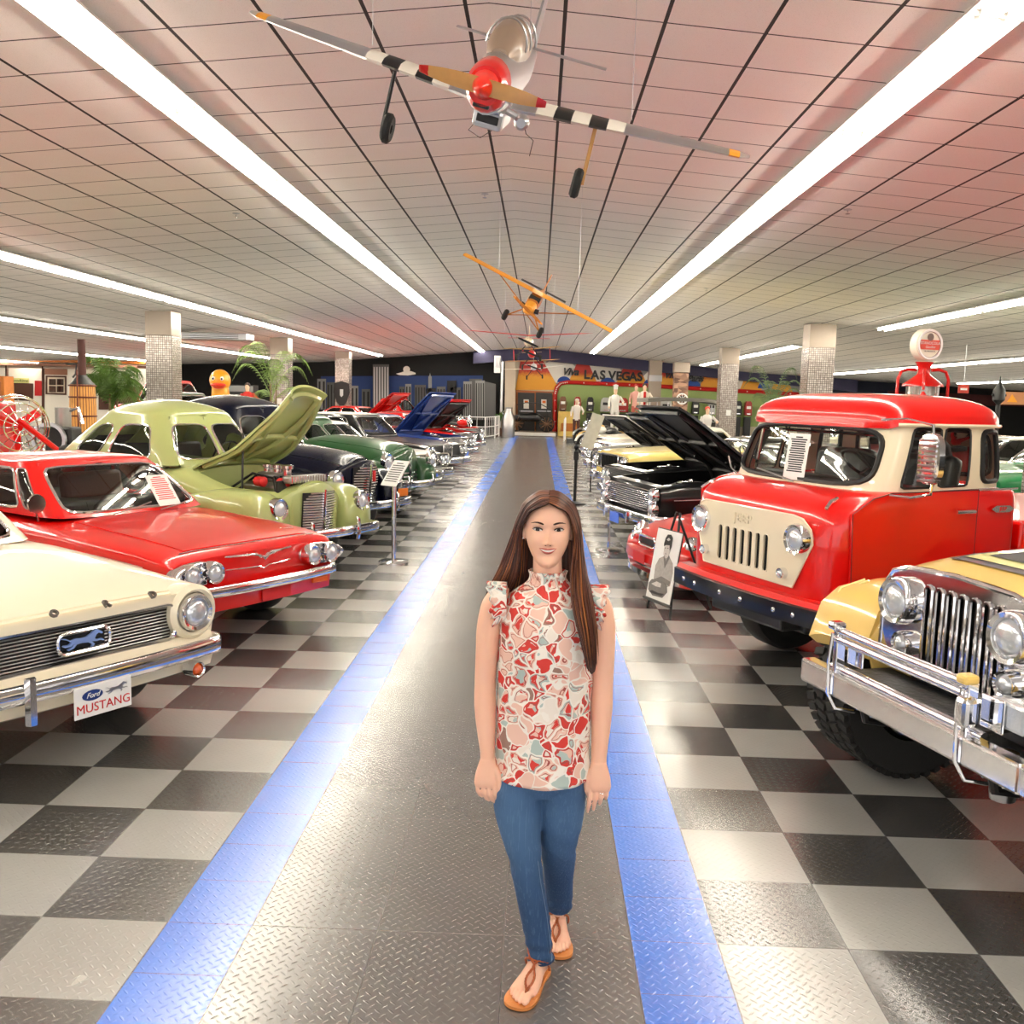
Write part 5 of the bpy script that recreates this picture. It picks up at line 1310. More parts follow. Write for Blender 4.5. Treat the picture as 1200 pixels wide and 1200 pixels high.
# scalp cap beneath the strands
hair.cur = 1
cap = [[head_pt(2*PI*j/48, t, .008) for j in range(48)] for t in (.150, .17, .19, .205, .216, .2215)]
k0 = len(hair.v); hair.loft([[p if (p.y > -.035 or p.z-HZ > .197) else Vector((p.x, max(p.y, -.03), p.z)) for p in r_] for r_ in cap])
ho = hair.build('hair', HAIRM, pw, fix=False); ho['kind'] = 'stuff'

# ---- blouse
g = NX('printed_fabric')
nz = g.N.new('ShaderNodeTexNoise'); nz.inputs['Scale'].default_value = 14; nz.inputs['Detail'].default_value = 1.5
g.L.new(g.tc.outputs['Object'], nz.inputs['Vector'])
vm = g.N.new('ShaderNodeVectorMath'); vm.operation = 'MULTIPLY_ADD'; vm.inputs[1].default_value = (.09, .09, .09)
g.L.new(nz.outputs['Color'], vm.inputs[0]); g.L.new(g.tc.outputs['Object'], vm.inputs[2])
def voro(sc, feat, vec=vm.outputs[0]):
    v = g.N.new('ShaderNodeTexVoronoi'); v.feature = feat; v.inputs['Scale'].default_value = sc; g.L.new(vec, v.inputs['Vector']); return v
va, vb = voro(23, 'F1'), voro(23, 'DISTANCE_TO_EDGE')
vc, vd = voro(52, 'F1'), voro(52, 'DISTANCE_TO_EDGE')
def ramp(f, stops):
    r_ = g.N.new('ShaderNodeValToRGB'); r_.color_ramp.interpolation = 'CONSTANT'; e = r_.color_ramp.elements
    e[0].position = 0; e[0].color = (*stops[0][1], 1); e[1].position = stops[1][0]; e[1].color = (*stops[1][1], 1)
    for p, c_ in stops[2:]: q_ = e.new(p); q_.color = (*c_, 1)
    g.L.new(f, r_.inputs[0]); return r_.outputs[0]
def chan(s): sp_ = g.N.new('ShaderNodeSeparateXYZ'); g.L.new(s, sp_.inputs[0]); return sp_.outputs[0], sp_.outputs[1]
ra, rb = chan(va.outputs['Color']); rc, rd = chan(vc.outputs['Color'])
WH, BL, RD, SG, TP = (.80, .72, .63), (.78, .50, .40), (.60, .035, .025), (.42, .50, .46), (.30, .17, .13)
c1 = ramp(ra, [(0, BL), (.32, WH), (.44, RD), (.68, SG), (.82, BL), (.95, TP)])
c2 = ramp(rc, [(0, RD), (.3, WH), (.5, BL), (.7, SG), (.85, RD)])
inner = g.op('MULTIPLY', g.op('GREATER_THAN', vb.outputs['Distance'], .17), g.op('GREATER_THAN', rb, .45))
c = g.mix(inner, c1, c2)
ln = g.op('MULTIPLY', g.op('LESS_THAN', g.op('ABSOLUTE', g.op('SUBTRACT', vb.outputs['Distance'], .135)), .018), g.op('GREATER_THAN', rb, .3))
c = g.mix(ln, c, (.33, .06, .05))
c = g.mix(g.op('LESS_THAN', vb.outputs['Distance'], .05), c, (.84, .78, .70))
g.L.new(c, g.b.inputs['Base Color']); g.b.inputs['Roughness'].default_value = .75
FAB = g.m
fold = lambda a, z: .0035*sin(a*9+z*14)*min(1, max(0, (1.12-z)*1.6))+.0028*sin(a*26+1)*max(0, min(1, (z-1.24)*16))+.0016*sin(a*5+z*40)
mb = MB(); BR = [(.682, .047, .0, .156, .124), (.72, .047, .0, .152, .119), (.80, .045, .0, .149, .113), (.90, .045, .0, .150, .110), (1.0, .045, .0, .150, .110), (1.1, .045, -.004, .150, .116), (1.18, .045, -.004, .148, .112), (1.24, .045, .0, .140, .094), (1.275, .045, .004, .122, .078), (1.298, .045, .007, .092, .066), (1.315, .045, .008, .068, .058), (1.33, .044, .008, .056, .054), (1.343, .044, .006, .054, .053)]
rows = sorted(BR); rings = []
for i in range(61):
    z = lerp(rows[0][0], rows[-1][0], i/60); cx, cy, rx, ry = interp(rows, z); rg = []
    for j in range(96):
        a = 2*PI*j/96; f = fold(a, z); zz = z
        if i < 6: zz = z+.009*(1-i/6)*abs(cos(a))**3
        rg.append((cx+(rx+f)*cos(a), cy+(ry+f)*sin(a), zz))
    rings.append(rg)
mb.loft(rings, cap=False)
bl = mb.build('blouse', FAB, pw, solid=.003, fix=False)
mb = MB(); mb.loft([[(.044+(r0+.003*sin(17*2*PI*j/96))*cos(2*PI*j/96), .006+(r0+.003*sin(17*2*PI*j/96))*sin(2*PI*j/96), z) for j in range(96)] for z, r0 in ((1.334, .054), (1.345, .056), (1.356, .060))], cap=False); mb.build('ruffled_collar', FAB, bl, solid=.002, fix=False)
for sg, ax in ((-1, -.085), (1, .175)):
    for lay, (o0, o1, rr0, rr1, z_) in enumerate(((.0, .062, .060, .066, 1.262), (-.002, .050, .064, .082, 1.245))):
        mb = MB()
        def ruff(u, v, sg=sg, ax=ax, o0=o0, o1=o1, rr0=rr0, rr1=rr1, z_=z_, lay=lay):
            a = lerp(-.28*PI, 1.28*PI, u); rp = v*(.0075*sin(u*52+lay*2)+.004*sin(u*23)); r_ = lerp(rr0, rr1, v**1.3)+rp
            return Vector((ax+sg*(lerp(o0, o1, v*(.75+.25*max(0, sin(a))))+.6*rp), .0+r_*cos(a)*.98, z_+r_*sin(a)*.88-.010*v*v))
        mb.grid(ruff, 110, 10); mb.build('flutter_sleeve', FAB, bl, solid=.002, fix=False)

# ---- jeans
g = NX('denim')
st_ = g.N.new('ShaderNodeMapping'); st_.inputs['Scale'].default_value = (220, 220, 14); g.L.new(g.tc.outputs['Object'], st_.inputs['Vector'])
n1 = g.noise(1, 3, st_.outputs[0]); n2 = g.noise(7, 3)
fade = g.op('MULTIPLY', g.op('SUBTRACT', 1, g.op('MULTIPLY', g.op('ABSOLUTE', g.op('SUBTRACT', g.z, .58)), 3.2), clamp=True), .75)
c = g.mix(g.op('MULTIPLY', fade, g.op('ADD', n2, .25)), (.020, .060, .145), (.09, .19, .35))
c = g.mix(g.op('MULTIPLY', g.op('GREATER_THAN', n1, .60), .15), c, (.17, .29, .45))
g.L.new(c, g.b.inputs['Base Color']); g.b.inputs['Roughness'].default_value = .85
g.bump(g.op('ADD', n1, g.op('MULTIPLY', n2, 3)), .4, .004)
DEN = g.m
mb = MB()
vloft(mb, [(.97, .045, .0, .115, .085), (.90, .045, .0, .125, .095), (.80, .043, .0, .132, .100), (.72, .042, .0, .130, .098), (.67, .041, .0, .138, .098), (.63, .039, .0, .10, .08)], 40, 20)
cr = lambda a, z: .0025*sin(z*80+cos(a)*3)*math.exp(-((z-.42)/.05)**2)+.003*sin(z*70+a*2)*math.exp(-((z-.66)/.04)**2)+.005*sin(z*120+sin(a)*3)*max(0, min(1, (.20-z)*9))
vloft(mb, [(.84, -.006, .0, .056, .07), (.74, -.016, -.003, .066, .088), (.68, -.026, -.008, .078, .094), (.60, -.032, -.02, .078, .084), (.50, -.020, -.03, .067, .072), (.43, -.004, -.045, .055, .060), (.36, .008, -.050, .051, .056), (.25, .030, -.045, .049, .052), (.15, .047, -.035, .045, .048), (.085, .057, -.028, .041, .047), (.064, .059, -.026, .042, .048)], 36, 60, mod=cr)
vloft(mb, [(.84, .095, .0, .056, .07), (.74, .102, .0, .068, .088), (.68, .108, .002, .080, .094), (.60, .112, .01, .078, .084), (.50, .113, .018, .068, .072), (.46, .109, .026, .062, .064), (.41, .109, .045, .059, .060), (.35, .112, .080, .056, .056), (.25, .116, .145, .050, .053), (.15, .122, .195, .047, .048), (.10, .122, .222, .046, .047)], 36, 60, mod=cr)
jo = mb.build('jeans', DEN, pw, fix=False)
q = jo.modifiers.new('r', 'REMESH'); q.mode = 'VOXEL'; q.voxel_size = .004; q.use_smooth_shade = True
q = jo.modifiers.new('s', 'SMOOTH'); q.factor = .5; q.iterations = 5
STI = mat('seam_thread', (.42, .50, .60), .8)
rod(jo, 'side_seam', STI, [(.059+.036, -.055, .07), (.047+.04, -.06, .15), (.03+.042, -.073, .25), (.008+.042, -.085, .36), (.04, -.087, .43)], .0012, 4)
rod(jo, 'cuff_hem', mat('hem_denim', (.10, .19, .33), .9), [(.059+.044*cos(2*PI*i/24), -.026+.050*sin(2*PI*i/24), .068) for i in range(24)], .003, 5, closed=True)

# ---- sandals
TAN = mat('tan_leather', (.80, .50, .25), .5, bump=.3, bscale=200); COG = mat('cognac_strap', (.60, .28, .09), .45, bump=.5, bscale=300)
def sandal(F, side):
    ol = [(.0, 0), (.004, .02), (.03, .033), (.08, .034), (.13, .043), (.17, .051), (.205, .050), (.23, .040), (.243, .020), (.246, 0)]
    ol += [(s, -w*.94) for s, w in ol[-2:0:-1]]
    P = spline([(s, w, 0) for s, w in ol]+[(0, 0, 0)], 3)
    mb = MB(); mb.loft([[F(p.x*k-(0 if k == 1 else -.001), p.y*k, z-.016) for p in P] for z, k in ((.001, .97), (.004, 1), (.014, 1), (.0155, .97))]); so = mb.build('sandal', TAN, pw)
    def strap(pts, r=.0042, nm='strap'):
        pp = spline([F(*p) for p in pts], 5)
        mb = MB()
        for ph in (0, 2.1, 4.2):
            mb.tube([p+Vector((cos(i*.9+ph), sin(i*.9+ph), sin(i*.9+ph)*.6))*r*.45 for i, p in enumerate(pp)], r*.62, 5)
        mb.build(nm, COG, so)
    strap([(.205, .020, .008), (.185, .020, .028), (.170, .026, .038), (.145, .024, .045), (.120, .012, .054), (.105, .006, .062)], nm='toe_strap')
    strap([(.205, .020, .008), (.185, .014, .028), (.168, .004, .036), (.145, .000, .044), (.120, .006, .054), (.105, .006, .062)], nm='toe_strap')
    strap([(.06, -.037, .02), (.075, -.036, .05), (.09, -.020, .066), (.097, .0, .070), (.09, .022, .068), (.07, .037, .055), (.055, .038, .02)], nm='ankle_strap')
    strap([(.105, .006, .062), (.085, -.02, .075), (.05, -.036, .085), (.015, -.026, .085), (.006, 0, .085), (.015, .026, .085), (.05, .038, .085), (.085, .024, .075), (.105, .006, .062)], nm='ankle_strap')
sandal(FA, 1); sandal(FB, -1)
# ------------------------------------------------------------ model aeroplanes hung from the ceiling
def plane_root(lab, c, xdir, nose, cat='model airplane'):
    x = Vector(xdir).normalized(); y = Vector(nose); y = (y-x*y.dot(x)).normalized(); z = x.cross(y)
    o = thing('model_airplane', lab, cat); M = Matrix.Identity(4)
    for i in range(3): M[i][0] = x[i]; M[i][1] = y[i]; M[i][2] = z[i]; M[i][3] = c[i]
    o.matrix_world = M
    return o
def fus(mb, rows, n=20, e=2.0):
    """rows (y, half width, centre z, half height)"""
    rows = sorted(rows); rings = []
    for i in range(33):
        y = lerp(rows[0][0], rows[-1][0], i/32); w, zc_, h = interp(rows, y)
        rings.append([(w*abs(cos(a))**(2/e)*(1 if cos(a) > 0 else -1), y, zc_+h*abs(sin(a))**(2/e)*(1 if sin(a) > 0 else -1)) for a in [2*PI*j/n for j in range(n)]])
    mb.loft(rings)
def wing(mb, x0, x1, yc0, yc1, c0, c1, z0, z1, t=.10, n=6, tip=False):
    rings = []
    for i in range(n+1):
        f = i/n; x = lerp(x0, x1, f); c = lerp(c0, c1, f)*(math.sqrt(max(.02, 1-max(0, (f-.6)/.4)**2)) if tip else 1); yc = lerp(yc0, yc1, f); z = lerp(z0, z1, f); th = c*t
        rings.append([(x, yc+c*.5, z), (x, yc+c*.38, z+th*.5), (x, yc+c*.1, z+th*.72), (x, yc-c*.5, z), (x, yc+c*.1, z-th*.35), (x, yc+c*.38, z-th*.35)])
    mb.loft(rings)
def wires(o, pts):
    M = o.matrix_world.copy(); inv = M.inverted()
    for p in pts:
        w = M @ Vector(p); top = Vector((w.x, w.y, zc(w.x)-.001)); rod(o, 'hanging_wire', STEEL, [Vector(p), inv @ top], .0015, 4)
def propeller(o, y, z, L, w, m, tipm, tilt=0):
    mb = MB()
    def bl(a, b, mbb, wd):
        mbb.loft([[(x*cos(tilt), y+dy+dd*wd*.3, z+x*sin(tilt)+dd*wd*(1-.6*abs(x/L)**3)) for dy, dd in ((.006, -.5), (.010, 0), (.006, .5), (-.004, 0))] for x in [lerp(a, b, i/8) for i in range(9)]])
    bl(-L*.86, L*.86, mb, w); p = mb.build('propeller', m, o)
    for s in (1, -1):
        mb = MB(); bl(s*L*.85, s*L, mb, w); mb.build('propeller_tip', tipm, p)
ALU = mat('bare_aluminium', (.74, .74, .75), .28, .9); WOODP = mat('varnished_wood', (.74, .54, .30), .35, 0, .6, var=.15, bscale=30); ORNG = mat('orange_paint', (.90, .60, .16), .4)
STB = mat('stripe_black', (.06, .06, .06), .5); STW = mat('stripe_white', (.90, .87, .82), .5)
# silver warplane
o = plane_root('silver warplane model with a red nose and black and white wing stripes', (-.205, 4.6, 3.36), (-2.28, 0, .59), (.03, -.92, -.40))
mb = MB(); fus(mb, [(-1.15, .02, .02, .03), (-.7, .06, .02, .075), (-.25, .095, .01, .12), (.1, .10, .0, .135), (.34, .095, -.01, .125), (.44, .092, -.01, .115)]); mb.build('fuselage', ALU, o)
mb = MB(); fus(mb, [(.43, .092, -.005, .112), (.5, .088, -.005, .105), (.56, .070, .0, .078)]); mb.build('engine_cowl', RED, o)
mb = MB(); fus(mb, [(.55, .060, .005, .060), (.60, .050, .005, .05), (.66, .028, .005, .028), (.69, .004, .005, .004)]); mb.build('spinner', paint('spinner_red', (.9, .16, .08)), o)
slab(o, 'chin_intake', BLACK, (0, .535, -.075), (.07, .05, .022), .006)
mb = MB(); fus(mb, [(-.45, .02, .12, .02), (-.25, .075, .125, .09), (.0, .088, .13, .115), (.18, .08, .125, .095), (.30, .04, .10, .03)]); mb.build('canopy', mat('canopy_plastic', (.56, .47, .40), .45, .1, .2), o)
for y in (-.2, .0, .16):
    mb = MB(); mb.tube([(.09*cos(a), y, .13+.118*sin(a)) for a in [PI*i/12 for i in range(13)]], .005, 5); mb.build('canopy_frame', ALU, o)
slab(o, 'belly_scoop', ALU, (0, .08, -.165), (.14, .32, .09), .02); slab(o, 'scoop_opening', BLACK, (0, .245, -.165), (.10, .01, .035), .004)
def Wz(x): return -.10+.055*abs(x)
for s in (1, -1):
    segs = [(.09, .2, ALU, 'wing_root'), (.2, .28, STW, 'white_stripe'), (.28, .36, STB, 'black_stripe'), (.36, .44, STW, 'white_stripe'), (.44, .52, STB, 'black_stripe'), (.52, .60, STW, 'white_stripe'), (.60, 1.08, ALU, 'wing_panel'), (1.08, 1.13, ORNG, 'tip_band'), (1.13, 1.18, ALU, 'wing_tip')]
    cz = lambda x: lerp(.42, .17, x/1.18)
    for a, b, m_, nm in segs:
        mb = MB(); wing(mb, s*a, s*b, .04, .04, cz(a), cz(b)*(.45 if nm == 'wing_tip' else 1), Wz(a), Wz(b), .13, 3); mb.build(nm, m_, o)
    mb = MB(); mb.tube([(s*.47, .12, -.08), (s*.475, .13, -.22), (s*.48, .14, -.34)], .010, 6); g_ = mb.build('landing_leg', WOODP if s < 0 else BLACK, o)
    mb = MB(); mb.lathe([(.02, -.018), (.055, -.022), (.068, -.01), (.068, .01), (.055, .022), (.02, .018)], (s*.455, .14, -.34), 'X', 20); mb.build('landing_wheel', RUBBER, g_)
mb = MB(); wing(mb, -.42, .42, -1.0, -1.0, .15, .15, .07, .07, .08, 2); mb.build('tailplane', ALU, o)
mb = MB(); mb.loft([[(dx, y, z) for dx, y in ((-.006, y1), (.006, y1), (.006, y0), (-.006, y0))] for z, y0, y1 in ((.05, -1.15, -.85), (.2, -1.17, -.93), (.36, -1.18, -1.02))]); mb.build('tail_fin', ALU, o)
propeller(o, .62, .005, .265, .066, WOODP, paint('prop_red', (.72, .05, .05)), .0)
mb = MB(); mb.lathe([(.001, .0), (.028, .0), (.032, .02), (.032, .06), (.02, .075), (.001, .075)], (0, 0, 0), 'Y', 16); mb.xf(Matrix.Translation((-.17, .40, -.11))); mb.tube([(-.09, .38, -.09), (-.17, .38, -.11)], .015, 8); mb.build('exhaust_muffler', ALU, o)
rod(o, 'antenna_wire', BLACK, [(.06, .15, -.2), (.09, .12, -.25), (.03, .12, -.27), (-.02, .14, -.22)], .002, 4); rod(o, 'antenna_wire', BLACK, [(-.14, .1, -.14), (-.17, .1, -.2), (-.21, .1, -.22), (-.21, .1, -.29)], .002, 4)
wires(o, [(.62, 0, -.03), (-.62, 0, -.03), (0, -.9, .06)])
# yellow high-wing cub style plane
CUB = mat('cub_yellow', (.90, .62, .18), .45); CUBD = mat('cub_ochre', (.72, .45, .16), .5)
o = plane_root('amber yellow high-wing model plane banked steeply, with bush wheels', (-.041, 11, 3.07), (-1.634, 0, .789), (.22, -.9, -.35))
mb = MB(); wing(mb, -.93, .0, 0, 0, .27, .30, 0, .0, .09, 10); wing(mb, 0, .93, 0, 0, .30, .27, 0, 0, .09, 10); mb.build('wing', CUB, o)
mb = MB(); fus(mb, [(-.95, .012, -.10, .03), (-.5, .05, -.11, .07), (-.1, .075, -.11, .11), (.12, .075, -.12, .11), (.2, .07, -.15, .08)], e=3); mb.build('fuselage', CUBD, o)
mb = MB(); fus(mb, [(.19, .07, -.16, .08), (.3, .062, -.165, .065), (.36, .04, -.165, .04)], e=2.6); mb.build('engine_cowl', CUB, o)
for s in (1, -1):
    mb = MB(); mb.cyl((s*.06, .27, -.16), (s*.11, .27, -.15), .028, n=10); mb.build('engine_cylinder', BLACK, o)
    rod(o, 'wing_strut', CUBD, [(s*.07, .1, -.2), (s*.48, .05, -.01)], .007, 5)
    rod(o, 'landing_leg', CUBD, [(s*.05, .12, -.2), (s*.2, .12, -.36)], .009, 5); rod(o, 'landing_leg', CUBD, [(0, .12, -.26), (s*.2, .12, -.36)], .006, 5)
    mb = MB(); mb.lathe([(.02, -.02), (.05, -.028), (.065, -.012), (.065, .012), (.05, .028), (.02, .02)], (s*.22, .12, -.37), 'X', 16); mb.build('landing_wheel', RUBBER, o)
slab(o, 'cabin_window', BLACK, (0, .13, -.07), (.13, .12, .09), .01)
mb = MB(); wing(mb, -.3, .3, -.88, -.88, .16, .16, -.08, -.08, .05, 4); mb.build('tailplane', BLACK, o)
mb = MB(); mb.loft([[(dx, y, z) for dx, y in ((-.005, y1), (.005, y1), (.005, y0), (-.005, y0))] for z, y0, y1 in ((-.08, -.98, -.78), (.04, -1.0, -.85), (.12, -1.0, -.92))]); mb.build('tail_fin', CUBD, o)
propeller(o, .385, -.165, .22, .04, CUBD, CUB, .3); wires(o, [(.5, 0, .0), (-.5, 0, .0)])
# thin red glider-like plane
RDW = mat('scarlet_film', (.78, .14, .10), .4)
def highwing(lab, c, xd, nose, span, ch, wm, fm, low=False, L=1.3, biplane=False):
    o = plane_root(lab, c, xd, nose)
    for s in (1, -1):
        mb = MB(); wing(mb, 0, s*span/2, 0, -.03, ch, ch*.75, 0, span*.03, .08, 8, True); mb.build('wing', wm, o)
        if biplane:
            mb = MB(); wing(mb, 0, s*span*.47, -.05, -.07, ch*.9, ch*.75, -.3, -.28, .08, 6, True); mb.build('lower_wing', wm, o)
            rod(o, 'wing_strut', fm, [(s*span*.3, 0, .02), (s*span*.3, 0, -.28)], .01, 5)
    zf = .08 if low else -.12
    mb = MB(); fus(mb, [(-L*.62, .02, zf+.02, .03), (-L*.2, .08, zf, .09), (L*.15, .10, zf, .11), (L*.32, .08, zf, .09), (L*.37, .04, zf, .05)]); mb.build('fuselage', fm, o)
    mb = MB(); wing(mb, -span*.17, span*.17, -L*.58, -L*.58, .18, .18, zf+.04, zf+.04, .06, 3); mb.build('tailplane', wm, o)
    mb = MB(); mb.loft([[(dx, y, z) for dx, y in ((-.008, y1), (.008, y1), (.008, y0), (-.008, y0))] for z, y0, y1 in ((zf, -L*.65, -L*.45), (zf+.3, -L*.66, -L*.56))]); mb.build('tail_fin', fm, o)
    for s in (1, -1):
        rod(o, 'landing_leg', BLACK, [(s*.06, .15, zf-.08), (s*.24, .18, zf-.3)], .012, 5)
        mb = MB(); mb.lathe([(.02, -.02), (.06, -.025), (.07, 0), (.06, .025), (.02, .02)], (s*.25, .18, zf-.32), 'X', 14); mb.build('landing_wheel', RUBBER, o)
    propeller(o, L*.39, zf, .26, .05, BLACK, fm, .4); wires(o, [(.5, 0, .02), (-.5, 0, .02)])
    return o
highwing('slender scarlet high-wing model plane flying level beyond the amber one', (-.25, 20, 3.16), (-1, 0, 0), (.0, -1, -.1), 2.62, .26, RDW, paint('ivory', (.85, .78, .66)), L=1.2)
highwing('cream biplane model with a red nose below the scarlet plane', (-.23, 25, 3.13), (-1, 0, -.06), (0, -1, -.05), 1.55, .34, mat('tan_film', (.80, .62, .38), .5), RED, biplane=True, L=1.1)
highwing('white low-wing model plane hanging farthest down the aisle', (-.19, 31, 2.80), (-1, 0, -.09), (0, -1, -.08), 2.0, .30, STW, mat('pale_grey_film', (.72, .72, .72), .4), low=True, L=1.3)
# ------------------------------------------------------------ far end: painted wall, doors, night city mural
YW = 49.95
def wp(px, py, y=YW): p = at(px, py, y); return (p.x, p.z)
def poly(root, name, m, pts, y=YW, th=.03, px=True, smooth=False):
    P = [wp(*p, y) if px else p for p in pts]; mb = MB(); n = len(P)
    mb.add([(x, y, z) for x, z in P]+[(x, y-th, z) for x, z in P], [list(range(n)), list(range(n, 2*n))[::-1]]+[[i, (i+1) % n, n+(i+1) % n, n+i] for i in range(n)])
    return mb.build(name, m, root, smooth=smooth)
def gradmat(name, c0, c1, z0, z1):
    g = NX(name); f = g.op('DIVIDE', g.op('SUBTRACT', g.z, z0), z1-z0, clamp=True)
    r_ = g.N.new('ShaderNodeValToRGB'); e = r_.color_ramp.elements; e[0].position = .40; e[0].color = (*c0, 1); e[1].position = .62; e[1].color = (*c1, 1)
    g.L.new(g.op('ADD', f, g.op('MULTIPLY', g.op('SUBTRACT', g.noise(14, 3), .5), .25)), r_.inputs[0]); g.L.new(r_.outputs[0], g.b.inputs['Base Color']); g.b.inputs['Roughness'].default_value = .7
    return g.m
xR = wp(592, 450)[0]
mu = thing('wall_mural', 'desert resort mural of orange pyramids and lettering on the far wall', 'mural')
struct(poly(None, 'trim_2', mat('far_wall_cream', (.84, .79, .70), .8), [(xR, 0), (18, 0), (18, 4.2), (xR, 4.2)], YW, .02, False))
ORG = gradmat('pyramid_gradient', (.78, .36, .04), (.50, .04, .03), 2.5, 3.7)
GRYM = mat('mural_grey', (.62, .61, .60), .8); WHM = mat('mural_white', (.90, .88, .84), .8); BLM = mat('mural_blue', (.16, .30, .60), .8); RDM = mat('mural_red', (.75, .06, .04), .5); GNM = mat('mural_green', (.60, .68, .42), .8)
yy = YW-.025
poly(mu, 'sky_panel', GRYM, [(640, 414), (960, 438), (960, 462), (640, 452)], yy, .01)
for cx, w, h in ((655, 26, 28), (706, 26, 30), (780, 30, 24), (858, 22, 20)):
    y0 = 448+(cx-640)*.035; poly(mu, 'white_arc', WHM, [(cx+w*cos(PI*i/16), y0-h*sin(PI*i/16)) for i in range(17)], yy-.015, .01)
def tri(cx, tw, bw, y0, y1): poly(mu, 'pyramid', ORG, [(cx-tw, y0), (cx+tw, y0+.5), (cx+bw, y1+1), (cx-bw, y1)], yy-.03, .01)
poly(mu, 'pyramid', ORG, [(611, 417), (633, 417), (656, 457), (604, 457)], yy-.03, .01)
tri(683, 4, 17, 419, 448); tri(740, 7, 18, 425, 449); tri(783, 5, 12, 430, 451); tri(833, 6, 13, 432, 454); tri(880, 5, 13, 436, 457); tri(916, 5, 13, 439, 459)
for cx, w in ((661, 8), (712, 9), (762, 8), (812, 9), (895, 7)):
    y0 = 448+(cx-661)*.03; poly(mu, 'blue_shell', BLM, [(cx+w*cos(PI*i/10), y0-7*sin(PI*i/10)) for i in range(11)], yy-.045, .01)
gr = poly(mu, 'green_field', GNM, [(653, 455), (657, 450), (665, 448.5), (950, 462), (950, 500), (653, 500)], yy-.03, .01)
# red tube frame with small bulbs
path = [wp(*p) for p in ((650.5, 506), (650.5, 462), (652.5, 454), (657, 449.5), (665, 448), (760, 452), (860, 458), (950, 463))]
mb = MB(); mb.tube([(x, yy-.14, z) for x, z in path], .105, 8); rb = mb.build('red_frame', RDM, mu)
for i in range(26):
    t_ = i/25*6.999; a, b = path[int(t_)], path[int(t_)+1]; f = t_-int(t_)
    mb = MB(); mb.ball((lerp(a[0], b[0], f), yy-.25, lerp(a[1], b[1], f)), .035, 8, 5); mb.build('frame_bulb', WHM, rb)
def wtext(s, px, py, size, m, shear=0, y=YW-.13, sp=1, nm='wall_letters'):
    x, z = wp(px, py); return text(s, nm, m, mu, frame((x, y, z), (1, 0, 0), (0, -1, 0)), size, .03, shear=shear, space=sp, bold=.035)
for ch, px, py in zip('LAS', (687.5, 697, 706), (439.5, 440, 440)): wtext(ch, px, py, .62, BLACK)
for ch, px, py in zip('VEGAS', (717, 725, 733, 741.5, 749.5), (440.5, 441, 441.5, 442, 442)): wtext(ch, px, py, .60, BLACK)
wtext('Viva', 668, 436, .50, BLACK, .35); wtext('Viva', 786, 440, .42, BLACK, .35); wtext('Paris', 814, 444, .42, BLACK, .35)
# double doors
dr = struct(thing('door_1', 'pair of dark grey doors with orange notices at the aisle end', None)) if False else None
d1 = bpy.data.objects.new('door_1', None); COL.objects.link(d1); struct(d1)
poly(d1, 'door_frame', mat('orange_wood', (.62, .34, .12), .5), [(604.5, 457), (649, 459), (649, 507), (604.5, 506)], yy-.05, .05)
for a, b in ((607, 626.5), (628, 647)):
    l_ = poly(d1, 'door_leaf', mat('door_dark_grey', (.20, .19, .18), .4, .3), [(a, 460), (b, 460.5), (b, 506), (a, 506)], yy-.11, .04)
    cx = (a+b)/2
    nt_ = poly(l_, 'notice', WHM, [(cx-3.2, 468), (cx+3, 468.2), (cx+3, 479), (cx-3.2, 478.8)], yy-.155, .01)
    poly(nt_, 'notice_block', mat('orange_card', (.85, .42, .08), .6), [(cx-2, 469.5), (cx+2, 469.6), (cx+2, 472.5), (cx-2, 472.4)], yy-.17, .01)
    poly(l_, 'push_bar', STEEL, [(cx-8, 481), (cx+8, 481.4), (cx+8, 482.6), (cx-8, 482.2)], yy-.16, .05)
# pilaster between both murals
poly(None, 'trim_3', mat('pilaster_cream', (.80, .74, .66), .8), [(592, 415), (604, 416), (604, 508), (592, 508)], YW-.3, .3)['kind'] = 'structure'
rod(None, 'trim_4', STEEL, [(xR-.15, YW-.5, 0), (xR-.15, YW-.5, 4.1)], .08, 8)['kind'] = 'structure'
# gable band under the ceiling
BAND = mat('gable_navy', (.20, .19, .30), .7); mb = MB()
for x0, x1 in ((-3.4, -.4), (-.4, 16)):
    mb.add([(x0, 49.2, zc(x0)-.02), (x1, 49.2, zc(x1)-.02), (x1, 49.2, zc(x1)-.62), (x0, 49.2, zc(x0)-.62), (x0, 49.5, zc(x0)-.02), (x1, 49.5, zc(x1)-.02), (x1, 49.5, zc(x1)-.62), (x0, 49.5, zc(x0)-.62)], [[0, 1, 2, 3], [4, 5, 6, 7], [3, 2, 6, 7], [0, 1, 5, 4]])
struct(mb.build('trim_5', BAND, smooth=False))
# night city mural
cm = thing('city_mural', 'night skyline mural with grey towers, blue dusk band and moon', 'mural')
poly(cm, 'dusk_band', mat('dusk_blue', (.13, .22, .42), .8), [(376, 441), (566, 440), (566, 478), (376, 478)], YW, .02)
GB = [mat('tower_grey_%s' % k, c, .8) for k, c in (('light', (.52, .52, .52)), ('mid', (.34, .34, .34)), ('dark', (.14, .14, .14)))]
def tower(a, b, top, m, win=0, y=YW-.03, base=480, slope=0, wm=None, horiz=False):
    o_ = poly(cm, 'skyline_tower', m, [(a, top), (b, top+slope), (b, base), (a, base)], y, .04)
    for i in range(win):
        q = lerp(a, b, (i+.5)/win); poly(o_, 'window_strip', wm or GB[2], [(q-(b-a)/win*.22, top+3), (q+(b-a)/win*.22, top+3), (q+(b-a)/win*.22, base), (q-(b-a)/win*.22, base)], y-.045, .01)
tower(437, 456, 427, GB[1], 6, YW-.3, 480, 0, mat('light_strip', (.74, .74, .74), .8))
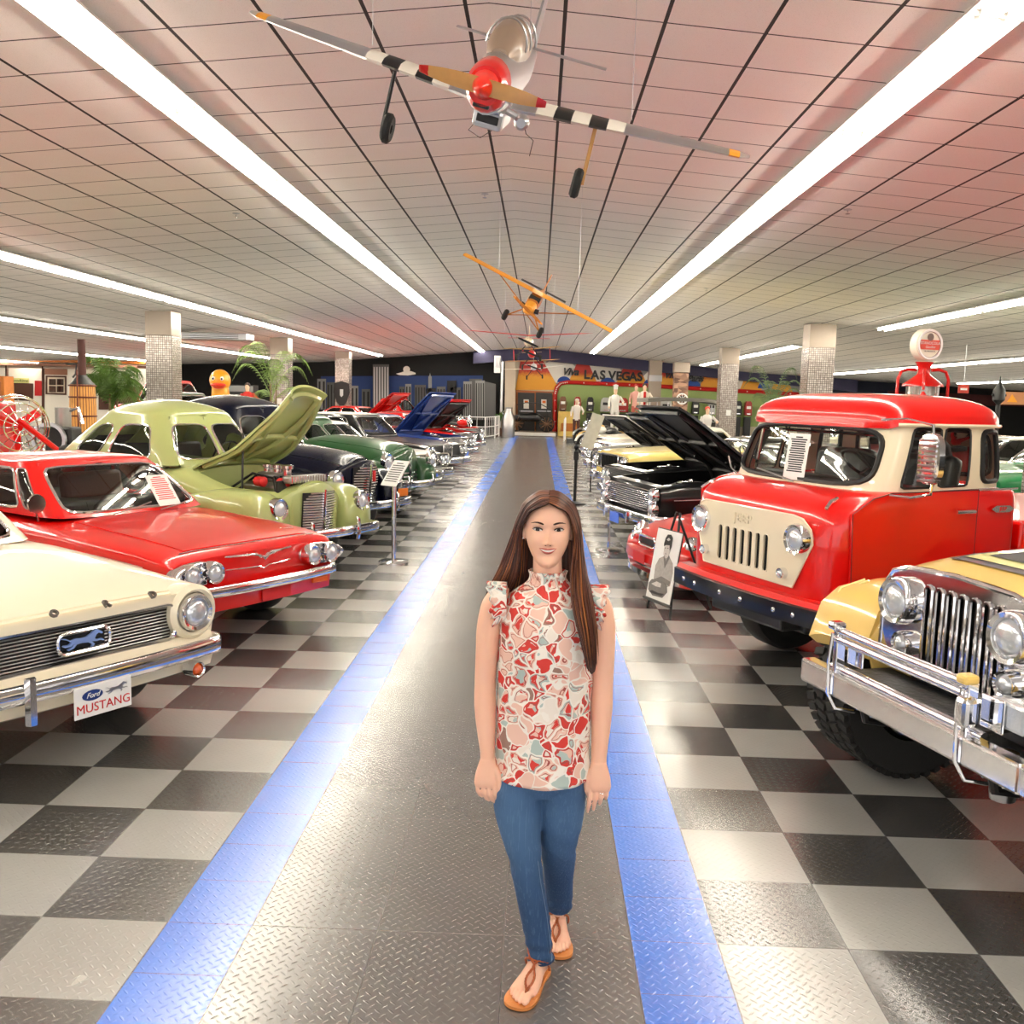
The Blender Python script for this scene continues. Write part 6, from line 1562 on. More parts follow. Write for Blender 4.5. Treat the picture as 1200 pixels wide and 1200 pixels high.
for a, b, tp, k, w in ((372, 382, 444, 0, 2), (383, 394, 448, 1, 3), (411, 420, 452, 0, 2), (424, 434, 456, 1, 2), (468, 474, 453, 1, 2), (475, 482, 450, 0, 2), (486, 499, 451, 1, 4), (500, 511, 455, 2, 4), (502, 506, 441, 0, 0), (512, 522, 453, 1, 3), (524, 535, 446, 2, 2), (528, 540, 454, 1, 3)): tower(a, b, tp, GB[k], w)
poly(cm, 'spire', GB[0], [(503, 441), (504, 437), (505, 441)], YW-.03, .04)
tower(550, 565, 444, GB[1], 0, YW-.2, 492); tower(543, 553, 447, GB[0], 4, YW-.3, 492); tower(557, 568, 446, GB[0], 4, YW-.3, 492); tower(568, 581, 447, GB[1], 0, YW-.3, 492, 3)
poly(cm, 'cloud', WHM, [(464, 438), (470, 436.5), (474, 435), (482, 435), (487, 437), (487, 438.5), (478, 440), (468, 439.5)], YW-.04, .02)
poly(cm, 'moon', WHM, [(476.5+4*cos(2*PI*i/20), 433+4*sin(2*PI*i/20)) for i in range(20)], YW-.03, .02)
# grey speaker cabinet high on the pilaster
t = thing('wall_speaker', 'white loudspeaker box mounted high beside the pilaster', 'speaker', tuple(at(583, 427, 48.6)))
mb = MB(); mb.box((0, 0, 0), (.32, .3, .85)); mb.build('cabinet', WHITE, t, smooth=False, bevel=.02); slab(t, 'speaker_grille', STEEL, (0, -.16, .1), (.2, .02, .5), .01); rod(t, 'bracket', BLACK, [(0, .1, .1), (0, 1.0, .2)], .03, 6)

# platform and railings
t = thing('platform', 'low carpeted step with a pale edge at the end of the aisle', 'platform', (-.38, 48.3, 0))
mb = MB(); mb.box((0, 0, .1), (2.5, 2.2, .2)); mb.build('deck', mat('platform_carpet', (.5, .42, .35), .9), t, smooth=False); slab(t, 'edge_strip', WHM, (0, -1.12, .12), (2.5, .04, .16), 0)
def railing(lab, pts):
    t = thing('railing', lab, 'railing'); 
    for p in pts: rod(t, 'post', WHITE, [(*p, 0), (*p, 1.0)], .03, 8)
    for z in (.98, .55, .12): rod(t, 'rail', WHITE, [(*p, z) for p in pts], .022, 6)
    for a, b in zip(pts, pts[1:]):
        n = 5
        for i in range(1, n): q = (lerp(a[0], b[0], i/n), lerp(a[1], b[1], i/n)); rod(t, 'baluster', WHITE, [(*q, .12), (*q, .98)], .010, 5)
railing('grey metal railing on the dark mural side of the aisle end', [(-4.2, 42.6), (-2.35, 42.6), (-2.0, 44.4), (-1.9, 46.6)])
railing('grey metal railing by the gaming room side of the aisle end', [(1.15, 42.8), (1.25, 44.6), (1.3, 46.6)])
# old black touring car on the platform
t = thing('vintage_car', 'small black veteran car standing sideways on the end platform', 'car', (-.35, 48.3, .2), 0)
for x in (-.75, .75):
    for y in (-.5, .5):
        mb = MB(); mb.lathe([(.36, -.03), (.40, -.03), (.40, .03), (.36, .03)], (x, y, .4), 'Y', 24); w = mb.build('wheel', RUBBER, t)
        mb = MB()
        for k in range(10): a = PI*k/5; mb.tube([(x, y, .4), (x+.36*cos(a), y, .4+.36*sin(a))], .012, 4)
        mb.cyl((x, y-.05, .4), (x, y+.05, .4), .05, n=10); mb.build('spokes', mat('spoke_wood', (.5, .36, .25), .5), w)
mb = MB(); fus(mb, [(-.6, .36, .62, .12), (-.2, .45, .72, .22), (.5, .42, .70, .2), (.9, .36, .64, .16)], e=4); mb.xf(Matrix.Rotation(PI/2, 4, 'Z')); mb.build('body', BLKP, t)
mb = MB(); mb.loft([[(x, -.5, z), (x, .5, z), (x, .5, z+.04), (x, -.5, z+.04)] for x, z in ((-.75, 1.30), (-.3, 1.42), (.35, 1.40), (.95, 1.12))]); mb.build('folding_top', BLACK, t)
for x in (-.6, .8): rod(t, 'top_frame', BLACK, [(x, -.45, .8), (x*.9, -.45, 1.32 if x < 0 else 1.16)], .02, 6)
# potted shrub by the pilaster
def leaf_plant(name, lab, loc, h, spread, n, seed, stem=True, droop=1.0, pot=True, leafc=(.20, .36, .10), fr=1.0):
    r_ = random.Random(seed); t = thing(name, lab, 'plant', loc)
    if pot:
        mb = MB(); mb.lathe([(.16, 0), (.22, .05), (.26, .34), (.28, .36), (.24, .37), (.22, .33)], n=20, cap=True); mb.build('pot', mat('plant_pot', (.35, .22, .15), .6), t)
    if stem:
        mb = MB()
        for k in range(3): mb.tube([(.04*cos(k*2.1), .04*sin(k*2.1), .3), (.08*cos(k*2.1), .08*sin(k*2.1), h*.4), (.10*cos(k*2.1+.4), .1*sin(k*2.1+.4), h*.72)], [.03, .025, .018], 7)
        mb.build('stem', mat('palm_stem', (.42, .36, .22), .8), t)
    gm = mat('palm_leaf_%d' % int(leafc[0]*100), leafc, .5, var=.35, bscale=6)
    for k in range(n):
        a = 2*PI*k/n+r_.uniform(-.25, .25); L = spread*r_.uniform(.75, 1.1); base = Vector((0, 0, h*r_.uniform(.55, .78))); rise = h*r_.uniform(.12, .42)
        mb = MB(); sp_ = []
        for i in range(13):
            s = i/12; sp_.append(base+Vector((cos(a)*L*s, sin(a)*L*s, rise*sin(s*PI*.62)*1.2-droop*.55*L*s**2.6)))
        mb.tube(sp_, [.012*(1-.8*i/12) for i in range(13)], 5)
        for i in range(2, 13):
            d = (sp_[i]-sp_[i-1]).normalized(); sd = d.cross(Vector((0, 0, 1))).normalized()
            for s_ in (1, -1):
                for j in (0, .5):
                    p = sp_[i].lerp(sp_[i-1], j); ll = L*.42*fr*sin(PI*min(1, (i-j)/12*.9+.1))*r_.uniform(.8, 1.1)+.03
                    tip = p+sd*s_*ll*.75+d*ll*.55+Vector((0, 0, -ll*.45*droop)); md = p.lerp(tip, .5)+Vector((0, 0, ll*.10)); wv = d*.012*fr+Vector((0, 0, .004))
                    o_ = len(mb.v); mb.add([p-wv*.4, p+wv*.4, md+wv, tip, md-wv], [[0, 1, 2, 3, 4]])
        mb.build('frond', gm, t, smooth=False, fix=False)
    return t
leaf_plant('potted_palm', 'small green shrub beside the veteran car', (-1.9, 47.25, 0), 1.05, .25, 10, 3, droop=.6)
leaf_plant('potted_palm', 'lush drooping palm between the wooden vat and the first tiled pillar', (-9.2, 20.6, 0), 2.4, .78, 34, 4, droop=1.4, fr=.95, leafc=(.30, .42, .14))
leaf_plant('potted_palm', 'arching palm between the two slimmer pillars beyond the raised green hood', (-7.0, 25.2, 0), 2.9, 1.05, 15, 11, droop=1.1, fr=.7, leafc=(.46, .56, .28))
leaf_plant('potted_palm', 'feathery palm beyond the red truck roof', (6.6, 27.6, 0), 2.6, .8, 11, 8, droop=.9, fr=.7, leafc=(.45, .54, .36))
leaf_plant('potted_palm', 'shorter palm whose fronds brush the tiled pillar with the white plate', (5.95, 24.5, 0), 1.95, .45, 12, 9, droop=1.2, fr=.7, leafc=(.34, .48, .2))
# ------------------------------------------------------------ second rows of cars
sixties('grey green sedan with a domed roof behind the first tiled pillar', (-8.6, 28.2, 0), R(-28), mat('grey_green_paint', (.36, .42, .36), .3, 0, 1), roofz=1.80, hz=1.0, lights='single')
sixties('red delivery van roof glimpsed beside the first tiled pillar', (-10.9, 33.4, 0), R(-25), RED, roofz=2.2, hz=1.3, lz=.8, L=4.8)
sixties('black open tourer before the city mural with its windscreen up', (-6.0, 36.0, 0), R(-25), BLKP, roofz=1.55, hz=1.05, lz=.7, lights='single', top='none')
sixties('scarlet car with its long red hood pointing up before the striped tower', (-5.2, 39.2, 0), R(-25), RED, openh=R(40), under=RED, L=5.2, hz=1.0, lz=.7)
sixties('red coupe with a flat red roof before the city mural', (-4.7, 45.0, 0), R(-25), RED, roofz=1.72, hz=1.05, L=4.4, lights='single')
sixties('red muscle car seen through the cab truck windows', (6.5, 10.1, 0), R(200), RED, roofz=1.30, hz=.92)
sixties('green sedan seen through the cab truck side windows', (6.3, 14.9, 0), R(200), paint('mid_green_paint', (.12, .48, .28)), roofz=1.5, hz=1.0)
sixties('white sedan in the second row beyond the green sedan', (7.3, 17.9, 0), R(200), WHTP, roofz=1.42)
sixties('grey fastback with a long sloping roof beyond the raised black hood', (7.1, 20.4, 0), R(200), mat('warm_grey_paint', (.50, .49, .46), .3, .3, 1), roofz=1.36)
sixties('cream sedan behind the tip of the raised black hood', (7.1, 29.5, 0), R(200), CREAM, roofz=1.5)
# touring car with a long grey canopy
t = thing('touring_car', 'dark brass-era touring car under a long flat grey canopy', 'car', (3.6, 36.6, 0), R(190))
mb = MB(); mb.box((-1.8, 0, .85), (3.4, 1.3, .6)); mb.build('body', BLKP, t, bevel=.06)
mb = MB(); mb.loft([[(x, -.75, z), (x, .75, z), (x, .75, z+.14), (x, -.75, z+.14)] for x, z in ((-3.6, 1.78), (-2.5, 1.90), (-1.0, 1.90), (-.3, 1.84))]); mb.build('canopy', mat('canopy_grey', (.42, .41, .38), .7), t)
for x in (-3.3, -1.1, -.4):
    for y in (-.68, .68): rod(t, 'canopy_post', STEEL, [(x, y, 1.1), (x, y, 1.85)], .02, 6)
wheels(t, (-.5, -3.1), .68, .40, .12)
for y in (-.4, .4): headlamp(t, (.0, y, .95), .12)

# ------------------------------------------------------------ stands and the easel portrait
t = thing('sign_stand', 'chrome post stand with a tilted white information plate beside the sage coupe', 'stand', (-1.591, 10.66, 0))
mb = MB(); mb.lathe([(.001, 0), (.17, 0), (.17, .022), (.15, .032), (.03, .04), (.001, .04)], n=28); mb.build('base', CHROME, t)
rod(t, 'post', CHROME, [(0, 0, .03), (0, 0, .98)], .026, 12)
mb = MB(); M = Matrix.Translation((.01, -.01, 1.02)) @ Matrix.Rotation(R(-38), 4, 'Z') @ Matrix.Rotation(R(52), 4, 'X'); mb.box((0, 0, 0), (.24, .34, .012)); mb.xf(M); h_ = mb.build('sign_plate', WHITE, t, smooth=False)
mb = MB()
for i in range(9): mb.box((0, .13-.03*i, .008), (.19 if i else .1, .010, .002))
mb.xf(M); mb.build('print_lines', INK, h_, smooth=False)
t = thing('queue_post', 'thin black post stand on the floor behind the head of the person', 'stand', (.70, 17.4, 0))
mb = MB(); mb.lathe([(.001, 0), (.2, 0), (.2, .02), (.03, .05), (.001, .05)], n=24); mb.build('base', BLACK, t); rod(t, 'post', BLACK, [(0, 0, .03), (0, 0, 1.0)], .03, 10)
mb = MB(); mb.ball((0, 0, 1.03), .05, 12, 8); mb.build('finial', BLACK, t); slab(t, 'belt_cassette', BLACK, (0, 0, .88), (.09, .09, .16), .01)
t = thing('queue_post', 'short chrome stand in front of the blue plate of the black convertible', 'stand', (1.30, 13.45-2.2, 0))
t.location = (.93, 12.0, 0)
mb = MB(); mb.lathe([(.001, 0), (.17, 0), (.17, .015), (.03, .03), (.001, .03)], n=24); mb.build('base', CHROME, t); rod(t, 'post', CHROME, [(0, 0, .02), (0, 0, .36)], .018, 8)
t = thing('leaning_board', 'tall narrow grey white board leaning beside the pale yellow roadster', 'board', tuple(Vector((at(699, 528, 20.5).x, 20.5, .55))))
t.location = (1.12, 19.9, 0)
mb = MB(); mb.box((0, 0, 1.24), (.26, .03, .74), ry=.32); mb.build('panel', mat('board_grey', (.72, .71, .66), .6, var=.2, bscale=9), t, smooth=False); rod(t, 'back_leg', BLACK, [(0, .03, 1.2), (0, .05, 0)], .015, 6)

t = thing('easel_portrait', 'framed monochrome portrait of a soldier in a cap on a black easel', 'easel', (1.17, 8.62, 0), R(204))
lean = lambda y, z, o=0: Vector((.03-.16*z+o, y, z))
for y in (-.19, .19): rod(t, 'easel_leg', BLACK, [lean(y*1.05, 0, .0), lean(y*.15, .90, -.02)], .012, 6)
rod(t, 'easel_leg', BLACK, [(-.14, .0, .86), (-.52, .02, 0)], .012, 6); rod(t, 'tray', BLACK, [lean(-.24, .085, .035), lean(.24, .085, .035)], .013, 6)
def pan(name, m, pts, o, par): 
    mb = MB(); n = len(pts); mb.add([lean(y, z, o) for y, z in pts]+[lean(y, z, o-.006) for y, z in pts], [list(range(n)), list(range(n, 2*n))[::-1]]+[[i, (i+1) % n, n+(i+1) % n, n+i] for i in range(n)]); return mb.build(name, m, par, smooth=False)
bd = pan('portrait_board', PAPER, [(-.205, .10), (.205, .10), (.205, .735), (-.205, .735)], .034, t)
pan('board_edge', BLACK, [(-.212, .093), (.212, .093), (.212, .742), (-.212, .742)], .027, t)
GP = [mat('pencil_grey_%s' % n_, (v, v*.97, v*.93), .8, var=.25, bscale=30) for n_, v in (('dark', .22), ('mid', .45), ('light', .66), ('pale', .80))]
pan('soldier_jacket', GP[2], [(-.12, .27), (-.13, .40), (-.09, .47), (-.02, .50), (.08, .50), (.14, .46), (.17, .38), (.16, .26), (.05, .22), (-.06, .22)], .038, bd)
pan('soldier_lapel', GP[1], [(-.02, .50), (.03, .40), (.08, .50), (.06, .52), (.03, .46), (.0, .52)], .041, bd)
pan('soldier_arm', GP[1], [(-.12, .27), (.0, .32), (.16, .30), (.15, .26), (.0, .27), (-.08, .24)], .041, bd)
pan('soldier_face', GP[3], [(-.03, .52), (-.035, .59), (-.03, .63), (.06, .63), (.07, .57), (.05, .50), (.01, .485)], .041, bd)
pan('soldier_cap', GP[0], [(-.045, .615), (-.035, .665), (-.01, .70), (.04, .705), (.075, .68), (.08, .60), (.065, .565), (.05, .61), (-.01, .605), (-.04, .59)], .044, bd)
pan('cap_badge', GP[3], [(-.01, .655), (.02, .675), (.05, .66), (.02, .645)], .047, bd)
for (y, z) in ((-.01, .575), (.03, .578)): pan('eye_line', GP[0], [(y-.009, z), (y+.009, z), (y+.007, z+.006), (y-.007, z+.006)], .044, bd)
pan('mouth_line', GP[0], [(-.005, .525), (.025, .527), (.02, .531), (.0, .529)], .044, bd)
pan('sketched_car', GP[1], [(-.17, .17), (-.18, .23), (-.14, .27), (-.06, .28), (.08, .275), (.12, .25), (.14, .20), (.08, .14), (-.08, .13)], .044, bd)
pan('sketched_car_glass', GP[3], [(-.13, .23), (-.05, .265), (.03, .26), (.03, .225), (-.05, .22)], .047, bd)
pan('sketched_car_shade', GP[0], [(-.15, .155), (-.08, .15), (.07, .155), (.11, .18), (.0, .17), (-.1, .175)], .047, bd)

# ------------------------------------------------------------ fuel pumps
def pump(lab, loc, h=2.55, globe=True, face=-PI/2):
    t = thing('fuel_pump', lab, 'fuel pump', loc)
    mb = MB(); mb.lathe([(.26, 0), (.26, .08), (.2, .12), (.17, .3), (.17, h*.52), (.24, h*.54), (.24, h*.56), (.12, h*.57)], n=24, cap=True); mb.build('column', paint('pump_red', (.78, .06, .04)), t)
    if globe:
        z = h-.72
        mb = MB(); mb.lathe([(.20, z-.42), (.205, z-.2), (.20, z)], n=24, cap=True); mb.build('glass_cylinder', mat('pump_glass', (.62, .60, .56), .1, .3, 1), t)
        mb = MB()
        for k in range(12): a = 2*PI*k/12; mb.tube([(.208*cos(a), .208*sin(a), z-.42), (.208*cos(a), .208*sin(a), z)], .006, 4)
        mb.build('cylinder_rods', CHROME, t)
        mb = MB(); mb.lathe([(.27, z), (.26, z+.03), (.14, z+.12), (.09, z+.16), (.075, z+.22), (.10, z+.30), (.12, z+.33), (.001, z+.33)], n=24); mb.build('pump_cap', MC['pump_red'], t)
        for s in (1, -1): rod(t, 'guard_pipe', MC['pump_red'], [(s*.1, 0, z+.22), (s*.2, 0, z+.23), (s*.30, 0, z+.20), (s*.34, 0, z+.1), (s*.345, 0, z-.6)], .022, 8)
        rod(t, 'hose', MC['pump_red'], [(-.05, -.15, z+.22), (-.1, -.27, z+.12), (-.1, -.29, z-.05)], .018, 7)
        mb = MB(); mb.lathe([(.001, -.1), (.04, -.07), (.045, 0), (.02, .04), (.001, .05)], (-.1, -.29, z-.12), 'Z', 12); mb.build('nozzle_bulb', MC['pump_red'], t)
        M = Matrix.Translation((0, 0, z+.56)) @ Matrix.Rotation(R(20), 4, 'Z')
        mb = MB(); mb.lathe([(.17, -.075), (.20, -.075), (.215, -.06), (.215, .06), (.20, .075), (.17, .075)], n=36, axis='Y', cap=True); mb.xf(M); gl_ = mb.build('globe', mat('globe_cream', (.93, .91, .84), .35), t)
        mb = MB(); mb.lathe([(.205, -.085), (.20, -.095), (.175, -.09), (.175, -.078)], n=36, axis='Y'); mb.xf(M); mb.build('globe_rim', WHITE, gl_)
        mb = MB(); mb.lathe([(.174, -.076), (.174, -.080), (.168, -.080), (.168, -.076)], n=36, axis='Y'); mb.xf(M); mb.build('face_ring', mat('ring_brown', (.45, .25, .18), .5), gl_)
        F2 = M @ frame((0, -.079, 0), (1, 0, 0), (0, -1, 0))
        mb = MB(); P = [(.165*cos(a), .165*sin(a)) for a in [R(q) for q in (22, 10, 0, -14, -24)]]+[(-.165*cos(a), .165*sin(a)) for a in [R(q) for q in (-24, -14, 0, 10, 22)]]; mb.prism(P, F2, .004); mb.build('red_band', mat('band_red', (.82, .22, .12), .5), gl_, smooth=False)
        mb = MB(); mb.prism([(.05*cos(2*PI*i/20), .10+.05*sin(2*PI*i/20)) for i in range(20)], F2, .006); mb.build('round_badge', mat('badge_brown', (.35, .26, .22), .4), gl_, smooth=False)
        text('STANOCOLA', 'globe_word', WHITE, gl_, F2 @ Matrix.Translation((0, .018, .007)), .054, .001); text('Gasoline', 'globe_script', WHITE, gl_, F2 @ Matrix.Translation((0, -.032, .007)), .046, .001, shear=.3)
        text('OIL PRODUCTS', 'globe_small_print', INK, gl_, F2 @ Matrix.Translation((0, -.09, .002)), .026, .001)
    return t
pump('tall red visible fuel pump with a round lettered globe behind the cab truck roof', (4.70, 12.02, 0), 3.12).scale = (.9, .9, .9)
pump('plain red pump column seen through the cab truck door window', (5.28, 12.12, 0), 2.2, False)

# ------------------------------------------------------------ far corner of the western town
tw = thing('western_storefront', 'white western town shopfront with a timber awning and dark posts', 'shopfront')
CRW = mat('clapboard_white', (.97, .95, .90), .8); BRW = mat('timber_brown', (.30, .17, .12), .7); ROP = mat('awning_brown', (.55, .38, .30), .8); PINE = mat('orange_pine', (.72, .42, .14), .6, var=.2, bscale=8)
YF2 = 44.0
def fp(name, m, pts, y=YF2, th=.06, par=None): return poly(par or tw, name, m, pts, y, th)
fp('shop_wall', CRW, [(-60, 424), (172, 428), (172, 512), (-60, 510)], YF2, .1)
fp('awning_roof', ROP, [(-60, 424), (172, 429), (172, 432), (-60, 427)], YF2-1.0, 1.0); fp('awning_fringe', mat('fringe', (.80, .72, .66), .8), [(-60, 427), (150, 430), (150, 433.5), (-60, 430)], YF2-1.02, .02)
fp('cornice', PINE, [(-60, 419), (172, 424), (172, 427), (-60, 422)], YF2-.1, .2)
for x in (9, 51.5): fp('awning_post', BRW, [(x-.7, 428), (x+.9, 428), (x+.9, 500), (x-.7, 500)], YF2-.9, .15)
w_ = fp('shop_window', BRW, [(54, 440), (78, 440.5), (78, 463), (54, 462)], YF2-.11, .05); fp('window_frame', mat('sash_white', (.85, .80, .72), .6), [(56, 442), (76, 442.4), (76, 461), (56, 460.5)], YF2-.17, .03, w_)
for a, b, c, d in ((57.5, 444, 65.5, 451), (66.8, 444, 74.5, 451), (57.5, 452.3, 65.5, 459.5), (66.8, 452.3, 74.5, 459.5)): fp('window_pane', mat('pane_dark', (.24, .13, .10), .2, coat=1), [(a, b), (c, b+.2), (c, d+.2), (a, d)], YF2-.21, .01, w_)
fp('blind_panel', ROP, [(53, 432), (79, 432.5), (79, 439.5), (53, 439)], YF2-.11, .04)
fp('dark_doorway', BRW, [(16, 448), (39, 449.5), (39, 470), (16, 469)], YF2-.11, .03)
g1 = fp('yellow_sign', mat('sign_yellow', (.86, .85, .55), .6), [(16, 443), (34, 443.3), (34, 449), (16, 448.7)], YF2-.16, .03)
x_, z_ = wp(25, 446, YF2); text('Goodtime', 'sign_script', mat('script_green', (.30, .38, .18), .6), g1, frame((x_, YF2-.2, z_), (1, 0, 0), (0, -1, 0)), .20, .01, shear=.3)
fp('red_poster', mat('poster_red', (.75, .10, .10), .5), [(41, 446), (51, 446.3), (51, 464), (41, 463.7)], YF2-.15, .03)
g2 = fp('ice_cream_sign', INK, [(102, 443), (121, 443.4), (121, 449.2), (102, 448.8)], YF2-.16, .03)
x_, z_ = wp(111.5, 446.2, YF2); text('ICE CREAM', 'sign_letters', WHITE, g2, frame((x_, YF2-.2, z_), (1, 0, 0), (0, -1, 0)), .17, .01)
fp('brown_counter', BRW, [(116, 452), (170, 453), (170, 480), (116, 480)], YF2-.12, .05)
t = thing('wooden_cabinet', 'tall orange pine cabinet at the picture edge by the red machine', 'cabinet', (at(-2, 450, 26).x, 26, 0))
mb = MB(); mb.box((0, 0, 1.05), (.6, .5, 2.1)); mb.build('body', PINE, t, smooth=False, bevel=.02); slab(t, 'door_panel', MC['orange_wood'], (0, -.26, 1.2), (.45, .02, 1.5), .01)
# vat with stove pipe
vx = at(97, 470, 18.4).x
t = thing('wooden_vat', 'orange timber vat with iron hoops and a rusty stove pipe to the ceiling', 'vat', (vx, 18.4, 0))
g = NX('vat_staves'); ang = g.op('ARCTAN2', g.y, g.x); st = g.edge(ang, .22, 0, .03); g.L.new(g.mix(st, g.mix(g.noise(9, 3), (.55, .22, .04), (.72, .36, .08)), (.12, .05, .02)), g.b.inputs['Base Color']); g.b.inputs['Roughness'].default_value = .6
mb = MB(); mb.lathe([(.24, .9), (.245, 1.5), (.225, 1.92)], n=32, cap=True); mb.build('staves', g.m, t)
mb = MB(); mb.lathe([(.25, 0), (.25, .9)], n=24, cap=True); mb.build('brick_base', mat('brick_orange', (.68, .38, .14), .8, var=.3, bscale=14), t)
for z in (1.0, 1.32, 1.68, 1.9): 
    mb = MB(); mb.lathe([(.25, z-.015), (.256, z), (.25, z+.015)], n=32); mb.build('iron_hoop', mat('hoop_rust', (.35, .14, .10), .6, .4), t)
mb = MB(); mb.lathe([(.23, 1.92), (.06, 2.12), (.06, 2.14)], n=28, cap=True); mb.build('cone_lid', BLACK, t)
rod(t, 'stove_pipe', mat('pipe_rust', (.26, .12, .09), .6, .3), [(0, 0, 2.05), (0, 0, 2.78)], .075, 14); rod(t, 'valve_lever', BLACK, [(-.28, -.05, 2.3), (-.08, -.05, 2.3), (-.1, -.05, 2.12), (-.16, -.05, 2.05)], .018, 6); rod(t, 'drain_pipe', mat('pipe_brown', (.40, .16, .10), .5), [(.03, -.27, 2.2), (.03, -.27, 1.0)], .014, 6)
# red machine with its wire cage
t = thing('caged_fan_machine', 'red machine with a big round chrome wire fan cage behind the red hardtop', 'machine', (-7.15, 12.3, 0), R(8))
mb = MB(); mb.box((-.35, 0, 1.17), (1.1, 1.0, 1.0)); mb.build('body', FRED, t, bevel=.06)
mb = MB(); mb.box((.02, -.1, 1.68), (.32, .4, .12)); mb.build('tank', FRED, t, bevel=.03); rod(t, 'chrome_trim', CHROME, [(-.9, -.52, 1.38), (-.1, -.52, 1.38), (.15, -.52, 1.46)], .02, 6)
slab(t, 'stand', BLACK, (-.3, 0, .33), (.9, .8, .66), .02)
M = Matrix.Translation((.50, -.35, 1.36)) @ Matrix.Rotation(R(38), 4, 'Z')
mb = MB()
for k, (rr, yy) in enumerate(((.40, .0), (.40, .10), (.37, -.08), (.30, -.13), (.20, -.17), (.10, -.19))):
    mb.tube([(rr*cos(2*PI*i/36), yy, rr*sin(2*PI*i/36)) for i in range(36)], .008, 5, closed=True)
for k in range(16):
    a = 2*PI*k/16; mb.tube([(.40*cos(a), .10, .40*sin(a)), (.40*cos(a), .0, .40*sin(a)), (.37*cos(a), -.08, .37*sin(a)), (.20*cos(a), -.17, .20*sin(a)), (.05*cos(a), -.195, .05*sin(a))], .005, 4)
mb.xf(M); mb.build('wire_cage', CHROME, t)
mb = MB()
for k in range(3):
    a = 2*PI*k/3+.6; mb.loft([[(r_*cos(a)-w_*sin(a), .02+w_*.4, r_*sin(a)+w_*cos(a)) for w_ in (-.05, .05)]+[(r_*cos(a)-w_*sin(a), .03+w_*.4, r_*sin(a)+w_*cos(a)) for w_ in (.05, -.05)] for r_ in (.05, .2, .35)])
mb.cyl((0, -.06, 0), (0, .1, 0), .06, n=14); mb.xf(M); mb.build('fan_blades', FRED, t)
rod(t, 'drive_arm', FRED, [tuple(M @ Vector(p)) for p in ((-.05, -.22, .1), (.35, -.28, -.25), (.5, -.3, -.38))], .035, 8)
for sg in (-.35, .35): rod(t, 'cage_support', STEEL, [tuple(M @ Vector((sg, .1, -.3))), (-.2+sg*.3, .1, .7)], .02, 6)
t = thing('stationary_engine', 'grey bare stationary engine on a wooden skid between the cage and the vat', 'engine', (at(74, 490, 15).x, 15, 0))
mb = MB(); mb.box((0, 0, 1.0), (.42, .4, .5)); mb.build('crankcase', DARKMETAL, t, bevel=.04); mb = MB(); mb.cyl((0, 0, 1.2), (0, 0, 1.55), .12, n=18); mb.build('cylinder', ENGMETAL, t)
mb = MB(); mb.lathe([(.22, -.03), (.27, -.03), (.27, .03), (.22, .03)], (-.1, -.26, 1.05), 'Y', 24); mb.build('flywheel', STEEL, t); rod(t, 'exhaust_pipe', CHROME, [(.1, 0, 1.5), (.25, 0, 1.55), (.3, 0, 1.3)], .03, 8); slab(t, 'wooden_skid', PINE, (0, 0, .4), (.7, .6, .8), .02)

# giant toy duck, slatted crate and figures in the dark corner
t = thing('giant_duck', 'giant yellow toy duck with a red bill peering over the dark cars', 'inflatable', (at(258, 447, 31).x, 31, 0))
YD = mat('duck_yellow', (.90, .62, .12), .35, coat=.5)
mb = MB(); mb.ball((0, .3, 1.15), .75, 24, 16, (1.1, 1.3, .8)); mb.ball((0, 0, 2.18), .36, 24, 16, (.92, .95, 1)); mb.cyl((0, .05, 1.6), (0, 0, 2.0), .3, .26, 20); q = mb.build('body', YD, t)
mb = MB(); mb.ball((.06, -.36, 2.03), .2, 18, 10, (1.25, 1.0, .38)); mb.ball((.06, -.34, 1.97), .17, 18, 10, (1.1, .9, .35)); mb.build('bill', mat('duck_bill_red', (.80, .14, .08), .35, coat=.5), t)
for s in (-.12, .16):
    mb = MB(); mb.ball((s, -.31, 2.24), .07, 12, 8, (.8, .5, 1)); e = mb.build('eye', WHITE, t); mb = MB(); mb.ball((s, -.345, 2.23), .035, 10, 6); mb.build('pupil', BLACK, e)
slab(t, 'display_plinth', BLACK, (0, .3, .3), (1.2, 1.2, .6), .02)
t = thing('slatted_crate', 'big grey slatted crate between the toy duck and the second pillar', 'crate', (at(284, 455, 39.6).x, 39.6, 0))
mb = MB(); mb.box((0, 0, 1.0), (1.1, .8, 2.2)); mb.build('frame', mat('crate_dark', (.20, .21, .21), .8), t, smooth=False)
for k in range(5): slab(t, 'slat', mat('crate_slat', (.48, .50, .50), .7), (0, -.42, .5+.36*k), (1.15, .03, .24), .01)
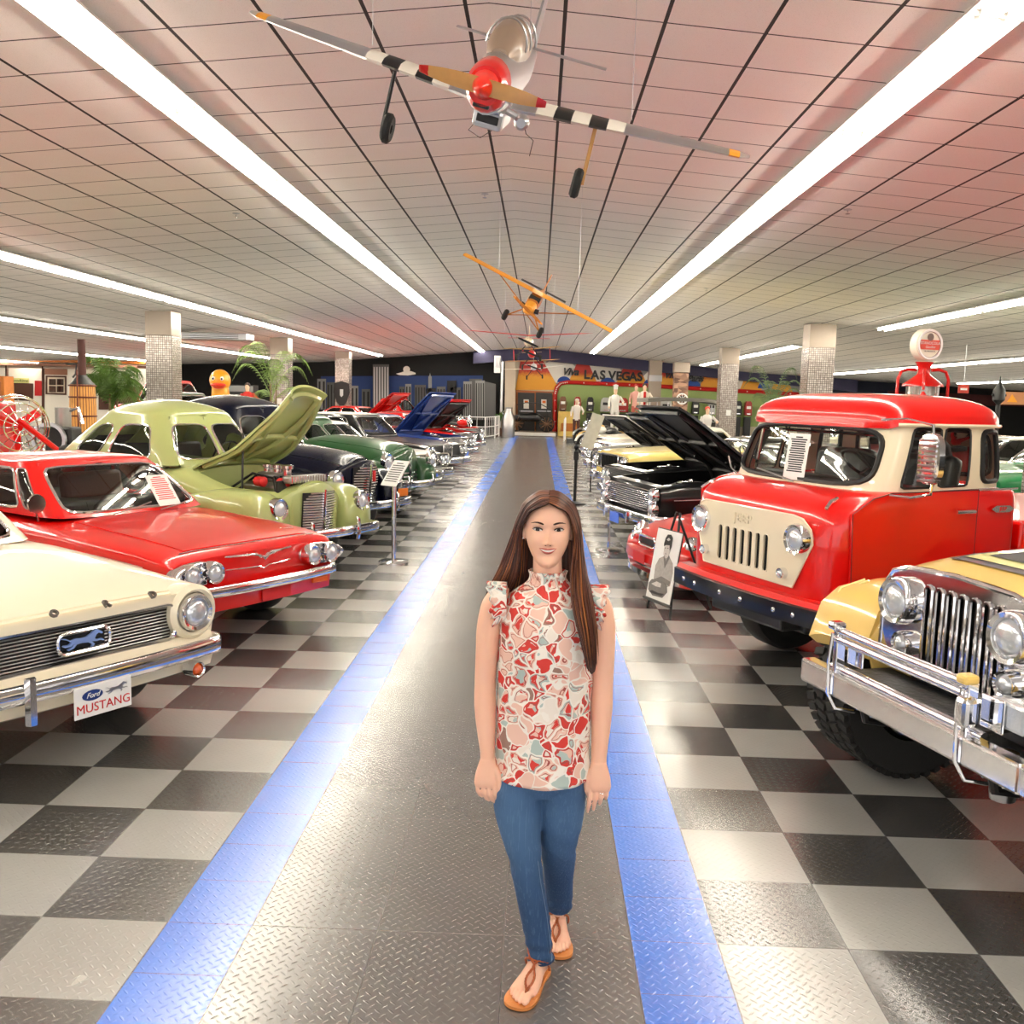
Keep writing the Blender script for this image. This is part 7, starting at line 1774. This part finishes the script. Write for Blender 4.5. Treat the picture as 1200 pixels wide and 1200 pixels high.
def mannequin(lab, loc, h, top, legs, skin=(.86, .72, .60), head=None, arm=0, base=.0, rz=0, hat=None, acc=None):
    t = thing('mannequin', lab, 'mannequin', loc, rz); s = h/1.75
    mt = top if not isinstance(top, tuple) else mat('cloth_%d_%d_%d' % tuple(int(c*99) for c in top), top, .7); ml = mat('cloth_%d_%d_%d' % tuple(int(c*99) for c in legs), legs, .7); ms = mat('plastic_skin_%d' % int(skin[0]*99), skin, .5)
    if base: slab(t, 'plinth', MC['tower_grey_mid'], (0, 0, base/2), (.8, .8, base), .02)
    mb = MB()
    for sg in (1, -1): vloft(mb, [(base, sg*.1*s, 0, .05*s, .07*s), (base+.45*s, sg*.09*s, 0, .06*s, .065*s), (base+.85*s, sg*.08*s, 0, .09*s, .1*s)], 12, 10)
    mb.build('trousers', ml, t)
    mb = MB(); vloft(mb, [(base+.80*s, 0, 0, .16*s, .11*s), (base+1.05*s, 0, 0, .14*s, .10*s), (base+1.3*s, 0, 0, .18*s, .11*s), (base+1.43*s, 0, 0, .15*s, .08*s), (base+1.48*s, 0, 0, .06*s, .05*s)], 16, 14)
    for sg in (1, -1):
        a = arm if sg > 0 else 0
        mb.tube([(sg*.17*s, 0, base+1.40*s), (sg*(.24+.12*a)*s, -.04*a, base+(1.15+.08*a)*s), (sg*(.24+.05*a)*s, -.22*s*(.4+a), base+(1.0+.25*a)*s)], [.055*s, .045*s, .035*s], 10)
    mb.build('jacket', mt, t)
    mb = MB(); vloft(mb, [(base+1.44*s, 0, 0, .045*s, .045*s), (base+1.55*s, 0, -.01, .06*s, .075*s), (base+1.65*s, 0, 0, .072*s, .09*s), (base+1.75*s, 0, 0, .03*s, .04*s)], 16, 12)
    for sg in (1, -1): mb.ball((sg*(.24+.05*(arm if sg > 0 else 0))*s, -.24*s*(.4+(arm if sg > 0 else 0)), base+(.97+.25*(arm if sg > 0 else 0))*s), .045*s, 10, 8)
    mb.build('head_and_hands', ms, t)
    if head: mb = MB(); mb.ball((0, .02*s, base+1.68*s), .092*s, 14, 10, (1, 1.05, .9)); mb.build('hair', mat('wig_%d' % int(head[0]*99), head, .6), t)
    if hat: mb = MB(); mb.lathe([(.08*s, base+1.68*s), (.085*s, base+1.78*s), (.11*s, base+1.84*s), (.001, base+1.88*s)], n=16); mb.build('hat', mat('hat_cloth', hat, .7), t)
    if acc: slab(t, 'scarf', mat('scarf_red', acc, .6), (0, -.11*s, base+1.2*s), (.09*s, .04*s, .5*s), .01)
    return t
def pos(px, py, Y): p = at(px, py, Y); return (p.x, Y, 0)
mannequin('figure in a red and yellow jacket beside the slatted crate', pos(290, 455, 30.5), 1.7, (.72, .14, .10), (.65, .5, .12), base=.42, head=(.15, .1, .08), arm=1)
mannequin('white statue of a chef before the green far wall', pos(721, 470, 40), 1.85, (.90, .89, .85), (.88, .87, .84), skin=(.86, .85, .82), hat=(.92, .92, .9), base=.55, arm=.6)
mannequin('figure in a white suit with a red scarf before the green far wall', pos(755, 468, 38), 1.8, (.90, .86, .80), (.9, .86, .8), head=(.08, .06, .05), acc=(.75, .06, .05), base=.75, arm=.6)
mannequin('red-haired figure in a pale dress standing close to the white suited figure', pos(745, 468, 40.3), 1.75, (.82, .60, .55), (.7, .35, .3), head=(.65, .08, .06), base=.8)
mannequin('white clad racing driver figure leaning by the tiled pillar with a white plate', pos(829, 484, 33), 1.7, (.88, .86, .84), (.55, .12, .1), head=(.75, .2, .12), base=.05, arm=1)
mannequin('grey-haired figure in white before the slot machines', pos(676, 478, 41.5), 1.7, (.85, .82, .78), (.3, .16, .12), head=(.8, .78, .75), base=.2, arm=.5)

# slot machines on their yellow counter
t = thing('counter', 'yellow panelled counter against the green far wall', 'counter', (at(667, 480, 49.3).x, 49.18, 0))
mb = MB(); mb.box((0, 0, .62), (1.1, .5, 1.24)); mb.build('body', mat('counter_yellow', (.85, .72, .38), .6, var=.2, bscale=7), t, smooth=False); slab(t, 'drawer_front', MC['orange_pine'], (0, -.27, .45), (.8, .03, .4), .01)
SM = None
SLC = {'w': mat('slot_wood', (.42, .27, .16), .5), 'r': mat('slot_red', (.62, .12, .10), .4), 'b': BLACK, 's': mat('slot_silver', (.68, .68, .66), .3, .5)}
for k, (px, py, c_, lab) in enumerate(((660, 466, 'w', 'brown upright slot machine above the yellow counter'), (677, 466, 'r', 'red and white slot machine next to the brown one'), (692, 466, 'b', 'black arched slot machine beside the red and white one'), (711, 464, 's', 'wide silver slot machine behind the chef statue'),
        (730, 464, 'r', 'wide red lit slot machine between the chef statue and the white suited figure'), (781, 463, 's', 'white and black slot machine next to the stone faced pillar'), (816, 464, 'b', 'black slot machine between the stone pillar and the tiled pillar'), (835, 464, 's', 'slim grey slot machine hidden half behind the tiled pillar'), (866, 465, 'b', 'dark slot machine beyond the tiled pillar'), (878, 466, 'r', 'dark red slot machine beyond the tiled pillar'))):
    p = at(px, py, 49.2); t = thing('slot_machine', lab, 'slot machine', (p.x, 49.35, 0), 0, 'slot machines along the green wall'); w = .36 if k not in (3, 4, 5) else .6
    if k < 1: bz = 1.24
    slab(t, 'pedestal', MC['counter_yellow'] if k < 2 else BLACK, (0, .1, .6), (w*.9, .3, 1.2), .01) if k >= 2 else slab(t, 'foot', BLACK, (0, 0, 1.27), (w*.8, .2, .05), .004)
    mb = MB(); mb.loft([[(x*w/2, y, z) for x, y in ((-k_, -.18), (k_, -.18), (k_, .18), (-k_, .18))] for z, k_ in ((1.28, 1), (1.7, .95), (1.9, .85), (2.0, .5))]); mb.build('cabinet', SLC[c_], t, smooth=False, bevel=.01)
    slab(t, 'reel_window', PAPER if c_ != 's' else BLACK, (0, -.185, 1.68), (w*.6, .02, .14), .004); slab(t, 'coin_tray', CHROME, (0, -.2, 1.36), (w*.5, .06, .05), .004); rod(t, 'lever', CHROME, [(w/2, 0, 1.5), (w/2+.05, 0, 1.75)], .012, 5)
# stone-faced pillar with wheel emblem and slim silver pillar
xs_ = at(798, 440, 44.6).x
t = thing('stone_pillar', 'brown rubble stone faced pillar between silver and tiled pillars', 'pillar', (xs_, 44.6, 0))
g = NX('rubble_stone'); v_ = g.N.new('ShaderNodeTexVoronoi'); v_.inputs['Scale'].default_value = 3.2; mp = g.N.new('ShaderNodeMapping'); mp.inputs['Scale'].default_value = (1, 1, 2.4); g.L.new(g.tc.outputs['Object'], mp.inputs['Vector']); g.L.new(mp.outputs[0], v_.inputs['Vector'])
sp_ = g.N.new('ShaderNodeSeparateXYZ'); g.L.new(v_.outputs['Color'], sp_.inputs[0]); g.L.new(g.mix(sp_.outputs[0], (.10, .05, .035), (.50, .30, .20)), g.b.inputs['Base Color']); g.b.inputs['Roughness'].default_value = .85
mb = MB(); mb.box((0, 0, 1.6), (.62, .6, 3.2)); mb.build('stone_shaft', g.m, t, smooth=False); slab(t, 'metal_collar', SHEET, (0, 0, 3.44), (.7, .66, .46), .01)
t = thing('wheel_emblem', 'round white wheel emblem leaning on the stone faced pillar', 'emblem', (xs_+.05, 44.268, 2.02))
mb = MB(); mb.lathe([(.20, -.03), (.26, -.03), (.26, .03), (.20, .03)], n=28, axis='Y'); mb.build('rim', WHITE, t); mb = MB(); mb.lathe([(.001, -.02), (.14, -.02), (.14, .02), (.001, .02)], n=24, axis='Y'); mb.build('hub', BLACK, t)
for k in range(4): a = PI*k/4; rod(t, 'spoke', WHITE, [(-.22*cos(a), -.025, -.22*sin(a)), (.22*cos(a), -.025, .22*sin(a))], .015, 5)
x2 = at(767, 450, 47.6).x
t = thing('silver_pillar', 'plain silver sheet metal pillar beside the painted lettering', 'pillar', (x2, 47.6, 0)); mb = MB(); mb.box((0, 0, zc(x2)/2-.02), (.6, .6, zc(x2)-.04)); mb.build('shaft', SHEET, t, smooth=False); slab(t, 'collar', STEEL, (0, 0, zc(x2)-.9), (.64, .64, .3), .01)
# little signs high up on the fuel pump side
t = thing('hanging_sign', 'small orange red sign hanging under the ceiling beyond the cab truck', 'sign', tuple(at(1129, 456, 24)))
zt_ = zc(t.location.x)-t.location.z
slab(t, 'sign_panel', mat('sign_red', (.80, .25, .18), .5), (0, 0, 0), (.26, .03, .2), .004); rod(t, 'hanger', STEEL, [(0, 0, .1), (0, 0, zt_-.005)], .008, 5); slab(t, 'sign_mark', WHITE, (0, -.02, 0), (.16, .01, .05), 0)
t = thing('lamp_post', 'dark ornate lantern standing beyond the cab truck rear roof', 'lantern', (at(1171, 460, 20).x, 20, 0))
rod(t, 'post', BLACK, [(0, 0, 0), (0, 0, 2.0)], .05, 8); mb = MB(); mb.lathe([(.03, 2.0), (.12, 2.1), (.12, 2.3), (.04, 2.42), (.015, 2.55), (.001, 2.6)], n=10); mb.build('lantern_head', BLACK, t); rod(t, 'cross_arm', BLACK, [(-.14, 0, 2.2), (.14, 0, 2.2)], .03, 6)
t = thing('wall_mural', 'small tan triangle mural panel beside the pillar at the picture edge', 'mural')
poly(t, 'panel', mat('panel_tan', (.72, .50, .34), .7), [(1172, 459), (1250, 461), (1250, 475), (1172, 474)], 30, .05); poly(t, 'triangle', MC['duck_yellow'], [(1180, 471), (1186, 462), (1192, 471.5)], 29.93, .02)
struct(poly(None, 'trim_6', mat('far_navy', (.06, .08, .16), .8), [(960, 443), (1100, 452), (1100, 520), (960, 520)], YW-.2, .05))
struct(poly(None, 'trim_7', mat('far_maroon', (.25, .06, .06), .8), [(1040, 458), (1250, 467), (1250, 478), (1040, 472)], YW-.5, .05))

# ------------------------------------------------------------ motorcycles near the railings
def moto(lab, loc, rz, tank, sc=1):
    t = thing('motorcycle', lab, 'motorcycle', loc, rz); t.scale = (sc,)*3
    for x in (.0, -1.45):
        mb = MB(); mb.lathe([(.27, -.04), (.33, -.05), (.34, 0), (.33, .05), (.27, .04)], (x, 0, .34), 'Y', 26); w = mb.build('wheel', RUBBER, t)
        mb = MB()
        for k in range(9): a = PI*k/9; mb.tube([(x+.28*cos(a), 0, .34+.28*sin(a)), (x-.28*cos(a), 0, .34-.28*sin(a))], .006, 4)
        mb.lathe([(.26, -.03), (.285, 0), (.26, .03)], (x, 0, .34), 'Y', 24); mb.build('spokes', CHROME, w)
        mb = MB(); mb.loft([[(x+.39*cos(a), y, .34+.39*sin(a)) for y in (-.07, 0, .07)]+[(x+.37*cos(a), y, .34+.37*sin(a)) for y in (.07, -.07)] for a in [R(20+14*i) for i in range(10)]]); mb.build('mudguard', tank, t)
    for s in (1, -1): rod(t, 'fork', CHROME, [(0, s*.09, .34), (-.3, s*.08, .98)], .022, 8)
    rod(t, 'handlebar', CHROME, [(-.45, -.38, 1.05), (-.38, -.2, 1.12), (-.3, 0, 1.0), (-.38, .2, 1.12), (-.45, .38, 1.05)], .014, 7)
    mb = MB(); mb.ball((-.55, 0, .85), .2, 16, 10, (1.4, .7, .7)); mb.build('fuel_tank', tank, t); mb = MB(); mb.ball((-1.05, 0, .78), .2, 14, 8, (1.5, .8, .45)); mb.build('saddle', BLKSEAT, t)
    mb = MB(); mb.box((-.68, 0, .48), (.42, .26, .34)); mb.build('engine', ENGMETAL, t, bevel=.04); rod(t, 'exhaust', CHROME, [(-.5, .16, .5), (-.6, .18, .3), (-1.5, .2, .32)], .035, 8)
    rod(t, 'frame', BLACK, [(-.3, 0, .95), (-.35, 0, .35), (-1.0, 0, .28), (-1.45, 0, .34), (-1.0, 0, .75), (-.35, 0, .85)], .02, 6); headlamp(t, (-.16, 0, .92), .09)
    return t
moto('red motorcycle with chrome forks by the dark side railing', (-2.5, 37.2, 0), R(-35), FRED); moto('black motorcycle with raised handlebars by the dark side railing', (-3.0, 39.6, 0), R(-30), BLKP)
moto('silver motorcycle nearest the railing by the gaming room', (1.7, 38.4, 0), R(205), SILV); moto('white and gold motorcycle beside the figure in white', (1.75, 35.6, 0), R(208), paint('moto_gold', (.85, .68, .36))); moto('white touring motorcycle before the cream low coupe', (1.6, 33.0, 0), R(205), WHTP)
t = thing('milk_can', 'grey metal churn shaped vessel by the pilaster', 'churn', (-1.42, 45.7, 0))
mb = MB(); mb.lathe([(.28, 0), (.3, .1), (.3, .9), (.16, 1.2), (.14, 1.35), (.2, 1.4), (.001, 1.42)], n=20); mb.build('body', STEEL, t); rod(t, 'handle', STEEL, [(-.2, 0, 1.0), (-.3, 0, 1.15), (-.15, 0, 1.3)], .02, 6)
